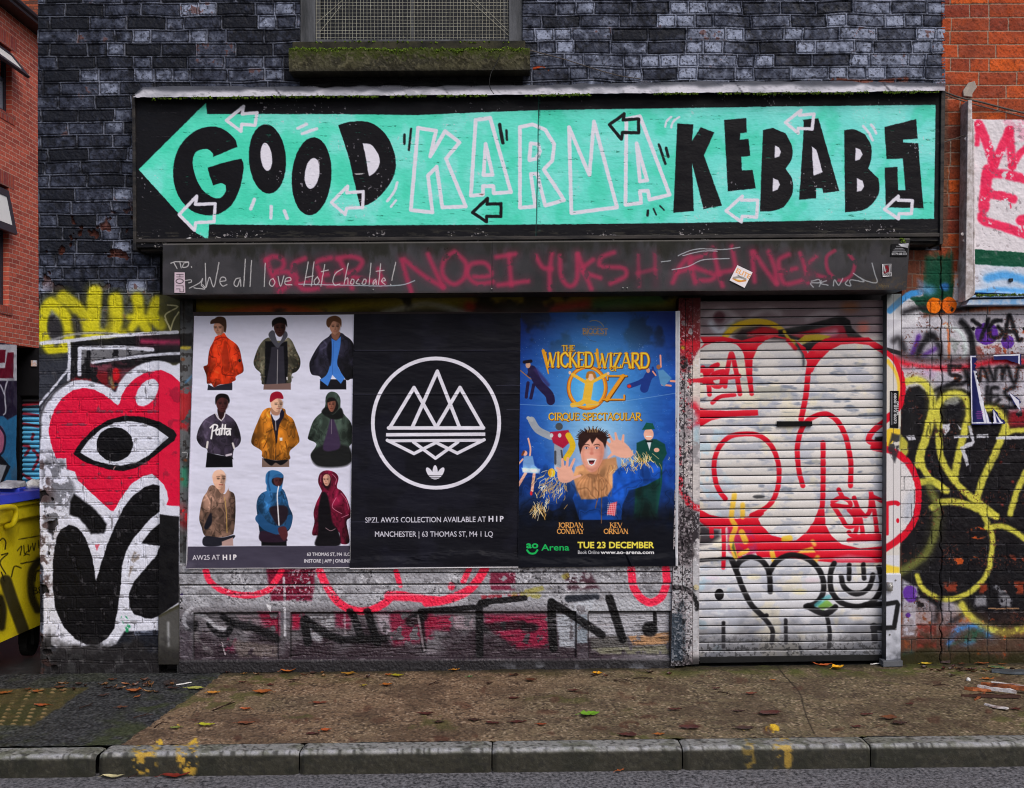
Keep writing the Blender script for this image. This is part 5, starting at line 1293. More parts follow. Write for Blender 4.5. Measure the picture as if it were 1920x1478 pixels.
for p in ([(340, 215), (345, 395)], [(320, 375), (345, 395), (372, 320), (405, 392), (442, 210)], [(450, 352), (492, 345), (485, 322), (460, 322), (450, 358), (470, 386), (502, 376)], [(602, 325), (568, 335), (555, 375), (580, 388), (602, 335), (606, 388)], [(640, 185), (628, 390)], [(686, 195), (675, 390)], [(790, 215), (782, 390)], [(850, 330), (828, 342), (822, 375), (845, 388), (862, 358), (848, 332)], [(886, 315), (905, 388), (930, 310)], [(940, 352), (980, 345), (975, 322), (945, 330), (940, 372), (990, 378)], [(1112, 205), (1080, 385)], [(1155, 205), (1135, 385)], [(1090, 322), (1150, 310)], [(1182, 315), (1155, 350), (1170, 378), (1195, 350), (1182, 317)], [(1236, 225), (1206, 388)], [(1210, 278), (1262, 266)], [(1372, 255), (1318, 290), (1296, 345), (1312, 378), (1350, 370)], [(1412, 215), (1380, 372)], [(1385, 345), (1408, 325), (1410, 372)], [(1440, 335), (1428, 365), (1450, 370), (1455, 340), (1440, 335)], [(1490, 335), (1470, 365), (1500, 372)], [(1530, 335), (1515, 368), (1540, 370), (1545, 338), (1528, 336)], [(1582, 215), (1568, 376)], [(1620, 335), (1600, 350), (1600, 376), (1622, 345), (1622, 376)], [(1655, 220), (1640, 374)], [(1622, 276), (1682, 268)], [(1660, 350), (1690, 345), (1680, 325), (1662, 350), (1690, 376)], [(1768, 208), (1738, 345)], [(1730, 374), (1732, 378)],
          [(80, 215), (115, 205), (215, 205)], [(105, 212), (128, 255)], [(150, 210), (160, 250)], [(180, 215), (170, 245), (205, 240), (215, 210), (185, 212)], [(234, 240), (236, 246)], [(190, 345), (230, 340), (235, 355), (215, 362)], [(220, 402), (300, 360), (320, 330), (310, 380), (335, 408), (255, 400)]): c.line(p, 6.5, LT, .9, 1)
c.line([(1040, 372), (1400, 380), (1700, 386), (1840, 372), (1910, 345)], 7, (176, 190, 200), .8, 1.2)
c.at(1240, 440, 4.0)
for p in ([(80, 265), (200, 240), (280, 200), (350, 186), (510, 180)], [(125, 160), (210, 122), (300, 106), (460, 112), (590, 95)], [(160, 158), (300, 125), (420, 124)], [(0, 205), (70, 196)]): c.line(p, 6, (190, 196, 204), .85, 1)
for p in ([(1125, 350), (1180, 338), (1185, 360), (1120, 365), (1140, 395)], [(1185, 390), (1200, 345)], [(1240, 345), (1195, 365), (1250, 380)], [(1290, 385), (1300, 340), (1330, 380), (1360, 330)], [(1400, 340), (1380, 370), (1420, 385), (1420, 340), (1520, 352), (1440, 290), (1520, 340), (1615, 360), (1600, 290), (1580, 215)]): c.line(p, 8, (176, 180, 186), .75, 1.2)
c.text('nbon', 1668, 396, 26, (120, 104, 66), a=.8)
c.at(0, 0, 1)
seam = ss(1., .4, np.abs(c.X - 922))
c.tint(seam, (34, 34, 36), .6); c.tint(ss(2.4, .8, np.abs(T - 1)), (128, 124, 122), .6)
grid_mesh('front_panel', c, .25, (n1 - .5) * .004 - seam * .002, M_METAL, hood, .004)
M_HOOD = plain('dark_sheet_metal', (58, 57, 60), .45, 60, .2, .4, col2=(34, 32, 30))
bm = bmesh.new(); pbox(bm, ((305.5, 457.5), (1706, 447.5), (1700, 542.6), (305.5, 552.6)), .246, .0)
obj('casing', bm, M_HOOD, hood, bevel=.002)
moss('moss', [(1694, 452, 5), (1690, 448, 3)], .25, hood, 4)
M_RIV = plain('rivet_metal', (150, 150, 150), .4)
for x in (700, 922, 1168, 1176):
    bm = bmesh.new(); disc(bm, P(x, 546 - (x - 305) * .0072, .252), (0, -1, 0), .004, .004, 8); obj('rivet', bm, M_RIV, hood)

# stickers
def sticker(name, quad, d, col, label, draw, cat='sticker', rough=.5, curl=None):
    cv = Canvas(quad, 2.4, col); draw(cv)
    u = np.linspace(0, 1, cv.nx)[None, :]; v_ = np.linspace(0, 1, cv.ny)[:, None]
    rel = (fbm(cv.X, cv.Y, 12, 3, 5) - .5) * .0015
    if curl is not None: rel = rel + curl(u, v_)
    o = grid_mesh(name, cv, d, rel + .0015, M_PAPER, None, .0012)
    tag(o, label, cat); return o
def d_elite(c):
    c.at(1240, 440, 4.0)
    c.text('ELITE', 607, 308, 34, (226, 148, 60), rot=26, bold=.1)
    c.line([(540, 330), (580, 350), (630, 345)], 14, (200, 130, 60), .95, 1); c.line([(545, 325), (590, 320), (630, 335)], 16, (150, 146, 140), .95, 1); c.line([(575, 305), (600, 325)], 8, (120, 120, 120)); c.line([(560, 338), (600, 345)], 5, (220, 190, 60))
sticker('sticker', ((1382.5, 497.5), (1411, 511), (1396, 540), (1368, 526)), .255, (222, 216, 220), 'tilted white square sticker with orange lettering over a trainer drawing, on shutter box', d_elite)
def d_blk(c):
    c.at(1240, 440, 4.0)
    c.text('07779 668 773', 1783, 152, 15, (220, 220, 224), sx=110, bold=.15)
    for y, w_ in ((88, 40), (104, 60), (116, 80), (128, 96)): c.line([(1783 - w_ / 2, y), (1783 + w_ / 2, y)], 5, (170, 170, 176), .8, .8, False)
    c.fill([(1775, 70), (1850, 68), (1852, 104), (1800, 90)], (212, 212, 218), .95)
sticker('sticker', ((1671.5, 457.5), (1702, 457), (1701, 481), (1670, 480.5)), .255, (22, 22, 25), 'torn black sticker with white print at the top end of the shutter box', d_blk, curl=lambda u, v: .012 * ss(.6, 1, u) * ss(.5, 0, v))
def d_fig(c):
    c.at(1240, 440, 4.0)
    c.fill([(1663, 225), (1725, 222), (1728, 285), (1664, 288)], (60, 56, 58), .8); c.ell(1690, 245, 12, 14, (120, 20, 34)); c.line([(1695, 250), (1700, 270), (1675, 285)], 18, (110, 18, 32), .95)
    c.line([(1668, 232), (1680, 280)], 8, (200, 200, 204), .8); c.line([(1715, 230), (1712, 280)], 8, (190, 190, 196), .8)
    c.text("A'SAGAUE", 1694, 308, 17, (30, 28, 30), sx=60, bold=.2)
sticker('sticker', ((1654, 495.5), (1671.5, 495), (1672, 518), (1655, 519.5)), .255, (206, 204, 208), 'small white sticker with dark red figure under the black sticker', d_fig)
def d_hot(c):
    c.at(300, 440, 4.0)
    for p in ([(125, 300), (175, 300)], [(125, 318), (175, 318)], [(150, 300), (150, 318)]): c.line(p, 5, (60, 52, 58), .8, .8, False)
    c.ell(148, 350, 30, 20, (60, 52, 58)); c.ell(148, 350, 24, 14, (190, 172, 184)); c.line([(122, 385), (175, 385), (175, 400)], 5, (60, 52, 58), .8, .8, False); c.line([(125, 408), (150, 408), (150, 430), (178, 430), (178, 408)], 5, (60, 52, 58), .8, .8, False)
sticker('sticker', ((327.5, 511), (346.5, 511), (347.5, 549.5), (327, 549)), .255, (190, 172, 184), 'pale pink sticker with drawn capitals beside the handwriting on the shutter box', d_hot)
def d_fast(c):
    c.at(1640, 520, 5.279)
    c.text('FAST FIX', 218, 1300, 26, (224, 224, 228), rot=90, sx=135, bold=.25)
    c.text('0800 072 0072', 190, 1300, 24, (224, 224, 228), rot=90, sx=300, bold=.2)
    c.line([(200, 1165), (200, 1440)], 5, (170, 170, 176), .8, .8, False); c.line([(164, 1140), (164, 1460)], 8, (150, 150, 156), .8, .8, False)
    c.line([(174, 1150), (174, 1460)], 3, (170, 170, 176), .8, .8, False)
sticker('sticker', ((1669, 733), (1685, 733), (1684.5, 803), (1668.5, 802)), .032, (18, 18, 21), 'tall black sticker with white sideways phone number on the shutter rail', d_fast)

# ================================================================ posters
PQ1 = ((364.6, 593), (664, 590), (657, 1065), (351, 1066))
c = Canvas(PQ1, 1.9, (206, 206, 224))
c.tint(ss(700, 590, c.Y), (190, 190, 208), .5)  # paper greyed towards the top: shade of the overhanging box painted in
def fig(c, coat, col, layers, seed, o=(340, 580, 5.647), dark=1.0):
    """one printed figure: coat outline with folds and side shade, then the layers over it"""
    c.at(*o); r = random.Random(seed); before = c.C.copy()
    p = np.array(coat, float); x0, y0 = p.min(0); x1, y1 = p.max(0)
    c.fill(coat, col, 1, 1, True)
    dk = tuple(v * .4 for v in col); lt = tuple(min(v * 1.45 + 14, 250) for v in col)
    for k in range(46):
        x, y = r.uniform(x0, x1), r.uniform(y0, y1); L = r.uniform(30, 110)
        c.line([(x, y), (x + r.uniform(-.4, .4) * L, y + L * .5), (x + r.uniform(-.7, .7) * L, y + L)], r.uniform(6, 20), dk if r.random() < .58 else lt, r.uniform(.2, .55), 2.2)
    W = c.win(*c.tp((x0, y0)), *c.tp((x1, y1)))
    f1 = fbm(c.X[W] + seed * 50, c.Y[W], 12, 2, seed, ay=1.7); a_, b_ = c.tp((x0, y0)), c.tp((x1, y1))
    u = np.abs((c.X[W] - a_[0]) / (b_[0] - a_[0]) - .46) * 2; v = (c.Y[W] - a_[1]) / (b_[1] - a_[1])
    sh = (1.12 - .28 * ss(.06, 0, np.abs(f1 - .5)) - .3 * ss(.5, .2, f1) + .22 * ss(.6, .85, f1) - .4 * u ** 2.2 - .3 * v ** 2) * dark
    c.C[W] *= np.clip(sh, .2, 1.4)[..., None]
    m = c.cover(coat); c.C = (before * (1 - m) + c.C * m).astype(np.float32)
    for q in layers:
        if q[0] == 'L': c.line(q[1], q[2], q[3], .95, 1.1)
        elif q[0] == 'F': face(c, *q[1:])
        else: c.fill(q[0], q[1], 1, q[2] if len(q) > 2 else 1.2, True if len(q) < 4 else q[3])
def face(c, cx, cy, w, h, skin, turn=0.0, lit=1):
    """w, h half sizes; turn shifts the features; shaded away from the light"""
    d = lambda k: tuple(v * k for v in skin)
    c.fill([(cx - w, cy - h * .5), (cx - w * .5, cy - h * .95), (cx + w * .5, cy - h * .95), (cx + w, cy - h * .4), (cx + w * .92, cy + h * .2), (cx + w * .5, cy + h * .8), (cx, cy + h), (cx - w * .5, cy + h * .8), (cx - w * .95, cy + h * .2)], skin, 1, 1.2, True)
    t = turn * w
    c.fill([(cx + w * .25 * lit, cy - h), (cx + w * lit, cy - h * .5), (cx + w * .95 * lit, cy + h * .3), (cx + w * .3 * lit, cy + h * .95), (cx + w * .42 * lit, cy)], d(.5), .6, 5)
    for e in (-.42, .42): c.ell(cx + e * w + t, cy - h * .12, w * .24, h * .09, d(.3), 0, .75, 1.8); c.line([(cx + (e - .24) * w + t, cy - h * .3), (cx + (e + .22) * w + t, cy - h * .32)], h * .09, d(.28), .6, 1.2)
    c.line([(cx + t, cy - h * .1), (cx + t * 1.15, cy + h * .24)], w * .16, d(.6), .6, 1.8); c.ell(cx + t * 1.1, cy + h * .27, w * .2, h * .06, d(.5), 0, .6, 1.5)
    c.line([(cx - w * .28 + t, cy + h * .52), (cx + w * .28 + t, cy + h * .52)], h * .1, (skin[0] * .62, skin[1] * .36, skin[2] * .38), .8, 1.2)
    c.ell(cx + t * .6, cy + h * .78, w * .3, h * .12, d(.7), 0, .4, 3)
DKP, BLK = (38, 37, 48), (16, 15, 20)
fig(c, [(350, 320), (365, 290), (440, 255), (460, 255), (490, 300), (560, 350), (600, 390), (625, 450), (640, 530), (660, 620), (650, 670), (580, 710), (575, 750), (540, 770), (520, 790), (400, 800), (350, 830), (320, 790), (290, 790), (270, 780), (265, 700), (240, 630), (240, 605), (280, 585), (285, 520), (300, 420), (330, 360)], (214, 60, 26),
    [([(285, 795), (350, 830), (400, 805), (540, 780), (540, 857), (278, 857)], DKP, 1.2, 40), ('L', [(330, 380), (305, 560), (300, 770)], 9, (130, 26, 16)), ('L', [(440, 610), (440, 690), (560, 700)], 8, (110, 24, 16)), ('L', [(560, 480), (605, 470), (590, 590)], 6, (130, 30, 18)), ('L', [(355, 330), (420, 300), (480, 300)], 14, (160, 34, 20)), ([(604, 543), (618, 528), (634, 545), (618, 562)], (20, 20, 26)),
     ('F', 405, 205, 60, 72, (186, 138, 116), -.3), ([(310, 158), (308, 135), (325, 112), (352, 100), (385, 80), (432, 80), (470, 105), (480, 180), (470, 248), (454, 240), (450, 185), (400, 150)], (66, 44, 32), 1.2, 50)], 1)
fig(c, [(870, 330), (930, 300), (960, 330), (1090, 330), (1130, 300), (1175, 340), (1220, 440), (1258, 530), (1255, 610), (1220, 660), (1170, 690), (1165, 770), (1110, 790), (880, 800), (850, 760), (840, 680), (790, 630), (765, 570), (780, 500), (820, 400)], (104, 100, 84),
    [([(890, 340), (960, 340), (1010, 400), (1080, 350), (1122, 340), (1130, 600), (1112, 785), (880, 795), (885, 560)], BLK, 2, 40), ([(955, 400), (1085, 390), (1092, 600), (1104, 792), (898, 797), (930, 600)], (48, 46, 56), 2, 40), ([(925, 270), (960, 225), (990, 240), (1000, 290), (1030, 360), (1070, 300), (1085, 240), (1115, 240), (1127, 280), (1100, 330), (1060, 370), (1020, 410), (960, 345)], (76, 76, 86), 1.4), ([(875, 797), (1160, 782), (1160, 852), (870, 852)], (116, 92, 88), 1, 40),
     ('L', [(1022, 430), (1014, 790)], 6, (170, 168, 172)), ('F', 1044, 205, 60, 88, (66, 38, 34), 0), ([(968, 190), (962, 130), (1000, 95), (1060, 84), (1110, 112), (1122, 190), (1100, 160), (1042, 145), (990, 165)], (20, 15, 16), 1.4), ([(1112, 718), (1125, 718), (1125, 750), (1115, 750)], (220, 216, 220), 1, 40)], 2)
c.at(340, 580, 5.647); rr_ = random.Random(3)
for i in range(90):
    x, y = rr_.uniform(775, 885), rr_.uniform(380, 760)
    if i % 2: x = rr_.uniform(1130, 1250)
    if (x < 840 or x > 1180) and (y > 640 or y < 470): continue
    c.ell(x, y, rr_.uniform(6, 15), rr_.uniform(5, 11), rr_.choice([(54, 52, 44), (120, 108, 90), (96, 72, 58), (134, 128, 108), (70, 74, 56)]), rr_.uniform(0, 90), .6, 2)
fig(c, [(1560, 290), (1590, 260), (1690, 250), (1735, 280), (1800, 330), (1832, 420), (1832, 700), (1790, 740), (1750, 750), (1700, 690), (1650, 600), (1600, 640), (1540, 720), (1500, 760), (1460, 710), (1380, 690), (1355, 600), (1370, 530), (1430, 420), (1490, 340)], (44, 42, 58),
    [([(1470, 740), (1745, 745), (1748, 850), (1468, 850)], (24, 22, 30), 1, 40), ([(1590, 310), (1640, 335), (1690, 290), (1682, 400), (1650, 560), (1680, 650), (1732, 728), (1690, 790), (1600, 695), (1552, 815), (1465, 748), (1540, 690), (1580, 560), (1592, 420)], (66, 122, 200), 1.2, 40), ('L', [(1615, 340), (1605, 560), (1600, 690)], 4, (40, 80, 150)), ([(1585, 340), (1540, 420), (1575, 600), (1592, 480)], (22, 20, 30), 3), ([(1595, 250), (1680, 240), (1670, 300), (1640, 330), (1600, 305)], (130, 90, 74), 2), ('F', 1628, 192, 56, 76, (176, 128, 106), .05), ([(1538, 165), (1542, 110), (1580, 80), (1640, 70), (1692, 108), (1694, 190), (1674, 150), (1610, 128), (1578, 175), (1562, 195)], (88, 58, 38), 1.4)], 3)
fig(c, [(362, 1105), (400, 1150), (440, 1150), (465, 1105), (500, 1120), (560, 1170), (600, 1240), (628, 1330), (630, 1400), (600, 1450), (560, 1480), (545, 1560), (550, 1590), (480, 1560), (400, 1540), (290, 1520), (270, 1480), (210, 1450), (165, 1380), (175, 1300), (210, 1220), (260, 1160)], (62, 54, 70),
    [([(275, 1515), (400, 1545), (540, 1565), (546, 1672), (258, 1675)], BLK, 1.2, 40), ('L', [(280, 1405), (272, 1465)], 22, (212, 206, 204)), ('L', [(545, 1420), (560, 1470)], 20, (212, 206, 204)), ('L', [(478, 1548), (528, 1536)], 22, (200, 190, 200)), ([(388, 1050), (465, 1060), (460, 1130), (430, 1172), (398, 1140)], (44, 24, 26), 1.5), ('L', [(365, 1105), (390, 1150), (425, 1180)], 13, (206, 200, 206)), ('L', [(465, 1100), (455, 1140), (435, 1170)], 12, (206, 200, 206)), ('F', 434, 1010, 62, 80, (78, 42, 42), .1), ([(364, 1010), (362, 940), (385, 905), (430, 893), (490, 908), (514, 962), (504, 1000), (484, 955), (430, 935), (384, 965)], (20, 15, 17), 1.4)], 4)
c.at(340, 580, 5.647)
for p in ([(318, 1370), (340, 1230)], [(310, 1255), (350, 1222), (385, 1235), (370, 1275), (335, 1290)], [(400, 1270), (372, 1290), (375, 1325), (400, 1320), (408, 1275), (410, 1330)], [(440, 1220), (428, 1325)], [(468, 1225), (458, 1325)], [(415, 1262), (525, 1268)], [(510, 1285), (480, 1300), (485, 1328), (508, 1318), (516, 1285), (520, 1330)]): c.line(p, 17, (226, 222, 226), 1, 1)
fig(c, [(855, 1090), (900, 1050), (950, 1048), (945, 1110), (990, 1180), (1030, 1180), (1080, 1110), (1060, 1050), (1100, 1060), (1115, 1110), (1180, 1160), (1220, 1260), (1252, 1380), (1230, 1430), (1160, 1490), (1145, 1530), (1145, 1590), (1000, 1600), (865, 1570), (850, 1500), (760, 1440), (742, 1390), (770, 1290), (810, 1190)], (180, 112, 36),
    [([(858, 1575), (1000, 1602), (1143, 1590), (1143, 1670), (855, 1672)], (116, 96, 88), 1, 40), ([(872, 1580), (1000, 1602), (1130, 1595), (1060, 1650), (1000, 1625), (950, 1655)], BLK, 1.5), ([(950, 1110), (990, 1180), (1040, 1150), (1045, 1100), (1070, 1060), (1092, 1120), (1035, 1240), (1012, 1420), (985, 1300)], (30, 26, 42), 1.5), ('L', [(990, 1200), (1002, 1400), (1000, 1590)], 9, (60, 40, 24)), ('L', [(1000, 1185), (1003, 1280)], 7, (190, 186, 192)), ([(1042, 1360), (1072, 1360), (1072, 1392), (1044, 1392)], (222, 218, 214), 1, 40), ('L', [(870, 1470), (905, 1400)], 8, (90, 50, 14)), ('L', [(1120, 1480), (1105, 1400)], 8, (90, 50, 14)), ([(952, 1040), (1045, 1060), (1030, 1122), (962, 1112)], (166, 124, 104), 2), ('F', 1012, 1015, 62, 72, (222, 178, 152), .3), ([(944, 985), (940, 930), (960, 890), (1010, 871), (1060, 888), (1080, 948), (1010, 946)], (146, 22, 46), 1.2)], 5)
fig(c, [(1525, 1000), (1530, 930), (1560, 885), (1600, 872), (1650, 890), (1685, 950), (1690, 1060), (1740, 1130), (1790, 1190), (1815, 1280), (1818, 1400), (1780, 1460), (1810, 1580), (1735, 1640), (1450, 1640), (1370, 1550), (1430, 1430), (1350, 1380), (1345, 1340), (1390, 1200), (1440, 1130), (1500, 1080), (1520, 1030)], (66, 80, 72),
    [([(1440, 1470), (1560, 1430), (1760, 1450), (1806, 1575), (1732, 1662), (1452, 1665), (1375, 1552)], (30, 31, 32), 5), ([(1590, 1140), (1625, 1190), (1685, 1440), (1600, 1500), (1500, 1480), (1545, 1300)], (62, 48, 74), 3), ([(1486, 1095), (1540, 1035), (1600, 1115), (1690, 1045), (1712, 1145), (1600, 1165)], (22, 24, 24), 2.5), ([(1542, 985), (1560, 940), (1610, 940), (1655, 985), (1662, 1050), (1600, 1112), (1552, 1060)], (26, 24, 24), 2), ('F', 1592, 1015, 42, 72, (146, 94, 78), -.05), ([(1545, 985), (1560, 945), (1610, 940), (1640, 965), (1590, 975)], (24, 20, 20), 2), ('L', [(1592, 1170), (1590, 1320)], 4, (150, 146, 150))], 6)
Q2 = (340, 820, 5.647)
fig(c, [(270, 580), (300, 520), (350, 510), (420, 570), (460, 600), (500, 540), (510, 515), (505, 560), (560, 600), (575, 700), (570, 900), (555, 1010), (540, 1030), (430, 1060), (260, 1050), (215, 950), (190, 860), (205, 740), (230, 640)], (138, 108, 94),
    [([(250, 1050), (430, 1062), (558, 1035), (555, 1070), (430, 1146), (243, 1148)], (34, 34, 44), 1.5), ([(430, 1105), (548, 1060), (550, 1148), (430, 1150)], (172, 142, 138), 1.5, 40), ([(388, 500), (460, 490), (458, 580), (425, 595), (395, 560)], (176, 134, 114), 1.5), ('L', [(460, 640), (478, 800), (485, 1010)], 8, (190, 156, 90)), ([(310, 800), (325, 900), (280, 970), (243, 950)], (26, 25, 34), 2), ('L', [(318, 640), (312, 800)], 8, (70, 52, 46)), ('F', 402, 450, 68, 102, (222, 176, 152), .3), ([(334, 430), (342, 380), (390, 348), (440, 356), (466, 400), (400, 392)], (226, 184, 162), 2)], 7, Q2)
fig(c, [(895, 570), (1060, 540), (1120, 640), (1140, 730), (1180, 830), (1160, 950), (1120, 1000), (1060, 1010), (840, 1010), (830, 1000), (810, 850), (797, 730), (820, 630)], (44, 94, 142),
    [([(848, 1060), (1115, 1060), (1117, 1150), (848, 1150)], BLK, 1, 40), ([(838, 1000), (930, 1000), (1050, 1030), (1110, 1060), (1100, 1105), (850, 1105)], (44, 28, 44), 2), ([(930, 760), (1000, 725), (1090, 725), (1130, 760), (1120, 860), (1040, 940), (980, 880)], (38, 28, 38), 3), ('L', [(830, 860), (900, 940), (1010, 985)], 90, (34, 78, 122)), ('L', [(1150, 850), (1130, 940), (1080, 970)], 60, (34, 76, 118)), ([(1025, 970), (1060, 945), (1110, 955), (1128, 1040), (1090, 1095), (1050, 1050)], (84, 40, 46), 1.5), ([(892, 470), (900, 390), (950, 350), (1030, 360), (1079, 400), (1076, 450), (1060, 560), (1000, 585), (910, 570), (905, 510)], (54, 112, 164), 1.2), ('L', [(930, 370), (920, 470), (940, 560)], 20, (36, 80, 126)), ([(960, 450), (1010, 400), (1076, 402), (1074, 470), (1040, 520), (975, 500)], (30, 20, 24), 2), ('F', 1024, 468, 46, 52, (84, 46, 46), .1), ([(955, 440), (1000, 395), (1076, 398), (1070, 430), (1010, 425)], (44, 96, 146), 1.5), ('L', [(1032, 520), (1018, 640), (1036, 930)], 13, (222, 220, 226))], 8, Q2)
fig(c, [(1450, 480), (1460, 400), (1500, 360), (1560, 350), (1630, 375), (1665, 430), (1650, 530), (1700, 570), (1760, 660), (1800, 800), (1790, 850), (1750, 900), (1780, 1110), (1680, 1120), (1660, 1000), (1440, 1040), (1385, 1020), (1410, 900), (1400, 800), (1430, 690), (1480, 590), (1485, 560)], (116, 24, 54),
    [([(1490, 590), (1545, 610), (1580, 760), (1600, 900), (1665, 1000), (1672, 1146), (1425, 1149), (1450, 1000), (1450, 780)], (19, 16, 22), 3), ([(1500, 430), (1530, 385), (1580, 420), (1582, 500), (1540, 545), (1500, 500)], (34, 14, 22), 2), ('F', 1540, 455, 38, 62, (210, 160, 140), -.2), ('L', [(1640, 640), (1600, 740), (1700, 810)], 6, (206, 130, 152)), ('L', [(1690, 590), (1750, 670), (1770, 760)], 5, (190, 110, 134)), ('L', [(1700, 850), (1770, 820)], 6, (200, 120, 146)), ('L', [(1600, 390), (1640, 440), (1630, 500)], 5, (206, 130, 150)), ('L', [(1480, 400), (1475, 470)], 5, (190, 110, 130)), ('L', [(1530, 960), (1580, 990), (1630, 970)], 6, (170, 140, 150))], 9, Q2)
c.at(340, 820, 5.647)
c.fill([(60, 1158), (1830, 1148), (1830, 1376), (60, 1392)], (66, 62, 78), 1, 1.2)
c.text('AW25 AT', 265, 1297, 50, (220, 216, 224), sx=290, bold=.1, rot=-1); c.text('H I P', 514, 1295, 50, (224, 220, 226), sx=142, bold=.55, rot=-1)
c.text('63 THOMAS ST, M4 1LC', 1560, 1255, 34, (222, 220, 226), sx=455, bold=.15); c.text('INSTORE | APP | ONLINE', 1547, 1325, 34, (222, 220, 226), sx=485, bold=.15)
c.fill([(60, 1385), (1830, 1374), (1830, 1400), (60, 1400)], (198, 196, 200), 1, 1.2)
c.at(0, 0, 1)
wr = fbm(c.X, c.Y, 90, 4, 101, ay=.35)
u = np.linspace(0, 1, c.nx)[None, :]; v = np.linspace(0, 1, c.ny)[:, None]
rel = (wr - .5) * .007 + .008 * ss(.96, 1.0, v) * (vn(c.X / 30, c.Y * 0, 3)) + .02 * ss(.06, 0, u) * ss(.97, 1, v) + .006 * ss(.03, 0, u + v)
tag(grid_mesh('poster', c, .036, rel + .003, M_PAPER, None, .002), 'white poster of nine people wearing jackets, pasted left of the black poster', 'poster')

PQ2 = ((664, 589.5), (976.5, 587.5), (971.5, 1063.5), (656.5, 1066.5))
c = Canvas(PQ2, 1.9, (22, 22, 30))
n1 = fbm(c.X, c.Y, 60, 4, 111)
c.tint(ss(.5, .8, n1), (30, 30, 42), .7)
WH = (214, 212, 226)
c.at(640, 440, 2.956)
t = np.linspace(0, 2 * math.pi, 73)[:-1]
c.line(np.stack([525 + 350 * np.cos(t), 1045 + 358 * np.sin(t)], 1), 21, WH, 1, .9, False, True)
tri = [[(533, 765), (390, 1072), (660, 1072)], [(403, 855), (268, 1072), (525, 1072)], [(658, 855), (525, 1072), (782, 1072)]]
def rl(p, w_=20, cl=False): c.line(p, w_, WH, 1, .9, False, cl)
rl([(262, 1072), (788, 1072)]); rl([(268, 1072), (403, 848), (525, 1065)]); rl([(392, 1072), (532, 758), (656, 1072)]); rl([(527, 1068), (658, 848), (786, 1072)])
c.fill([(248, 1100), (798, 1097), (798, 1116), (248, 1119)], WH, 1, .9)
rl([(262, 1143), (785, 1140)], 17); rl([(255, 1140), (403, 1214), (530, 1150)], 18); rl([(400, 1150), (522, 1240), (646, 1150)], 18); rl([(520, 1150), (643, 1212), (792, 1137)], 18)
# three-leaf emblem with stripes
for cx_, rot, h in ((520, 0, 44), (492, -32, 36), (549, 32, 36)): c.ell(cx_, 1322, 15, h, WH, rot, 1, .9)
for y in (1335, 1344, 1353): c.fill([(470, y), (570, y), (570, y + 3), (470, y + 3)], (22, 22, 30), 1, .7)
c.fill([(470, 1358), (575, 1358), (575, 1378), (470, 1378)], (22, 22, 30), 1, .7)
c.at(640, 900, 2.557)
c.text('SPZL AW25 COLLECTION AVAILABLE AT', 404, 203, 25, WH, sx=578, bold=.12, rot=-.4); c.text('H I P', 742, 199, 25, WH, sx=70, bold=.5)
c.text('MANCHESTER | 63 THOMAS ST, M4 1 LQ', 444, 272, 25, WH, sx=565, bold=.1, rot=-.1)
c.fill([(0, 421), (420, 417), (850, 414), (850, 430), (0, 430)], (206, 204, 210), 1, 1.2)
c.at(0, 0, 1)
for y, x0, x1 in ((657, 666, 976), (739, 664, 720), (723, 930, 976), (768, 950, 976), (979, 657, 760)):
    c.tint(ss(1.0, .3, np.abs(c.Y - y - (c.X - x0) * .004 + (n1 - .5) * 3)) * (c.X > x0) * (c.X < x1), (70, 70, 86), .6)
wr = fbm(c.X, c.Y, 70, 4, 121, ay=.3)
v = np.linspace(0, 1, c.ny)[:, None]; u = np.linspace(0, 1, c.nx)[None, :]
fold = ss(.93, .97, v + (wr - .5) * .06) * .012
rel = (wr - .5) * .006 + fold + .004 * ss(3, 0, np.abs(c.Y - 657)) + .003 * ss(3, 0, np.abs(c.Y - 739))
tag(grid_mesh('poster', c, .0425, rel + .003, M_PAPER, None, .002), 'black poster with white circled triangle emblem between two coloured posters', 'poster')

PQ3 = ((976, 587.5), (1274.5, 583.5), (1270, 1060.5), (970.5, 1064))
c = Canvas(PQ3, 2.0, (20, 62, 150))
n1, n2 = fbm(c.X, c.Y, 50, 5, 131), fbm(c.X, c.Y, 20, 4, 132)
c.tint(ss(720, 590, c.Y), (10, 30, 84), .95); c.tint(ss(.48, .7, n1) * ss(700, 610, c.Y), (9, 13, 34), .92); c.tint(ss(.5, .8, n2) * ss(640, 700, c.Y), (30, 90, 190), .4)
c.at(0, 0, 1)
c.glow(1120, 740, 170, 230, (96, 176, 226), .95, 1.1); c.glow(1120, 820, 110, 100, (190, 222, 240), .8, 1.2); c.glow(1115, 870, 80, 70, (214, 214, 230), .6, 1.0)
c.tint(ss(860, 930, c.Y), (22, 50, 96), .6); c.tint(ss(900, 1000, c.Y + (n2 - .5) * 24), (15, 17, 27), 1)
st = vn(c.X / 1.6, c.Y / 1.6, 41); c.tint(ss(.93, .98, st) * ss(600, 660, c.Y) * ss(900, 800, c.Y) * ss(.4, .6, n2), (190, 214, 236), .8)
GD, GD2, GDK = (214, 150, 36), (242, 220, 70), (96, 46, 14)
c.at(960, 580, 5.647)
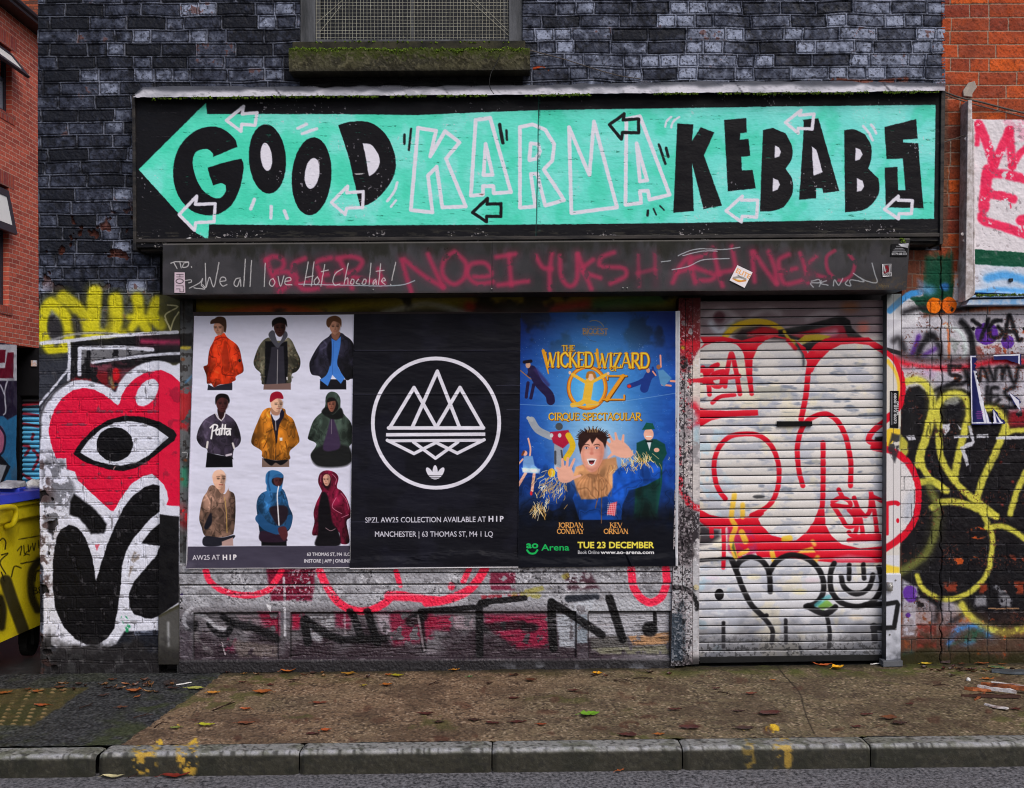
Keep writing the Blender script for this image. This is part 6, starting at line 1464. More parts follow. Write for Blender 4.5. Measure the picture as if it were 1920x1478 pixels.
# performers, printed small: an acrobat in the ring, flyers, a dancer, a robot, a man in a green suit
def limbs(segs, col): 
    for p, w_ in segs: c.line(p, w_, col, 1, 1)
limbs([([(180, 700), (200, 620)], 40), ([(210, 640), (280, 780), (390, 900), (410, 970)], 90), ([(170, 780), (150, 930)], 34), ([(230, 800), (200, 940)], 34)], (36, 28, 66)); c.ell(170, 590, 26, 34, (190, 150, 130)); c.line([(130, 560), (200, 550)], 34, (28, 22, 34)); c.line([(90, 650), (200, 740)], 9, (170, 110, 50)); c.line([(250, 640), (380, 800)], 40, (60, 44, 96), .7, 4)
limbs([([(1240, 815), (1340, 780), (1430, 730)], 50), ([(1400, 840), (1440, 720), (1480, 680)], 90), ([(1490, 620), (1500, 690)], 26)], (30, 56, 130)); c.ell(1440, 650, 20, 26, (190, 140, 130)); c.ell(1240, 815, 22, 18, (200, 60, 50)); limbs([([(1570, 490), (1575, 610)], 18), ([(1520, 700), (1490, 660)], 16), ([(1680, 760), (1745, 765)], 22), ([(1590, 800), (1680, 810)], 20)], (220, 150, 130)); c.fill([(1540, 650), (1600, 640), (1690, 730), (1610, 820), (1570, 790)], (86, 140, 186), 1, 2); c.ell(1550, 612, 22, 26, (150, 100, 70))
# gold titles
def gold(t, x, y, h, w_, **k):
    c.serif(t, x + 4, y + 5, h, w_, GDK, thick=.23, thin=.12, **k); c.serif(t, x, y, h, w_, GD, GD2, thick=.18, thin=.09, **k)
c.ell(796, 832, 218, 238, GDK, 0, 1, 1)
t = np.linspace(0, 2 * math.pi, 61)[:-1]
C1 = c.C.copy()
c.ell(796, 832, 176, 200, (74, 158, 220), 0, 1, 1)
c.glow(796, 880, 170, 190, (130, 200, 236), .8, 1.2)
c.line(np.stack([796 + 195 * np.cos(t), 830 + 216 * np.sin(t)], 1), 38, (206, 120, 30), 1, 1, False, True); c.line(np.stack([792 + 190 * np.cos(t), 826 + 211 * np.sin(t)], 1), 12, (240, 186, 70), .9, 2, False, True)
SUIT = (226, 178, 60)
limbs([([(790, 780), (640, 690)], 34), ([(850, 770), (1000, 690)], 34), ([(820, 770), (800, 900), (790, 960)], 90), ([(790, 950), (720, 1000), (640, 1015)], 50), ([(800, 970), (900, 1000), (800, 1020)], 40)], SUIT); c.ell(835, 715, 34, 42, (226, 186, 160)); c.line([(795, 720), (810, 675), (860, 675), (880, 720)], 30, (170, 110, 40), 1, 2); c.ell(612, 672, 14, 18, (226, 186, 160)); c.ell(1018, 680, 14, 16, (226, 186, 160))
gold('THE', 596, 442, 58, 140); gold('WICKED', 600, 610, 150, 520); gold('WIZARD', 1170, 618, 150, 570); gold('OF', 1078, 652, 48, 86)
c.line([(330, 440), (385, 680)], 34, GD, 1, 1, w1=14); c.line([(900, 430), (925, 612)], 26, GD, 1, 1, w1=14)
c.serif('Z', 1096, 962, 250, 230, GDK, thick=.2, thin=.09); c.serif('Z', 1092, 956, 250, 230, GD, (226, 150, 50), thick=.16, thin=.07)
gold('CIRQUE SPECTACULAR', 876, 1172, 72, 980)
c.serif('BIGGEST', 880, 262, 56, 270, (150, 112, 60), thick=.16, thin=.09); c.text("WORLD'S", 872, 196, 18, (120, 94, 60), sx=150); c.text('PRODUCTIONS', 878, 284, 17, (110, 86, 60), sx=245)
c.line(np.stack([870 + 110 * np.cos(np.linspace(-2.0, -.4, 12)), 232 + 112 * np.sin(np.linspace(-2.0, -.4, 12))], 1), 6, (150, 120, 60), .9); c.line([(790, 290), (830, 330), (890, 345)], 5, (70, 70, 80), .6)
c.line([(80, 1008), (640, 1024), (1200, 970), (1760, 885)], 5, (150, 180, 210), .6)
c.at(960, 780, 4.926)
SKN = (228, 170, 150)
limbs([([(150, 210), (170, 300), (165, 370)], 16), ([(100, 400), (60, 445)], 15), ([(130, 520), (60, 640)], 26), ([(205, 530), (185, 690)], 26)], SKN); c.fill([(110, 370), (190, 370), (210, 460), (260, 500), (230, 530), (100, 520), (100, 440)], (110, 150, 200), 1, 2); c.ell(120, 345, 22, 24, SKN); c.line([(95, 360), (110, 330)], 20, (110, 60, 40)); c.ell(178, 715, 12, 20, (170, 36, 44)); c.fill([(90, 480), (260, 490), (250, 530), (100, 520)], (190, 206, 226), .9, 3)
limbs([([(180, 40), (240, 130), (360, 190)], 66), ([(430, 270), (430, 480)], 80)], (150, 156, 166)); c.fill([(350, 150), (520, 130), (560, 220), (470, 300), (380, 250)], (168, 28, 62), 1, 2); c.ell(435, 98, 34, 34, (74, 78, 84)); limbs([([(520, 180), (560, 280), (500, 390)], 54)], (212, 176, 40)); c.line([(180, 40), (150, 20)], 34, (160, 164, 170)); c.ell(365, 180, 16, 20, (190, 196, 200)); c.ell(440, 180, 16, 20, (190, 196, 200)); limbs([([(400, 330), (400, 440)], 20), ([(455, 320), (470, 420)], 16)], (72, 74, 82)); c.ell(365, 525, 34, 40, (212, 160, 40))
c.fill([(1150, 250), (1230, 215), (1330, 215), (1410, 260), (1430, 350), (1390, 420), (1385, 620), (1340, 900), (1260, 900), (1250, 640), (1210, 900), (1130, 900), (1150, 500)], (20, 72, 66), 1, 2); c.fill([(1140, 640), (1350, 620), (1340, 940), (1130, 940)], (16, 44, 42), .95, 10); c.ell(1262, 170, 46, 56, SKN); c.fill([(1200, 130), (1320, 122), (1300, 70), (1240, 62), (1218, 100)], (18, 84, 72)); c.fill([(1240, 225), (1290, 225), (1270, 320)], (206, 214, 220)); c.line([(1240, 235), (1290, 235)], 18, (20, 30, 34)); c.line([(1240, 190), (1285, 190)], 8, (240, 236, 230)); c.ell(1335, 315, 26, 20, SKN)
# main performer: dark hair, open mouth, raised hands, blue jacket with straw-coloured cuffs
c.fill([(560, 760), (640, 560), (900, 560), (1000, 470), (1150, 430), (1300, 420), (1370, 480), (1370, 570), (1240, 640), (1080, 690), (1020, 820), (1010, 960), (620, 960)], (26, 78, 166), 1, 2); c.fill([(240, 800), (330, 700), (440, 640), (500, 700), (440, 850), (370, 880)], (24, 60, 130), 1, 2)
for (a, b_, x, y) in ((0, 0, 0, 0),):
    c.line([(940, 720), (1020, 660), (1150, 600), (1280, 590)], 14, (16, 50, 120), .7, 4); c.line([(1200, 450), (1210, 560)], 10, (16, 50, 120), .6, 4)
c.fill([(590, 470), (680, 440), (850, 400), (960, 380), (975, 480), (930, 540), (930, 660), (880, 740), (760, 770), (640, 770), (600, 690), (560, 560)], (186, 136, 96), 1, 3)
for x in range(600, 920, 34): c.line([(740 + (x - 740) * .4, 540), (x, 640), (x + 6, 740)], 8, (140, 92, 62), .6, 3)
c.line([(800, 540), (800, 700), (770, 850)], 8, (140, 96, 62)); c.line([(830, 600), (825, 990)], 7, (140, 96, 62))
f1 = fbm(c.X, c.Y, 18, 4, 171); lowp = ss(866, 880, c.Y) * ss(985, 970, c.Y)
f1 = fbm(c.X, c.Y, 16, 2, 171, ay=1.5); sh = 1.06 - .22 * ss(.06, 0, np.abs(f1 - .5)) - .25 * ss(.45, .2, f1) + .2 * ss(.6, .85, f1) - .35 * ss(930, 975, c.Y)
c.C *= (1 + (np.clip(sh, .3, 1.3) - 1) * lowp)[..., None]
r = random.Random(5)
for k in range(260):
    if k % 2: x, y = 380 + r.gauss(0, 70), 640 + r.gauss(0, 70); ang = r.uniform(1.2, 2.8)
    else: x, y = 1130 + r.gauss(0, 90), 400 + r.gauss(0, 45); ang = r.uniform(.4, 2.4)
    if k % 5 == 0: x, y, ang = 250 + r.gauss(0, 40), 850 + r.gauss(0, 30), r.uniform(1, 2.4)
    L = r.uniform(24, 80); c.line([(x, y), (x + math.cos(ang) * L * .5 + r.uniform(-9, 9), y + math.sin(ang) * L * .5), (x + math.cos(ang) * L, y + math.sin(ang) * L)], r.uniform(3, 7), r.choice([(226, 206, 150), (206, 160, 80), (236, 226, 196), (190, 150, 90)]), .9, 1)
def hand(px_, py_, fingers, thumb, palm):
    c.fill(palm, SKN, 1, 2, True)
    for f in fingers + [thumb]: c.line(f, 30, SKN, 1, 1.2, w1=20); 
    for f in fingers: c.line([f[0], f[-1]], 4, (190, 120, 104), .35, 2)
hand(0, 0, [[(450, 500), (415, 480)], [(470, 470), (465, 400)][::1], [(505, 480), (515, 390)], [(535, 490), (575, 400)]], [(550, 580), (630, 550)], [(420, 510), (480, 460), (540, 480), (570, 540), (550, 600), (480, 620), (430, 590)])
hand(0, 0, [[(900, 270), (855, 225)], [(930, 240), (895, 175)], [(970, 230), (955, 160)], [(1020, 250), (1028, 180)]], [(930, 350), (890, 385)], [(900, 260), (960, 220), (1030, 240), (1090, 300), (1120, 360), (1050, 390), (960, 370), (915, 330)])
c.fill([(640, 230), (730, 180), (830, 210), (850, 290), (845, 370), (820, 440), (780, 500), (730, 520), (690, 490), (650, 420), (632, 330)], SKN, 1, 2, True)
c.fill([(800, 200), (860, 290), (855, 370), (830, 440), (770, 520), (790, 400)], (176, 104, 86), .65, 14); c.fill([(640, 250), (660, 260), (668, 400), (700, 490), (650, 430)], (190, 120, 100), .6, 8); c.fill([(690, 480), (780, 480), (740, 530)], (170, 104, 86), .6, 8); c.ell(690, 360, 26, 20, (236, 160, 146), 0, .5, 10); c.ell(785, 356, 24, 20, (226, 150, 136), 0, .5, 10)
HR = (50, 30, 28)
c.fill([(630, 350), (610, 260), (620, 180), (680, 140), (760, 125), (840, 150), (880, 210), (860, 300), (840, 250), (780, 200), (740, 260), (720, 210), (680, 250), (650, 290)], HR, 1, 2)
for k in range(26):
    a_ = -math.pi * (k + .5) / 26; x, y = 745 + 120 * math.cos(a_), 215 + 80 * math.sin(a_); c.line([(x, y), (x + 42 * math.cos(a_ + r.uniform(-.5, .5)), y + 40 * math.sin(a_ + r.uniform(-.4, .3)))], 14, HR, 1, 1, w1=3)
for k in range(7): c.line([(700 + k * 14, 150), (690 + k * 18, 110 + r.uniform(-8, 14))], 6, (196, 160, 110), .8)
for ex in (687, 783): c.ell(ex, 292, 30, 22, (190, 126, 110), 0, .5, 6); c.ell(ex, 296, 17, 9, (226, 216, 220)); c.ell(ex, 296, 8, 9, (60, 72, 100)); c.line([(ex - 19, 289), (ex, 285), (ex + 19, 290)], 4, (80, 44, 40), .8); c.line([(ex - 26, 270), (ex, 262), (ex + 26, 270)], 7, (60, 36, 30), .95)
c.line([(738, 300), (735, 345)], 18, (206, 120, 104), .7, 5); c.ell(736, 348, 16, 12, (206, 130, 114), 0, .9, 3)
c.fill([(690, 398), (735, 392), (782, 398), (760, 450), (735, 462), (708, 448)], (226, 222, 226)); c.fill([(704, 406), (770, 404), (752, 440), (735, 450), (714, 438)], (70, 20, 26)); c.line([(706, 408), (768, 406)], 8, (240, 236, 236)); c.ell(735, 438, 16, 8, (170, 70, 76))
c.fill([(905, 810), (970, 790), (950, 925), (875, 905)], (206, 70, 84), 1, 2)
for k in range(5): c.line([(890 + k * 17, 800), (880 + k * 16, 920)], 4, (236, 214, 216), .7)
for k in range(6): c.line([(880, 820 + k * 18), (965, 815 + k * 18)], 4, (236, 214, 216), .7)
for (t1, t2, x) in (('JORDAN', 'CONWAY', 540), ('KEV', 'ORKIAN', 960)):
    c.serif(t1, x, 1030, 42, 232 if x < 700 else 116, (222, 160, 86), thick=.2, thin=.11); c.serif(t2, x, 1086, 42, 250 if x < 700 else 226, (222, 160, 86), thick=.2, thin=.11)
GR = (30, 178, 92)
c.text('ao', 187, 1220, 60, GR, sx=105, bold=.7); c.line([(140, 1240), (160, 1265), (187, 1272), (215, 1265), (234, 1240)], 18, GR)
c.text('Arena', 400, 1242, 56, GR, sx=255, bold=.35)
c.text('TUE 23 DECEMBER', 958, 1220, 55, (244, 214, 84), sx=702, bold=.6); c.text('Book Online', 708, 1274, 30, (226, 226, 230), sx=198, bold=.1); c.text('www.ao-arena.com', 1065, 1274, 30, (232, 230, 236), sx=490, bold=.35)
c.fill([(1510, -1000), (1560, -1000), (1536, 1400), (1506, 1400)], (206, 206, 212), 1, 1)
c.at(0, 0, 1); c.tint(ss(588.5, 586, c.Y + (c.X - 976) * .0134), (150, 150, 150), .6)
wr = fbm(c.X, c.Y, 70, 4, 141, ay=.4)
v = np.linspace(0, 1, c.ny)[:, None]; u = np.linspace(0, 1, c.nx)[None, :]
fold = .012 * ss(.95, .985, v + (wr - .5) * .05) + .012 * ss(5, 0, np.abs(c.X - 1172 - (c.Y - 1030) * .4)) * ss(1020, 1050, c.Y)
rel = (wr - .5) * .005 + fold + .01 * ss(.975, 1, u)
tag(grid_mesh('poster', c, .040, rel + .003, M_PAPER, None, .002), 'blue circus show poster with gold title and a performer raising both hands', 'poster')
# ================================================================ neighbour's painted board and torn poster, cables
pb = thing('painted_board', 'white painted board on the neighbour wall with pink spray strokes and a green stripe', 'board')
c = Canvas(((1824, 224), (2060, 226), (2060, 556), (1826, 548)), 1.1, (212, 206, 212), jit=.8)
n1, n2 = fbm(c.X, c.Y, 30, 4, 151), fbm(c.X, c.Y, 6, 3, 152)
PK = (232, 42, 88)
c.tint(ss(.5, .7, n1) * ss(330, 250, c.Y), (226, 150, 176), .6)
c.at(1740, 140, 3.213)
for p, w_ in (([(305, 300), (350, 400), (395, 545)], 56), ([(395, 550), (440, 450), (490, 335)], 50), ([(490, 335), (500, 450), (508, 550)], 52), ([(508, 550), (560, 470), (640, 400)], 40), ([(360, 575), (345, 700), (335, 800)], 66), ([(350, 600), (460, 600), (700, 660)], 56), ([(345, 710), (430, 730), (510, 750)], 56), ([(325, 850), (345, 885), (480, 925), (700, 1010)], 54), ([(560, 880), (640, 860)], 60), ([(300, 300), (296, 420)], 30)):
    c.line(p, w_, PK, .93, 4, wear=.22)
for x, y in ((318, 840), (508, 560), (497, 780), (568, 910)): c.line([(x, y), (x, y + 22)], 9, PK, .9, 1.5)
c.fill([(200, 1048), (420, 1062), (900, 1090), (900, 1176), (420, 1156), (200, 1136)], (20, 80, 60), 1, 1.5)
c.fill([(200, 1138), (900, 1178), (900, 1400), (200, 1400)], (200, 202, 214), .8, 2)
c.line([(360, 1228), (440, 1210), (520, 1220), (700, 1270)], 46, (80, 158, 222), .9, 7); c.line([(290, 1320), (420, 1296), (600, 1310)], 30, (84, 160, 222), .85, 6)
c.tint(ss(.66, .74, n2) * ss(.4, .6, n1) * ss(340, 280, c.Y), (240, 226, 230), .7); c.tint(ss(.74, .78, 1 - n2) * ss(.4, .6, n1), (120, 110, 116), .5)
panel = grid_mesh('panel', c, .07, (n1 - .5) * .006 + (n2 - .5) * .003, M_SIGN, pb, .07)
M_WHT = plain('flaking_white_paint', (204, 198, 202), .6, 70, .6, .3, col2=(150, 140, 138), c2scale=24)
bm = bmesh.new()
pbox(bm, ((1815, 188), (1823, 188), (1826, 555), (1810, 565)), .10, .0); pbox(bm, ((1823, 222), (1827, 226), (1829, 548), (1826, 555)), .09, .0)
obj('side_post', bm, M_WHT, pb, bevel=.004)
bm = bmesh.new(); pbox(bm, ((1829, 553), (2060, 548), (2060, 555), (1820, 558)), .10, .0); pbox(bm, ((1818, 562), (2060, 558), (2060, 571), (1812, 572)), .085, .0)
obj('ledge', bm, plain('blue_white_paint', (200, 202, 210), .6, 60, .6, .3, col2=(110, 160, 206), c2scale=14), pb, bevel=.003)
r = random.Random(9)
moss('moss', [(x, 554.5 - (x - 1829) * .02, r.uniform(1.5, 3.5)) for x in range(1832, 1990, 4) if r.random() < .8], .1, pb, 31)
bm = bmesh.new(); pbox(bm, rect(1893, 522, 1900, 528), .084, .07); obj('fixing', bm, plain('black_fixing', (40, 42, 48), .5), pb, bevel=.002)
for (x, y, s_) in ((1809, 262, 3.5), (1802, 440, 3), (1806, 452, 3)):
    bm = bmesh.new(); disc(bm, P(x, y, .06), (0, -1, 0), s_ * S, .02, 8); obj('clip', bm, M_WHT, pb)

c = Canvas(((1819, 667), (1915, 664), (1915, 794), (1822, 797)), 2.2, (36, 40, 92), jit=.2)
WHP = (212, 212, 226)
c.at(1640, 520, 5.279)
c.line([(953, 785), (996, 785)], 14, WHP, 1, 1, False); c.line([(953, 785), (962, 1440)], 14, WHP, 1, 1, False); c.line([(962, 1442), (1260, 1440)], 14, WHP, 1, 1, False); c.line([(1170, 775), (1432, 768)], 14, WHP, 1, 1, False); c.line([(1432, 768), (1428, 860)], 14, WHP, 1, 1, False); c.line([(1170, 775), (1175, 815)], 12, WHP, 1, 1, False)
c.fill([(975, 925), (1005, 930), (1130, 1440), (1075, 1440), (1020, 1180)], WHP, 1, 1.2); c.line([(1070, 1240), (1100, 1440)], 5, (90, 92, 130), .6)
c.fill([(1175, 1310), (1260, 1440), (1180, 1440)], WHP); c.fill([(1195, 1350), (1235, 1440), (1205, 1440)], (36, 40, 92))
c.fill([(1320, 1130), (1430, 1220), (1445, 1330), (1380, 1230)], WHP)
for y, w_ in ((1330, 46), (1350, 60), (1372, 50), (1395, 42)): c.line([(1030 - w_ / 2, y), (1030 + w_ / 2, y)], 11, (150, 70, 150), .75, 2, False)
lx, ly = (c.X - 1640) * 5.279, (c.Y - 520) * 5.279
pj = (vn(c.X / 4, c.Y / 4, 5) - .5) * 26
def inside(p):
    m_ = np.zeros(lx.shape, bool); p = np.array(p, float)
    for (x0, y0), (x1, y1) in zip(p, np.roll(p, -1, 0)):
        if y0 != y1: m_ ^= ((y0 > ly) != (y1 > ly)) & (lx + pj < (x1 - x0) * (ly - y0) / (y1 - y0) + x0)
    return m_
left_piece = inside([(930, 760), (1010, 760), (985, 900), (1010, 980), (1060, 1200), (1140, 1440), (1140, 1500), (930, 1500)])
mask = left_piece | inside([(1160, 750), (1470, 740), (1470, 880), (1400, 850), (1300, 815), (1180, 820)]) | inside([(1170, 1290), (1290, 1440), (1280, 1500), (1165, 1500)]) | inside([(1315, 1120), (1440, 1210), (1450, 1340), (1375, 1240)])
o = grid_mesh('torn_poster', c, .016, (fbm(c.X, c.Y, 20, 3, 5) - .5) * .006 + .01 * ss(960, 1010, lx) * left_piece, M_PAPER, None, 0, mask=mask)
tag(o, 'torn navy poster with white border, in strips on the graffiti wall', 'poster')

M_CABLE = plain('old_cable', (92, 84, 80), .6, 40, .2)
M_BCABLE = plain('black_cable', (26, 26, 28), .5, 40, .2)
def cable(name, pts, r, m, label):
    bm = bmesh.new()
    q = smooth(np.array([P(*p) for p in pts]), False, 8)
    tube(bm, q, r, 6)
    return tag(obj(name, bm, m, None, True), label, 'cable')
cable('cable', [(950, 66, .0), (944, 84, .05), (934, 112, .14), (920, 140, .2), (919, 165, .21), (932, 182, .175), (945, 194, .165)], .0022, M_BCABLE, 'thin black wire hanging from the upper window over the sign')
cable('cable', [(985, 92, .02), (1015, 100, .02), (1060, 112, .012), (1110, 128, .012), (1160, 142, .015), (1200, 148, .03)], .003, M_CABLE, 'grey wire sagging across bricks right of the upper window')
cable('cable', [(1772, 173, .16), (1800, 183, .06), (1840, 192, .03), (1890, 205, .02), (1960, 222, .02)], .006, M_CABLE, 'thick grey cable running from the sign corner above the white board')
cable('cable', [(1770, 177, .16), (1800, 188, .06), (1850, 202, .03), (1920, 220, .02), (1960, 234, .02)], .0035, M_CABLE, 'thin lower cable from the sign corner toward the white board')
cable('cable', [(1766, 268, .14), (1785, 262, .05), (1810, 254, .08)], .0035, M_CABLE, 'short white cable between the sign edge and the board post')

# ================================================================ the alley on the left
def brick_nodes(name, c1, c2, mortar, axis='YZ', scale=1.0, bw=.225, bh=.075):
    m, nt, b = nodes(name)
    tc = N(nt, 'ShaderNodeTexCoord'); sp_ = N(nt, 'ShaderNodeSeparateXYZ'); cb = N(nt, 'ShaderNodeCombineXYZ')
    nt.links.new(tc.outputs['Object'], sp_.inputs[0])
    nt.links.new(sp_.outputs[axis[0]], cb.inputs[0]); nt.links.new(sp_.outputs[axis[1]], cb.inputs[1])
    br = N(nt, 'ShaderNodeTexBrick', i_Scale=1.0, i_Mortar_Size=.006, i_Mortar_Smooth=.3, i_Bias=-.1, i_Brick_Width=bw, i_Row_Height=bh)
    br.inputs['Color1'].default_value = lin(c1); br.inputs['Color2'].default_value = lin(c2); br.inputs['Mortar'].default_value = lin(mortar)
    wb = N(nt, 'ShaderNodeTexNoise', i_Scale=7.0, i_Detail=3.0)
    vm = N(nt, 'ShaderNodeVectorMath', operation='MULTIPLY_ADD'); vm.inputs[1].default_value = (.008, .008, 0)
    nt.links.new(tc.outputs['Object'], wb.inputs['Vector']); nt.links.new(wb.outputs['Color'], vm.inputs[0]); nt.links.new(cb.outputs[0], vm.inputs[2]); nt.links.new(vm.outputs[0], br.inputs['Vector'])
    nz = N(nt, 'ShaderNodeTexNoise', i_Scale=22.0, i_Detail=8.0, i_Roughness=.7); nt.links.new(tc.outputs['Object'], nz.inputs['Vector'])
    mr = N(nt, 'ShaderNodeMapRange'); mr.inputs[1].default_value = .3; mr.inputs[2].default_value = .7; mr.inputs[3].default_value = .6; mr.inputs[4].default_value = 1.3
    nt.links.new(nz.outputs[0], mr.inputs[0])
    mx = N(nt, 'ShaderNodeMix', data_type='RGBA', blend_type='MULTIPLY'); mx.inputs[0].default_value = 1
    nt.links.new(br.outputs['Color'], mx.inputs[6]); nt.links.new(mr.outputs[0], mx.inputs[7]); nt.links.new(mx.outputs[2], b.inputs[0])
    bp = N(nt, 'ShaderNodeBump', i_Strength=.8, i_Distance=.012); bp.invert = True
    nt.links.new(br.outputs['Fac'], bp.inputs['Height']); nt.links.new(bp.outputs[0], b.inputs['Normal'])
    b.inputs['Roughness'].default_value = .8
    return m
XW = -8.05
def A(px, py):
    """point of the alley's left wall seen at photo position px, py"""
    t = XW * FPX / (px - HX)
    return (XW, t - DIST, EYE + (HY - py) / FPX * t)
def F(px, py, t): return ((px - HX) / FPX * t, t - DIST, EYE + (HY - py) / FPX * t)
red = thing('brick_house', 'red brick house with grey framed open windows along the alley', 'building')
M_RED = brick_nodes('red_brick', (206, 100, 78), (160, 72, 60), (206, 172, 156))
M_SOLD = brick_nodes('soldier_brick', (178, 82, 60), (140, 56, 60), (150, 120, 110), bw=.075, bh=.225)
M_PVC = plain('grey_window_frame', (54, 56, 66), .35, 20, .05, .1)
wins = [(14.55, 16.09, 6.34, 7.39), (14.45, 16.0, 3.26, 5.16)]
Y0, Y1, ZB, ZT = 5.0, 13.2, 2.66, 7.95
bm = bmesh.new()
zs = [ZB, 3.26, 5.16, 6.34, 7.39, ZT]
for za, zb in zip(zs, zs[1:]):
    hole = [w for w in wins if abs(w[2] - za) < .01]
    if hole:
        box(bm, XW - .3, XW, Y0, hole[0][0] - 6, za, zb); box(bm, XW - .3, XW, hole[0][1] - 6, Y1, za, zb)
    else: box(bm, XW - .3, XW, Y0, Y1, za, zb)
bmesh.ops.remove_doubles(bm, verts=list(bm.verts), dist=.0005)
obj('wall', bm, M_RED, red)
bm = bmesh.new(); box(bm, XW - 6, XW - .42, Y0, Y1, 0, 7.9); obj('house_core', bm, plain('dark_room', (50, 48, 50), .8), red)
for (ta, tb, za, zb), (sh, out, drop) in zip(wins, ((.48, .30, .38), (.72, .14, .70))):
    ya, yb = ta - 6, tb - 6
    bm = bmesh.new(); xg = XW - .09
    for q in ((ya, ya + .07, za, zb), (yb - .07, yb, za, zb), (ya + .07, yb - .07, za, za + .07), (ya + .07, yb - .07, zb - .07, zb), (ya + .07, yb - .07, zb - sh - .05, zb - sh), ((ya + yb) / 2 + .2, (ya + yb) / 2 + .26, za + .07, zb - sh - .05)):
        box(bm, xg - .05, xg, q[0], q[1], q[2], q[3])
    w = obj('window', bm, M_PVC, red)
    bm = bmesh.new(); box(bm, xg - .035, xg - .02, ya + .07, yb - .07, za + .07, zb - sh - .05)
    obj('pane', bm, glass('house_glass', (150, 154, 164), .08), w)
    bm = bmesh.new(); box(bm, xg - .3, xg - .28, ya, yb, za, zb); obj('blind', bm, plain('white_blind', (190, 188, 190), .7), w)
    # top-hung sash pushed open
    bm = bmesh.new()
    top_ = Vector((XW + .0, 0, zb - .05)); bot_ = Vector((XW + out, 0, zb - .05 - drop))
    dv = (bot_ - top_); nv = Vector((dv.z, 0, -dv.x)).normalized() * .045
    def slab(u0, u1, y0_, y1_, m0=0, m1=1):
        a, b_ = top_ + dv * u0, top_ + dv * u1
        hexa(bm, [(p.x, y, p.z) for p, y in ((a + nv * m0, y0_), (b_ + nv * m0, y0_), (b_ + nv * m0, y1_), (a + nv * m0, y1_), (a + nv * m1, y0_), (b_ + nv * m1, y0_), (b_ + nv * m1, y1_), (a + nv * m1, y1_))])
    slab(0, .16, ya, yb); slab(.82, 1, ya, yb); slab(.16, .82, ya, ya + .09); slab(.16, .82, yb - .09, yb)
    sa = obj('sash', bm, M_PVC, w)
    bm = bmesh.new(); slab(.16, .82, ya + .09, yb - .09, .3, .6)
    obj('pane', bm, glass('sash_glass', (236, 238, 244), .25), w)  # near-white base colour stands in for reflected sky
    bm = bmesh.new(); box(bm, XW - .28, XW + .012, ya - .1, yb + .1, za - .14, za - .003); obj('sill', bm, M_SOLD, w)
    bm = bmesh.new(); box(bm, XW - .28, XW + .006, ya - .15, yb + .15, zb + .003, zb + .225); obj('lintel', bm, M_SOLD, w)
bm = bmesh.new(); box(bm, XW - .35, XW + .25, Y0, Y1, ZT + .002, ZT + .06); tube(bm, [(XW + .2, Y0, ZT + .1), (XW + .2, Y1, ZT + .1)], .075, 12)
obj('gutter', bm, plain('black_gutter', (30, 30, 34), .35, 30, .1), red)
bm = bmesh.new(); hexa(bm, [(XW - 5, Y0, ZT + .1), (XW + .15, Y0, ZT + .1), (XW + .15, Y1, ZT + .1), (XW - 5, Y1, ZT + .1), (XW - 5, Y0, ZT + .12), (XW - 2.5, Y0, ZT + 1.4), (XW - 2.5, Y1, ZT + 1.4), (XW - 5, Y1, ZT + .12)])
obj('roof', bm, plain('roof_slate', (60, 60, 66), .5, 30, .3), red)
# painted ground floor of the house: nearer wall with lettering, shutter set back under the upper floor
t0 = 16.25
ya0, ya1 = 5.0, t0 - 6
gx2, gz2 = np.meshgrid(np.linspace(8.0, ya1, 170), np.linspace(ZB, -.15, 260))
PX2 = HX + XW / (gx2 + 6) * FPX; PY2 = HY + (EYE - gz2) / (gx2 + 6) * FPX
c = Canvas(None, xy=(PX2, PY2), col=(54, 44, 66))
m1 = fbm(gx2, gz2, .3, 4, 9)
c.at(0, 600, 4.106)
c.fill([(-400, 190), (130, 190), (130, 470), (-400, 470)], (200, 198, 206), 1, 1); c.fill([(-400, 230), (45, 230), (40, 330), (-400, 350)], (120, 20, 46), 1, 1); c.fill([(60, 250), (105, 250), (100, 450), (-200, 450), (-200, 380), (40, 370)], (112, 18, 44), 1, 1)
c.fill([(-400, 470), (130, 470), (130, 760), (-400, 760)], (44, 34, 58), .95, 2); c.line([(60, 455), (35, 560), (45, 700), (30, 730)], 10, (200, 198, 210), 1, .8); c.line([(5, 500), (30, 570)], 9, (200, 198, 210), 1, .8)
c.fill([(-400, 770), (30, 740), (60, 770), (130, 730), (130, 1400), (-400, 1400)], (52, 122, 168), .95, 2); c.ell(-10, 920, 50, 110, (206, 110, 140), 0, .9, 2); c.line([(0, 820), (40, 900), (30, 1000), (0, 1040)], 16, (40, 34, 60))
c.fill([(0, 1040), (80, 1130), (0, 1310), (-300, 1300)], (30, 30, 36)); c.fill([(-300, 1080), (50, 1120), (0, 1260), (-300, 1240)], (170, 172, 180)); c.fill([(-200, 1320), (60, 1300), (30, 1400), (-200, 1400)], (170, 140, 50), .8, 4)
c.tint(ss(.6, .8, m1), (90, 90, 100), .4)
pos = np.stack([np.full(gx2.shape, XW) + (m1 - .5) * .02, gx2, gz2], -1)
grid_mesh('painted_wall', c, 0, None, M_BRICK, red, 0, pos=pos)
bm = bmesh.new(); box(bm, XW - .28, XW - .02, 5.0, ya1, -.2, ZB - .003); obj('lower_wall', bm, M_RED, red)
TS = 17.0
Q = [F(30, 742, TS), F(96, 742, TS), F(96, 916, TS), F(30, 916, TS)]
xs_, zs_ = np.meshgrid(np.linspace(Q[0][0], Q[1][0], 80), np.linspace(Q[0][2], Q[2][2], 260))
c = Canvas(None, xy=(HX + xs_ / TS * FPX, HY + (EYE - zs_) / TS * FPX), col=(96, 178, 220))
m1 = fbm(xs_, zs_, .4, 4, 19)
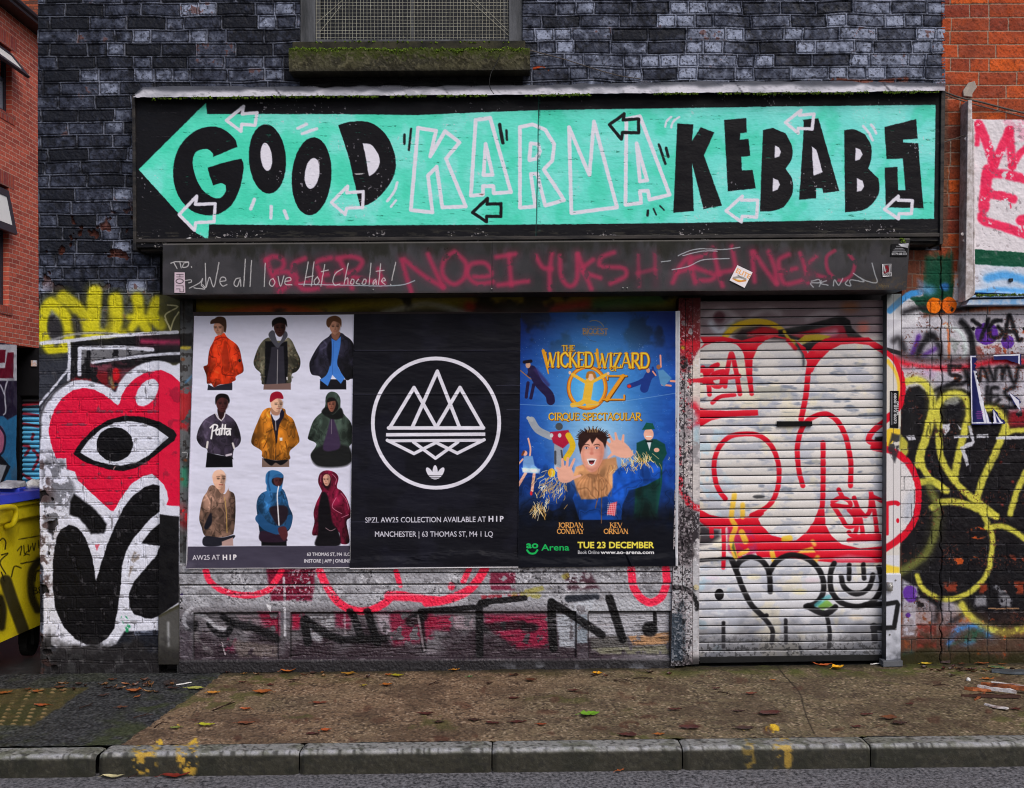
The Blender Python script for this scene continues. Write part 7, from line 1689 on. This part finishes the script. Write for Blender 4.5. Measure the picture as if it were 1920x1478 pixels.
c.tint(ss(780, 750, c.Y), (50, 48, 52), 1); c.at(0, 600, 4.106)
for p in ([(170, 660), (300, 640)], [(170, 720), (320, 740)], [(180, 800), (300, 820)], [(160, 690), (150, 960), (160, 1150)], [(150, 960), (230, 980), (200, 1040)], [(260, 1000), (300, 1060), (260, 1150)], [(180, 1190), (280, 1250)], [(260, 880), (250, 920)]): c.line(p, 22, (150, 26, 42), .85, 2)
ph = (c.Y / 8.6) % 1.0
c.tint(ss(.78, .9, ph), (20, 26, 34), .85)
grid_mesh('shutter', c, 0, None, M_METAL, red, 0, pos=np.stack([xs_, np.full(xs_.shape, TS - 6) - .03 * np.sin(np.pi * np.clip(ph / .85, 0, 1)), zs_], -1))
bm = bmesh.new(); a, b_ = F(30, 650, TS), F(96, 742, TS); box(bm, a[0], b_[0], TS - 6.1, TS - 5.7, b_[2], ZB - .003); a2, b2 = F(30, 742, TS), F(40, 950, TS); box(bm, F(28, 0, TS - .1)[0], F(38, 0, TS - .1)[0], TS - 6.12, TS - 5.9, -.15, b_[2] - .003)
obj('doorway', bm, plain('black_doorway', (20, 19, 24), .7), red)
bm = bmesh.new(); p0, p1 = F(58, 676, TS - .13), F(68, 687, TS - .13); box(bm, p0[0], p1[0], TS - 6.13, TS - 6.1, p1[2], p0[2]); obj('notice', bm, plain('orange_notice', (206, 150, 100), .6, col2=(200, 200, 210)), red)
bm = bmesh.new(); p0, p1 = F(59, 405, 17.3), F(70, 462, 17.3); box(bm, XW, XW + .12, 11.0, 11.25, p1[2], p0[2]); obj('vent_box', bm, plain('cream_plastic', (206, 180, 140), .5), red)
far_b = thing('far_building', 'sooty orange brick building rising beyond the red house roof', 'building')
bm = bmesh.new(); box(bm, -20, -2, 22, 23, -.2, 16); obj('wall', bm, brick_nodes('sooty_orange_brick', (176, 84, 44), (70, 46, 40), (70, 60, 56), axis='XZ'), far_b)

# wheeled bin in the alley mouth
wb = thing('wheelie_bin', 'big yellow wheeled bin with a blue lid and black graffiti in the alley', 'bin')
M_YEL = None
xb = -2.99; yb0, yb1 = -.55, .62
gy2, gz3 = np.meshgrid(np.linspace(yb0, yb1, 230), np.linspace(1.0, .16, 170))
xx = xb - (1.0 - gz3) * .05 + .02 * ss(.86, .88, gz3)
PX3 = HX + xx / (gy2 + 6) * FPX; PY3 = HY + (EYE - gz3) / (gy2 + 6) * FPX
c = Canvas(None, xy=(PX3, PY3), col=(226, 206, 36))
m1 = fbm(gy2, gz3, .2, 5, 29)
c.tint(ss(.55, .8, m1), (190, 170, 28), .7)
c.at(0, 900, 3.694); BK = (36, 32, 24)
c.line([(40, 700), (90, 850), (160, 1040)], 84, (50, 46, 32), .9, 4); c.line([(270, 560), (220, 640), (220, 800), (260, 900)], 50, (48, 44, 30), .9, 5); c.line([(0, 820), (20, 900), (10, 1020)], 50, BK, .9, 5)
for p in ([(0, 420), (20, 405), (40, 430), (35, 480)], [(10, 520), (55, 510), (0, 570), (40, 650)], [(10, 640), (30, 700)], [(80, 670), (100, 600), (145, 610)]): c.line(p, 9, BK, .9, 1)
for p in ([(120, 490), (150, 460), (140, 520)], [(165, 455), (170, 510), (190, 495)], [(195, 450), (200, 500), (215, 460)], [(225, 440), (235, 490), (245, 440)], [(265, 420), (270, 470)], [(165, 525), (185, 515), (205, 520)]): c.line(p, 7, BK, .95, .8)
c.line([(130, 412), (330, 378)], 7, BK, .95, .7, False); c.line([(145, 580), (330, 545)], 9, BK, .95, .7, False)
c.text('B8', 265, 790, 50, BK, rot=-6); c.line([(240, 700), (250, 640), (290, 620)], 14, (60, 56, 30), .9, 1)
grid_mesh('body_side', c, 0, None, painted('bin_plastic', .4, 60, .15, .5, .08), wb, 0, pos=np.stack([xx, gy2, gz3], -1))
M_BIN = plain('yellow_plastic', (192, 176, 24), .4, 60, .15, .2); M_BLU = plain('blue_plastic', (52, 66, 170), .35, 40, .15, .25)
bm = bmesh.new(); hexa(bm, [(-4.15, yb0 + .03, .16), (xb - .05, yb0 + .03, .16), (xb - .05, yb1 - .03, .16), (-4.15, yb1 - .03, .16), (-4.2, yb0 + .002, .998), (xb - .004, yb0 + .002, .998), (xb - .004, yb1 - .002, .998), (-4.2, yb1 - .002, .998)])
obj('body', bm, M_BIN, wb)
bm = bmesh.new(); box(bm, -4.24, xb + .03, yb0 - .03, yb1 + .03, .955, .985); obj('rim', bm, M_BIN, wb, bevel=.008)
bm = bmesh.new(); hexa(bm, [(-4.24, yb0 - .04, .987), (xb + .045, yb0 - .04, .987), (xb + .045, yb1 + .04, .987), (-4.24, yb1 + .04, .987), (-4.2, yb0, 1.06), (xb, yb0, 1.04), (xb, yb1, 1.04), (-4.2, yb1, 1.06)])
for k in range(4): box(bm, -4.1, xb - .02, yb0 + .1 + k * .28, yb0 + .16 + k * .28, 1.03, 1.062)
obj('lid', bm, M_BLU, wb, bevel=.008)
bm = bmesh.new(); h0, h1 = -.46, -.10
tube(bm, smooth(np.array([(xb + .0, h0, .85), (xb + .05, h0, .87), (xb + .06, h0 + .02, .965), (xb + .06, h1 - .02, .965), (xb + .05, h1, .87), (xb + .0, h1, .85)]), False, 4), .017, 10)
obj('handle', bm, M_BIN, wb, True)
M_RUB = plain('black_tyre', (28, 28, 30), .7)
for (x, y) in ((xb - .14, yb0 + .14), (xb - .14, yb1 - .14), (-4.05, yb0 + .14), (-4.05, yb1 - .14)):
    bm = bmesh.new(); disc(bm, (x - .025, y, gz(x) + .085), (1, 0, 0), .085, .05, 20); box(bm, x - .05, x - .03, y - .04, y + .04, gz(x) + .08, .17); box(bm, x + .03, x + .05, y - .04, y + .04, gz(x) + .08, .17)
    obj('wheel', bm, M_RUB, wb)
# litter on the lid
def blob(name, c0, rx, ry, rz, m, label, cat, seed):
    bm = bmesh.new(); bmesh.ops.create_icosphere(bm, subdivisions=4, radius=1)
    r = random.Random(seed)
    for v_ in bm.verts:
        q = np.array([[v_.co.x * 2.2 + seed]]); w_ = fbm(q, np.array([[v_.co.y * 2.2 + v_.co.z * 1.7]]), 1.0, 4, seed)[0, 0]
        k = .75 + .5 * float(w_)
        z = v_.co.z * k
        v_.co = Vector((c0[0] + v_.co.x * k * rx, c0[1] + v_.co.y * k * ry, c0[2] + max(z, -.55) * rz))
    return tag(obj(name, bm, m, None, True), label, cat)
M_FOAM = plain('white_plastic', (214, 212, 210), .5, 40, .4, .1)
blob('plastic_bag', (xb - .07, .40, 1.06), .05, .06, .035, M_FOAM, 'crumpled white plastic bag lying on the blue bin lid', 'bag', 3)
bm = bmesh.new(); o_ = (xb - .09, .14)
hexa(bm, [(o_[0] - .08, o_[1] - .10, 1.063), (o_[0] + .06, o_[1] - .10, 1.063), (o_[0] + .06, o_[1] + .10, 1.063), (o_[0] - .08, o_[1] + .10, 1.063), (o_[0] - .07, o_[1] - .09, 1.078), (o_[0] + .05, o_[1] - .09, 1.075), (o_[0] + .05, o_[1] + .09, 1.10), (o_[0] - .07, o_[1] + .09, 1.105)])
bv = bmesh.new()
tag(obj('food_carton', bm, plain('pale_card', (176, 176, 182), .5, col2=(110, 110, 118), c2scale=20), None, bevel=.006), 'squashed pale grey carton on the blue bin lid', 'carton')
bv.free()

# ================================================================ fallen leaves and litter on the pavement
def leaf_mesh(seed, L, W, curl):
    r = random.Random(seed); bm = bmesh.new(); n = 9; rows = []
    for i in range(n):
        u = i / (n - 1); w = W * math.sin(math.pi * u ** .8) ** .8 * (1 - .25 * u) * r.uniform(.72, 1.15) + .0008
        x = (u - .5) * L; z = curl * (u - .45) ** 2 * L * 1.6 + .002
        rows.append([bm.verts.new((x + r.uniform(-.001, .001), s_ * w * (1 + r.uniform(-.3, .2) * (abs(s_) > .9)), z + r.uniform(-.0015, .003) * abs(s_) + abs(s_) ** 1.5 * w * curl * .9 + (0 if s_ else -.001))) for s_ in (-1, -.5, 0, .5, 1)])
    for a, b_ in zip(rows, rows[1:]):
        for k in range(4): bm.faces.new((a[k], a[k + 1], b_[k + 1], b_[k]))
    tube(bm, [(-.5 * L, 0, curl * .32 * L + .002), (-.62 * L, .003, .004), (-.74 * L, .0, .003)], .0011, 5)
    return bm
_lm = {}
def leaf_mat(col):
    if col not in _lm:
        _lm[col] = plain('leaf_surface', col, .45, 90, .5, .35, .5, c2scale=30)
    return _lm[col]
COMMON = 'brown fallen leaf pressed flat on the damp pavement'
ON_ASPH = 'brown fallen leaf lying on the black asphalt strip'
GROUP = 'fallen leaves on the pavement'
BR, BR2, RB, OR, YE, GN, OY = (92, 56, 36), (64, 42, 34), (84, 42, 34), (150, 86, 42), (206, 160, 40), (110, 150, 40), (186, 128, 48)
def L1(x, y): return (x / 2.557, 900 + y / 2.557)
def L2(x, y): return (640 + x / 2.557, 900 + y / 2.557)
def L3(x, y): return (1280 + x / 2.557, 900 + y / 2.557)
leaves = [(L1(640, 1023), .085, .030, .5, OR, 20, 'orange leaf standing curled on the black asphalt near the post'), (L1(940, 1005), .105, .028, .15, (170, 172, 90), -4, 'pale yellow green leaf at the asphalt and pavement seam'),
 (L1(1025, 1028), .075, .024, .3, OY, 0, 'amber leaf on the pavement just right of the asphalt seam'), (L1(1255, 1025), .105, .032, .3, (150, 86, 36), 8, 'long tan leaf below the nine people poster'), (L1(1390, 917), .09, .022, .5, (186, 108, 52), 0, 'orange leaf curled against the foot of the boarded front'),
 (L1(990, 1182), .085, .028, .2, (168, 168, 40), -8, 'bright yellow green leaf close to the yellow kerb marks'), (L1(840, 1195), .05, .016, .2, (120, 130, 60), 20, 'small green leaf above the yellow kerb marks'),
 (L1(585, 1097), .06, .02, .2, BR, 10, ON_ASPH), (L1(830, 1005), .08, .024, .2, BR2, -10, ON_ASPH), (L1(495, 1040), .06, .02, .2, BR2, 40, ON_ASPH), (L1(660, 1045), .04, .014, .2, OR, 60, ON_ASPH),
 (L1(185, 1020), .075, .02, .2, OR, 15, 'orange leaf on the tactile paving edge nearest the alley'), (L1(200, 1088), .08, .024, .2, (150, 76, 36), 5, 'rusty leaf lying among the tactile paving domes'), (L1(290, 1000), .07, .022, .2, BR, 20, ON_ASPH), (L1(25, 1027), .08, .024, .2, OR, 20, 'orange leaf at the picture edge by the bin'),
 (L1(130, 1010), .05, .016, .2, BR, 30, ON_ASPH), (L1(380, 985), .055, .018, .3, BR2, -20, ON_ASPH), (L1(540, 965), .05, .018, .3, BR, 10, ON_ASPH), (L1(600, 985), .05, .016, .3, (150, 96, 60), -15, ON_ASPH),
 (L1(1535, 1075), .085, .022, .15, (120, 62, 40), 0, COMMON), (L1(1180, 1170), .09, .026, .1, (128, 76, 48), 6, COMMON), (L1(1175, 1105), .06, .02, .3, (160, 84, 40), -4, COMMON), (L1(1565, 1207), .055, .02, .3, (170, 86, 40), 15, COMMON), (L1(1300, 988), .05, .018, .2, RB, 0, COMMON), (L1(1160, 975), .05, .016, .2, RB, 20, COMMON), (L1(1500, 1222), .07, .02, .1, RB, 0, COMMON), (L1(1410, 965), .06, .02, .2, BR2, 10, COMMON),
 (L2(30, 937), .085, .028, .35, (150, 110, 40), 5, 'mustard leaf under the boarded front below the white poster'), (L2(270, 945), .075, .026, .3, (160, 150, 40), -8, 'yellow olive leaf near the boarded front below the black poster'), (L2(220, 988), .06, .024, .3, (160, 96, 36), 4, 'tan leaf on the pavement below the black poster'), (L2(225, 941), .05, .018, .3, OR, 10, COMMON), (L2(545, 917), .055, .018, .3, OY, 0, 'small yellow leaf tucked under the middle of the boarded front'), (L2(615, 948), .035, .014, .2, (120, 170, 110), 0, 'tiny pale green leaf below the boarded front'), (L2(1225, 936), .062, .032, .4, (222, 160, 30), 10, 'bright yellow leaf in front of the boarded front end'),
 (L2(910, 966), .07, .026, .3, BR, -10, COMMON), (L2(1190, 1131), .1, .042, .25, (112, 160, 40), 4, 'bright green leaf alone in the middle of the pavement'), (L2(400, 1126), .085, .026, .15, RB, 3, COMMON), (L2(830, 1051), .06, .018, .15, RB, 0, COMMON), (L2(960, 1178), .05, .018, .2, (150, 74, 40), 0, COMMON), (L2(1370, 1228), .095, .034, .1, RB, 0, COMMON), (L2(1525, 1226), .05, .018, .2, (160, 96, 40), 0, COMMON), (L2(1600, 1106), .07, .02, .15, RB, 0, COMMON), (L2(725, 1170), .08, .018, .1, RB, -4, COMMON), (L2(470, 1168), .05, .018, .2, BR2, 0, COMMON), (L2(710, 980), .04, .016, .3, BR2, 0, COMMON), (L2(1110, 1015), .06, .016, .2, RB, 10, COMMON), (L2(640, 1155), .08, .02, .1, BR2, -5, COMMON), (L2(850, 1165), .08, .02, .1, RB, 5, COMMON), (L2(820, 940), .05, .016, .2, BR, -15, COMMON), (L2(110, 990), .04, .014, .2, (150, 130, 40), 30, COMMON),
 (L3(745, 909), .075, .034, .5, (226, 168, 24), 12, 'bright yellow leaf on the pavement below the shutter'), (L3(655, 886), .115, .018, .4, (190, 96, 44), -3, 'long orange leaf along the foot of the shutter'), (L3(1165, 888), .065, .026, .4, (206, 176, 60), -12, 'yellow leaf against the graffiti wall beside the bark strip'), (L3(420, 1125), .12, .045, .15, RB, 10, 'broad red brown leaf in front of the shutter'), (L3(985, 1146), .09, .038, .15, (112, 66, 36), -5, 'broad brown leaf near the kerb right of the shutter'), (L3(1040, 1172), .07, .03, .2, BR2, -25, COMMON), (L3(330, 1030), .06, .024, .2, (116, 60, 40), 0, COMMON), (L3(30, 1192), .1, .04, .1, RB, 0, COMMON), (L3(880, 1131), .07, .02, .15, RB, 0, COMMON), (L3(1465, 960), .07, .018, .2, (170, 104, 50), 0, 'tan leaf on the pavement above the splintered wood'), (L3(290, 1195), .11, .026, .1, BR2, 0, COMMON), (L3(160, 1005), .05, .016, .2, RB, 10, COMMON), (L3(270, 1115), .06, .016, .2, BR2, -5, COMMON), (L3(830, 1190), .06, .014, .2, RB, 0, COMMON), (L3(1090, 1080), .05, .014, .2, RB, 10, COMMON), (L3(435, 965), .03, .012, .3, (190, 120, 50), 0, COMMON),
 (L3(1330, 885), .05, .016, .3, BR, 15, COMMON), (L3(1430, 882), .07, .024, .3, (140, 84, 50), -10, COMMON), (L3(1380, 915), .08, .018, .2, RB, 6, COMMON), (L3(1530, 890), .06, .02, .3, (120, 78, 46), 20, COMMON), (L3(1600, 1105), .05, .018, .2, RB, 0, COMMON)]
for i, ((px, py), L, W, cu, col, rot, lab) in enumerate(leaves):
    o = obj('fallen_leaf', leaf_mesh(i, L, W, cu), leaf_mat(col), None, True)
    x, y, z = G(px, py); o.location = (x, min(y, -.04), gz(x) + .002 + (0.003 if px < 400 else .002)); o.rotation_euler = (R_(0), 0, R_(rot + (180 if i % 3 == 0 else 0)))
    tag(o, lab, 'leaf', GROUP)
rl_ = random.Random(77)
for i in range(60):
    if i < 26: px, py, lab = rl_.uniform(100, 330), rl_.gauss(1288, 7), 'small torn leaf scrap in the litter along the alley corner'
    elif i < 46: px, py, lab = rl_.uniform(1725, 1935), 1252 + abs(rl_.gauss(0, 8)), 'small torn leaf scrap in the litter at the graffiti wall foot'
    else: px, py, lab = rl_.uniform(380, 1290), 1262 + abs(rl_.gauss(0, 4)), 'small torn leaf scrap along the foot of the boarded front'
    o = obj('leaf_scrap', leaf_mesh(300 + i, rl_.uniform(.025, .06), rl_.uniform(.008, .016), rl_.uniform(.2, .7)), leaf_mat(rl_.choice([BR, BR2, RB, BR2, (120, 84, 50), (140, 104, 60)])), None, True)
    x, y, z = G(px, py); o.location = (x, min(y, -.03), gz(x) + .003); o.rotation_euler = (R_(rl_.uniform(-14, 14)), 0, R_(rl_.uniform(0, 360)))
    tag(o, lab, 'leaf', 'leaf scraps in the litter')
gut = [(L1(420, 1427), .1, .02, (190, 180, 140), -4, 'pale cream leaf in the gutter at the kerb gap'), (L1(745, 1419), .13, .02, (120, 40, 26), 6, 'rust red leaf in the gutter beside the yellow kerb paint'), (L2(1365, 1366), .06, .012, (160, 90, 50), 35, 'small tan leaf leaning on the kerb face')]
for i, ((px, py), L, W, col, rot, lab) in enumerate(gut):
    o = obj('fallen_leaf', leaf_mesh(200 + i, L, W, .3), leaf_mat(col), None, True)
    x = G(px, py)[0]; o.location = (x, -1.475 - (.0 if i < 2 else -.008), gz(x) - .1); o.rotation_euler = (0, 0, R_(rot)); tag(o, lab, 'leaf', 'leaves in the gutter')
# twigs
M_TWIG = plain('wet_twig', (52, 36, 30), .6, 60, .5)
tw = [(L1(1020, 1110), L1(1125, 1070)), (L1(740, 1192), L1(800, 1168)), (L1(380, 1098), L1(440, 1085)), (L1(640, 1145), L1(735, 1130)), (L2(420, 985), L2(470, 975)), (L2(1305, 965), L2(1400, 970)), (L2(1400, 955), L2(1500, 960)), (L2(800, 945), L2(850, 938)), (L3(1335, 1040), L3(1420, 1045)), (L3(1200, 990), L3(1260, 985)), (L1(500, 1425), L1(555, 1415)), (L3(170, 1020), L3(240, 1038))]
for i, (a, b_) in enumerate(tw):
    p, q = Vector(G(*a)), Vector(G(*b_)); off = Vector((0, 0, .005)); r = random.Random(i)
    if i == 10: p, q = Vector((p.x, -1.49, gz(p.x) - .1)), Vector((q.x, -1.475, gz(q.x) - .1))
    bm = bmesh.new(); m_ = (p + q) / 2 + Vector((r.uniform(-.01, .01), r.uniform(-.01, .01), .004))
    tube(bm, smooth(np.array([p + off, m_ + off, q + off]), False, 4), .0035, 6, .0016); tube(bm, [m_ + off, m_ + off + (q - p) * .25 + Vector((0, .02, .002))], .002, 5)
    tag(obj('twig', bm, M_TWIG, None), 'thin dark twig lying on the wet ground', 'twig', 'twigs on the ground')
# splintered painted wood, bark, slate
M_SPL = plain('splintered_wood', (176, 104, 64), .7, 60, .8, .5, stretch=(.2, 1, 1), col2=(70, 40, 30), c2scale=20)
M_SPLW = plain('flaked_white_wood', (206, 204, 206), .6, 60, .8, .4, stretch=(.2, 1, 1), col2=(110, 70, 54), c2scale=18)
def shard(name, a, b_, w, h, m, label, cat, seed, n=7, lift=0.0, group=None):
    p, q = Vector(G(*a)), Vector(G(*b_)); r = random.Random(seed); bm = bmesh.new(); d = (q - p); sd_ = Vector((-d.y, d.x, 0)).normalized(); rows = []
    for i in range(n):
        u = i / (n - 1); c0 = p + d * u; ww = w * (.25 + .75 * math.sin(math.pi * (.12 + .76 * u))) * r.uniform(.7, 1.2); hh = h * r.uniform(.7, 1.2)
        c0 = c0 + sd_ * r.uniform(-.15, .15) * w + Vector((0, 0, lift + .002 + .006 * u))
        rows.append([bm.verts.new(c0 + sd_ * ww / 2), bm.verts.new(c0 + sd_ * ww * .3 + Vector((0, 0, hh))), bm.verts.new(c0 - sd_ * ww * .35 + Vector((0, 0, hh * .9))), bm.verts.new(c0 - sd_ * ww / 2)])
    for x_, y_ in zip(rows, rows[1:]):
        for k in range(4): bm.faces.new((x_[k], x_[(k + 1) % 4], y_[(k + 1) % 4], y_[k]))
    bm.faces.new(rows[0][::-1]); bm.faces.new(rows[-1])
    return tag(obj(name, bm, m, None), label, cat, group)
WG = 'splintered wood heaped by the right edge'
shard('wood_splinter', L3(1350, 1008), L3(1480, 1022), .028, .016, M_SPL, 'short brown splinter at the tip of the broken wood heap', 'splinter', 1, group=WG)
shard('wood_splinter', L3(1415, 1010), L3(1600, 1040), .022, .018, M_SPLW, 'white flaked splinter lying across the broken wood heap', 'splinter', 2, lift=.01, group=WG)
shard('wood_splinter', L3(1430, 1000), L3(1690, 1035), .03, .02, M_SPL, 'longest bare orange splinter in the broken wood heap', 'splinter', 3, lift=.014, group=WG)
shard('wood_splinter', L3(1335, 1040), L3(1620, 1050), .03, .014, plain('dark_wet_wood', (70, 42, 34), .6, 60, .6), 'dark wet splinter underneath the broken wood heap', 'splinter', 4, group=WG)
shard('wood_splinter', L3(1480, 996), L3(1700, 1022), .02, .018, M_SPLW, 'white edged splinter at the back of the broken wood heap', 'splinter', 5, lift=.012, group=WG)
shard('wood_splinter', L3(1400, 1060), L3(1450, 1030), .014, .008, M_SPL, 'small loose splinter in front of the broken wood heap', 'splinter', 6, group=WG)
shard('paint_flake', L3(1448, 1080), L3(1556, 1108), .04, .008, M_SPLW, 'white shard of painted wood nearest the kerb', 'flake', 7)
shard('bark_strip', L3(1155, 866), L3(1282, 884), .035, .014, plain('grey_bark', (92, 76, 74), .7, 60, .8), 'strip of grey bark lying along the graffiti wall', 'bark', 8)
shard('slate_piece', L3(1480, 918), L3(1700, 935), .10, .014, plain('grey_slate', (84, 90, 96), .45, 40, .4), 'broken grey slate by the wall at the right edge', 'slate', 9)
shard('leaf_litter_strip', L3(1465, 900), L3(1570, 912), .05, .008, plain('green_tan_leaf', (150, 100, 60), .5, col2=(60, 110, 80), c2scale=12), 'curled tan and green leaf resting on the broken slate', 'leaf', 10, lift=.004)
shard('paper_scrap', L1(845, 985), L1(918, 978), .02, .003, M_FOAM, 'narrow white paper scrap on the black asphalt', 'scrap', 11)
shard('paper_scrap', L3(900, 886), L3(962, 884), .018, .003, M_FOAM, 'white paper scrap at the foot of the shutter rail', 'scrap', 12)
blob('pebble', (G(*L3(1370, 965))[0], G(*L3(1370, 965))[1], gz(G(*L3(1370, 965))[0]) + .008), .012, .012, .012, M_FOAM, 'small white pebble on the pavement above the splintered wood', 'pebble', 4)
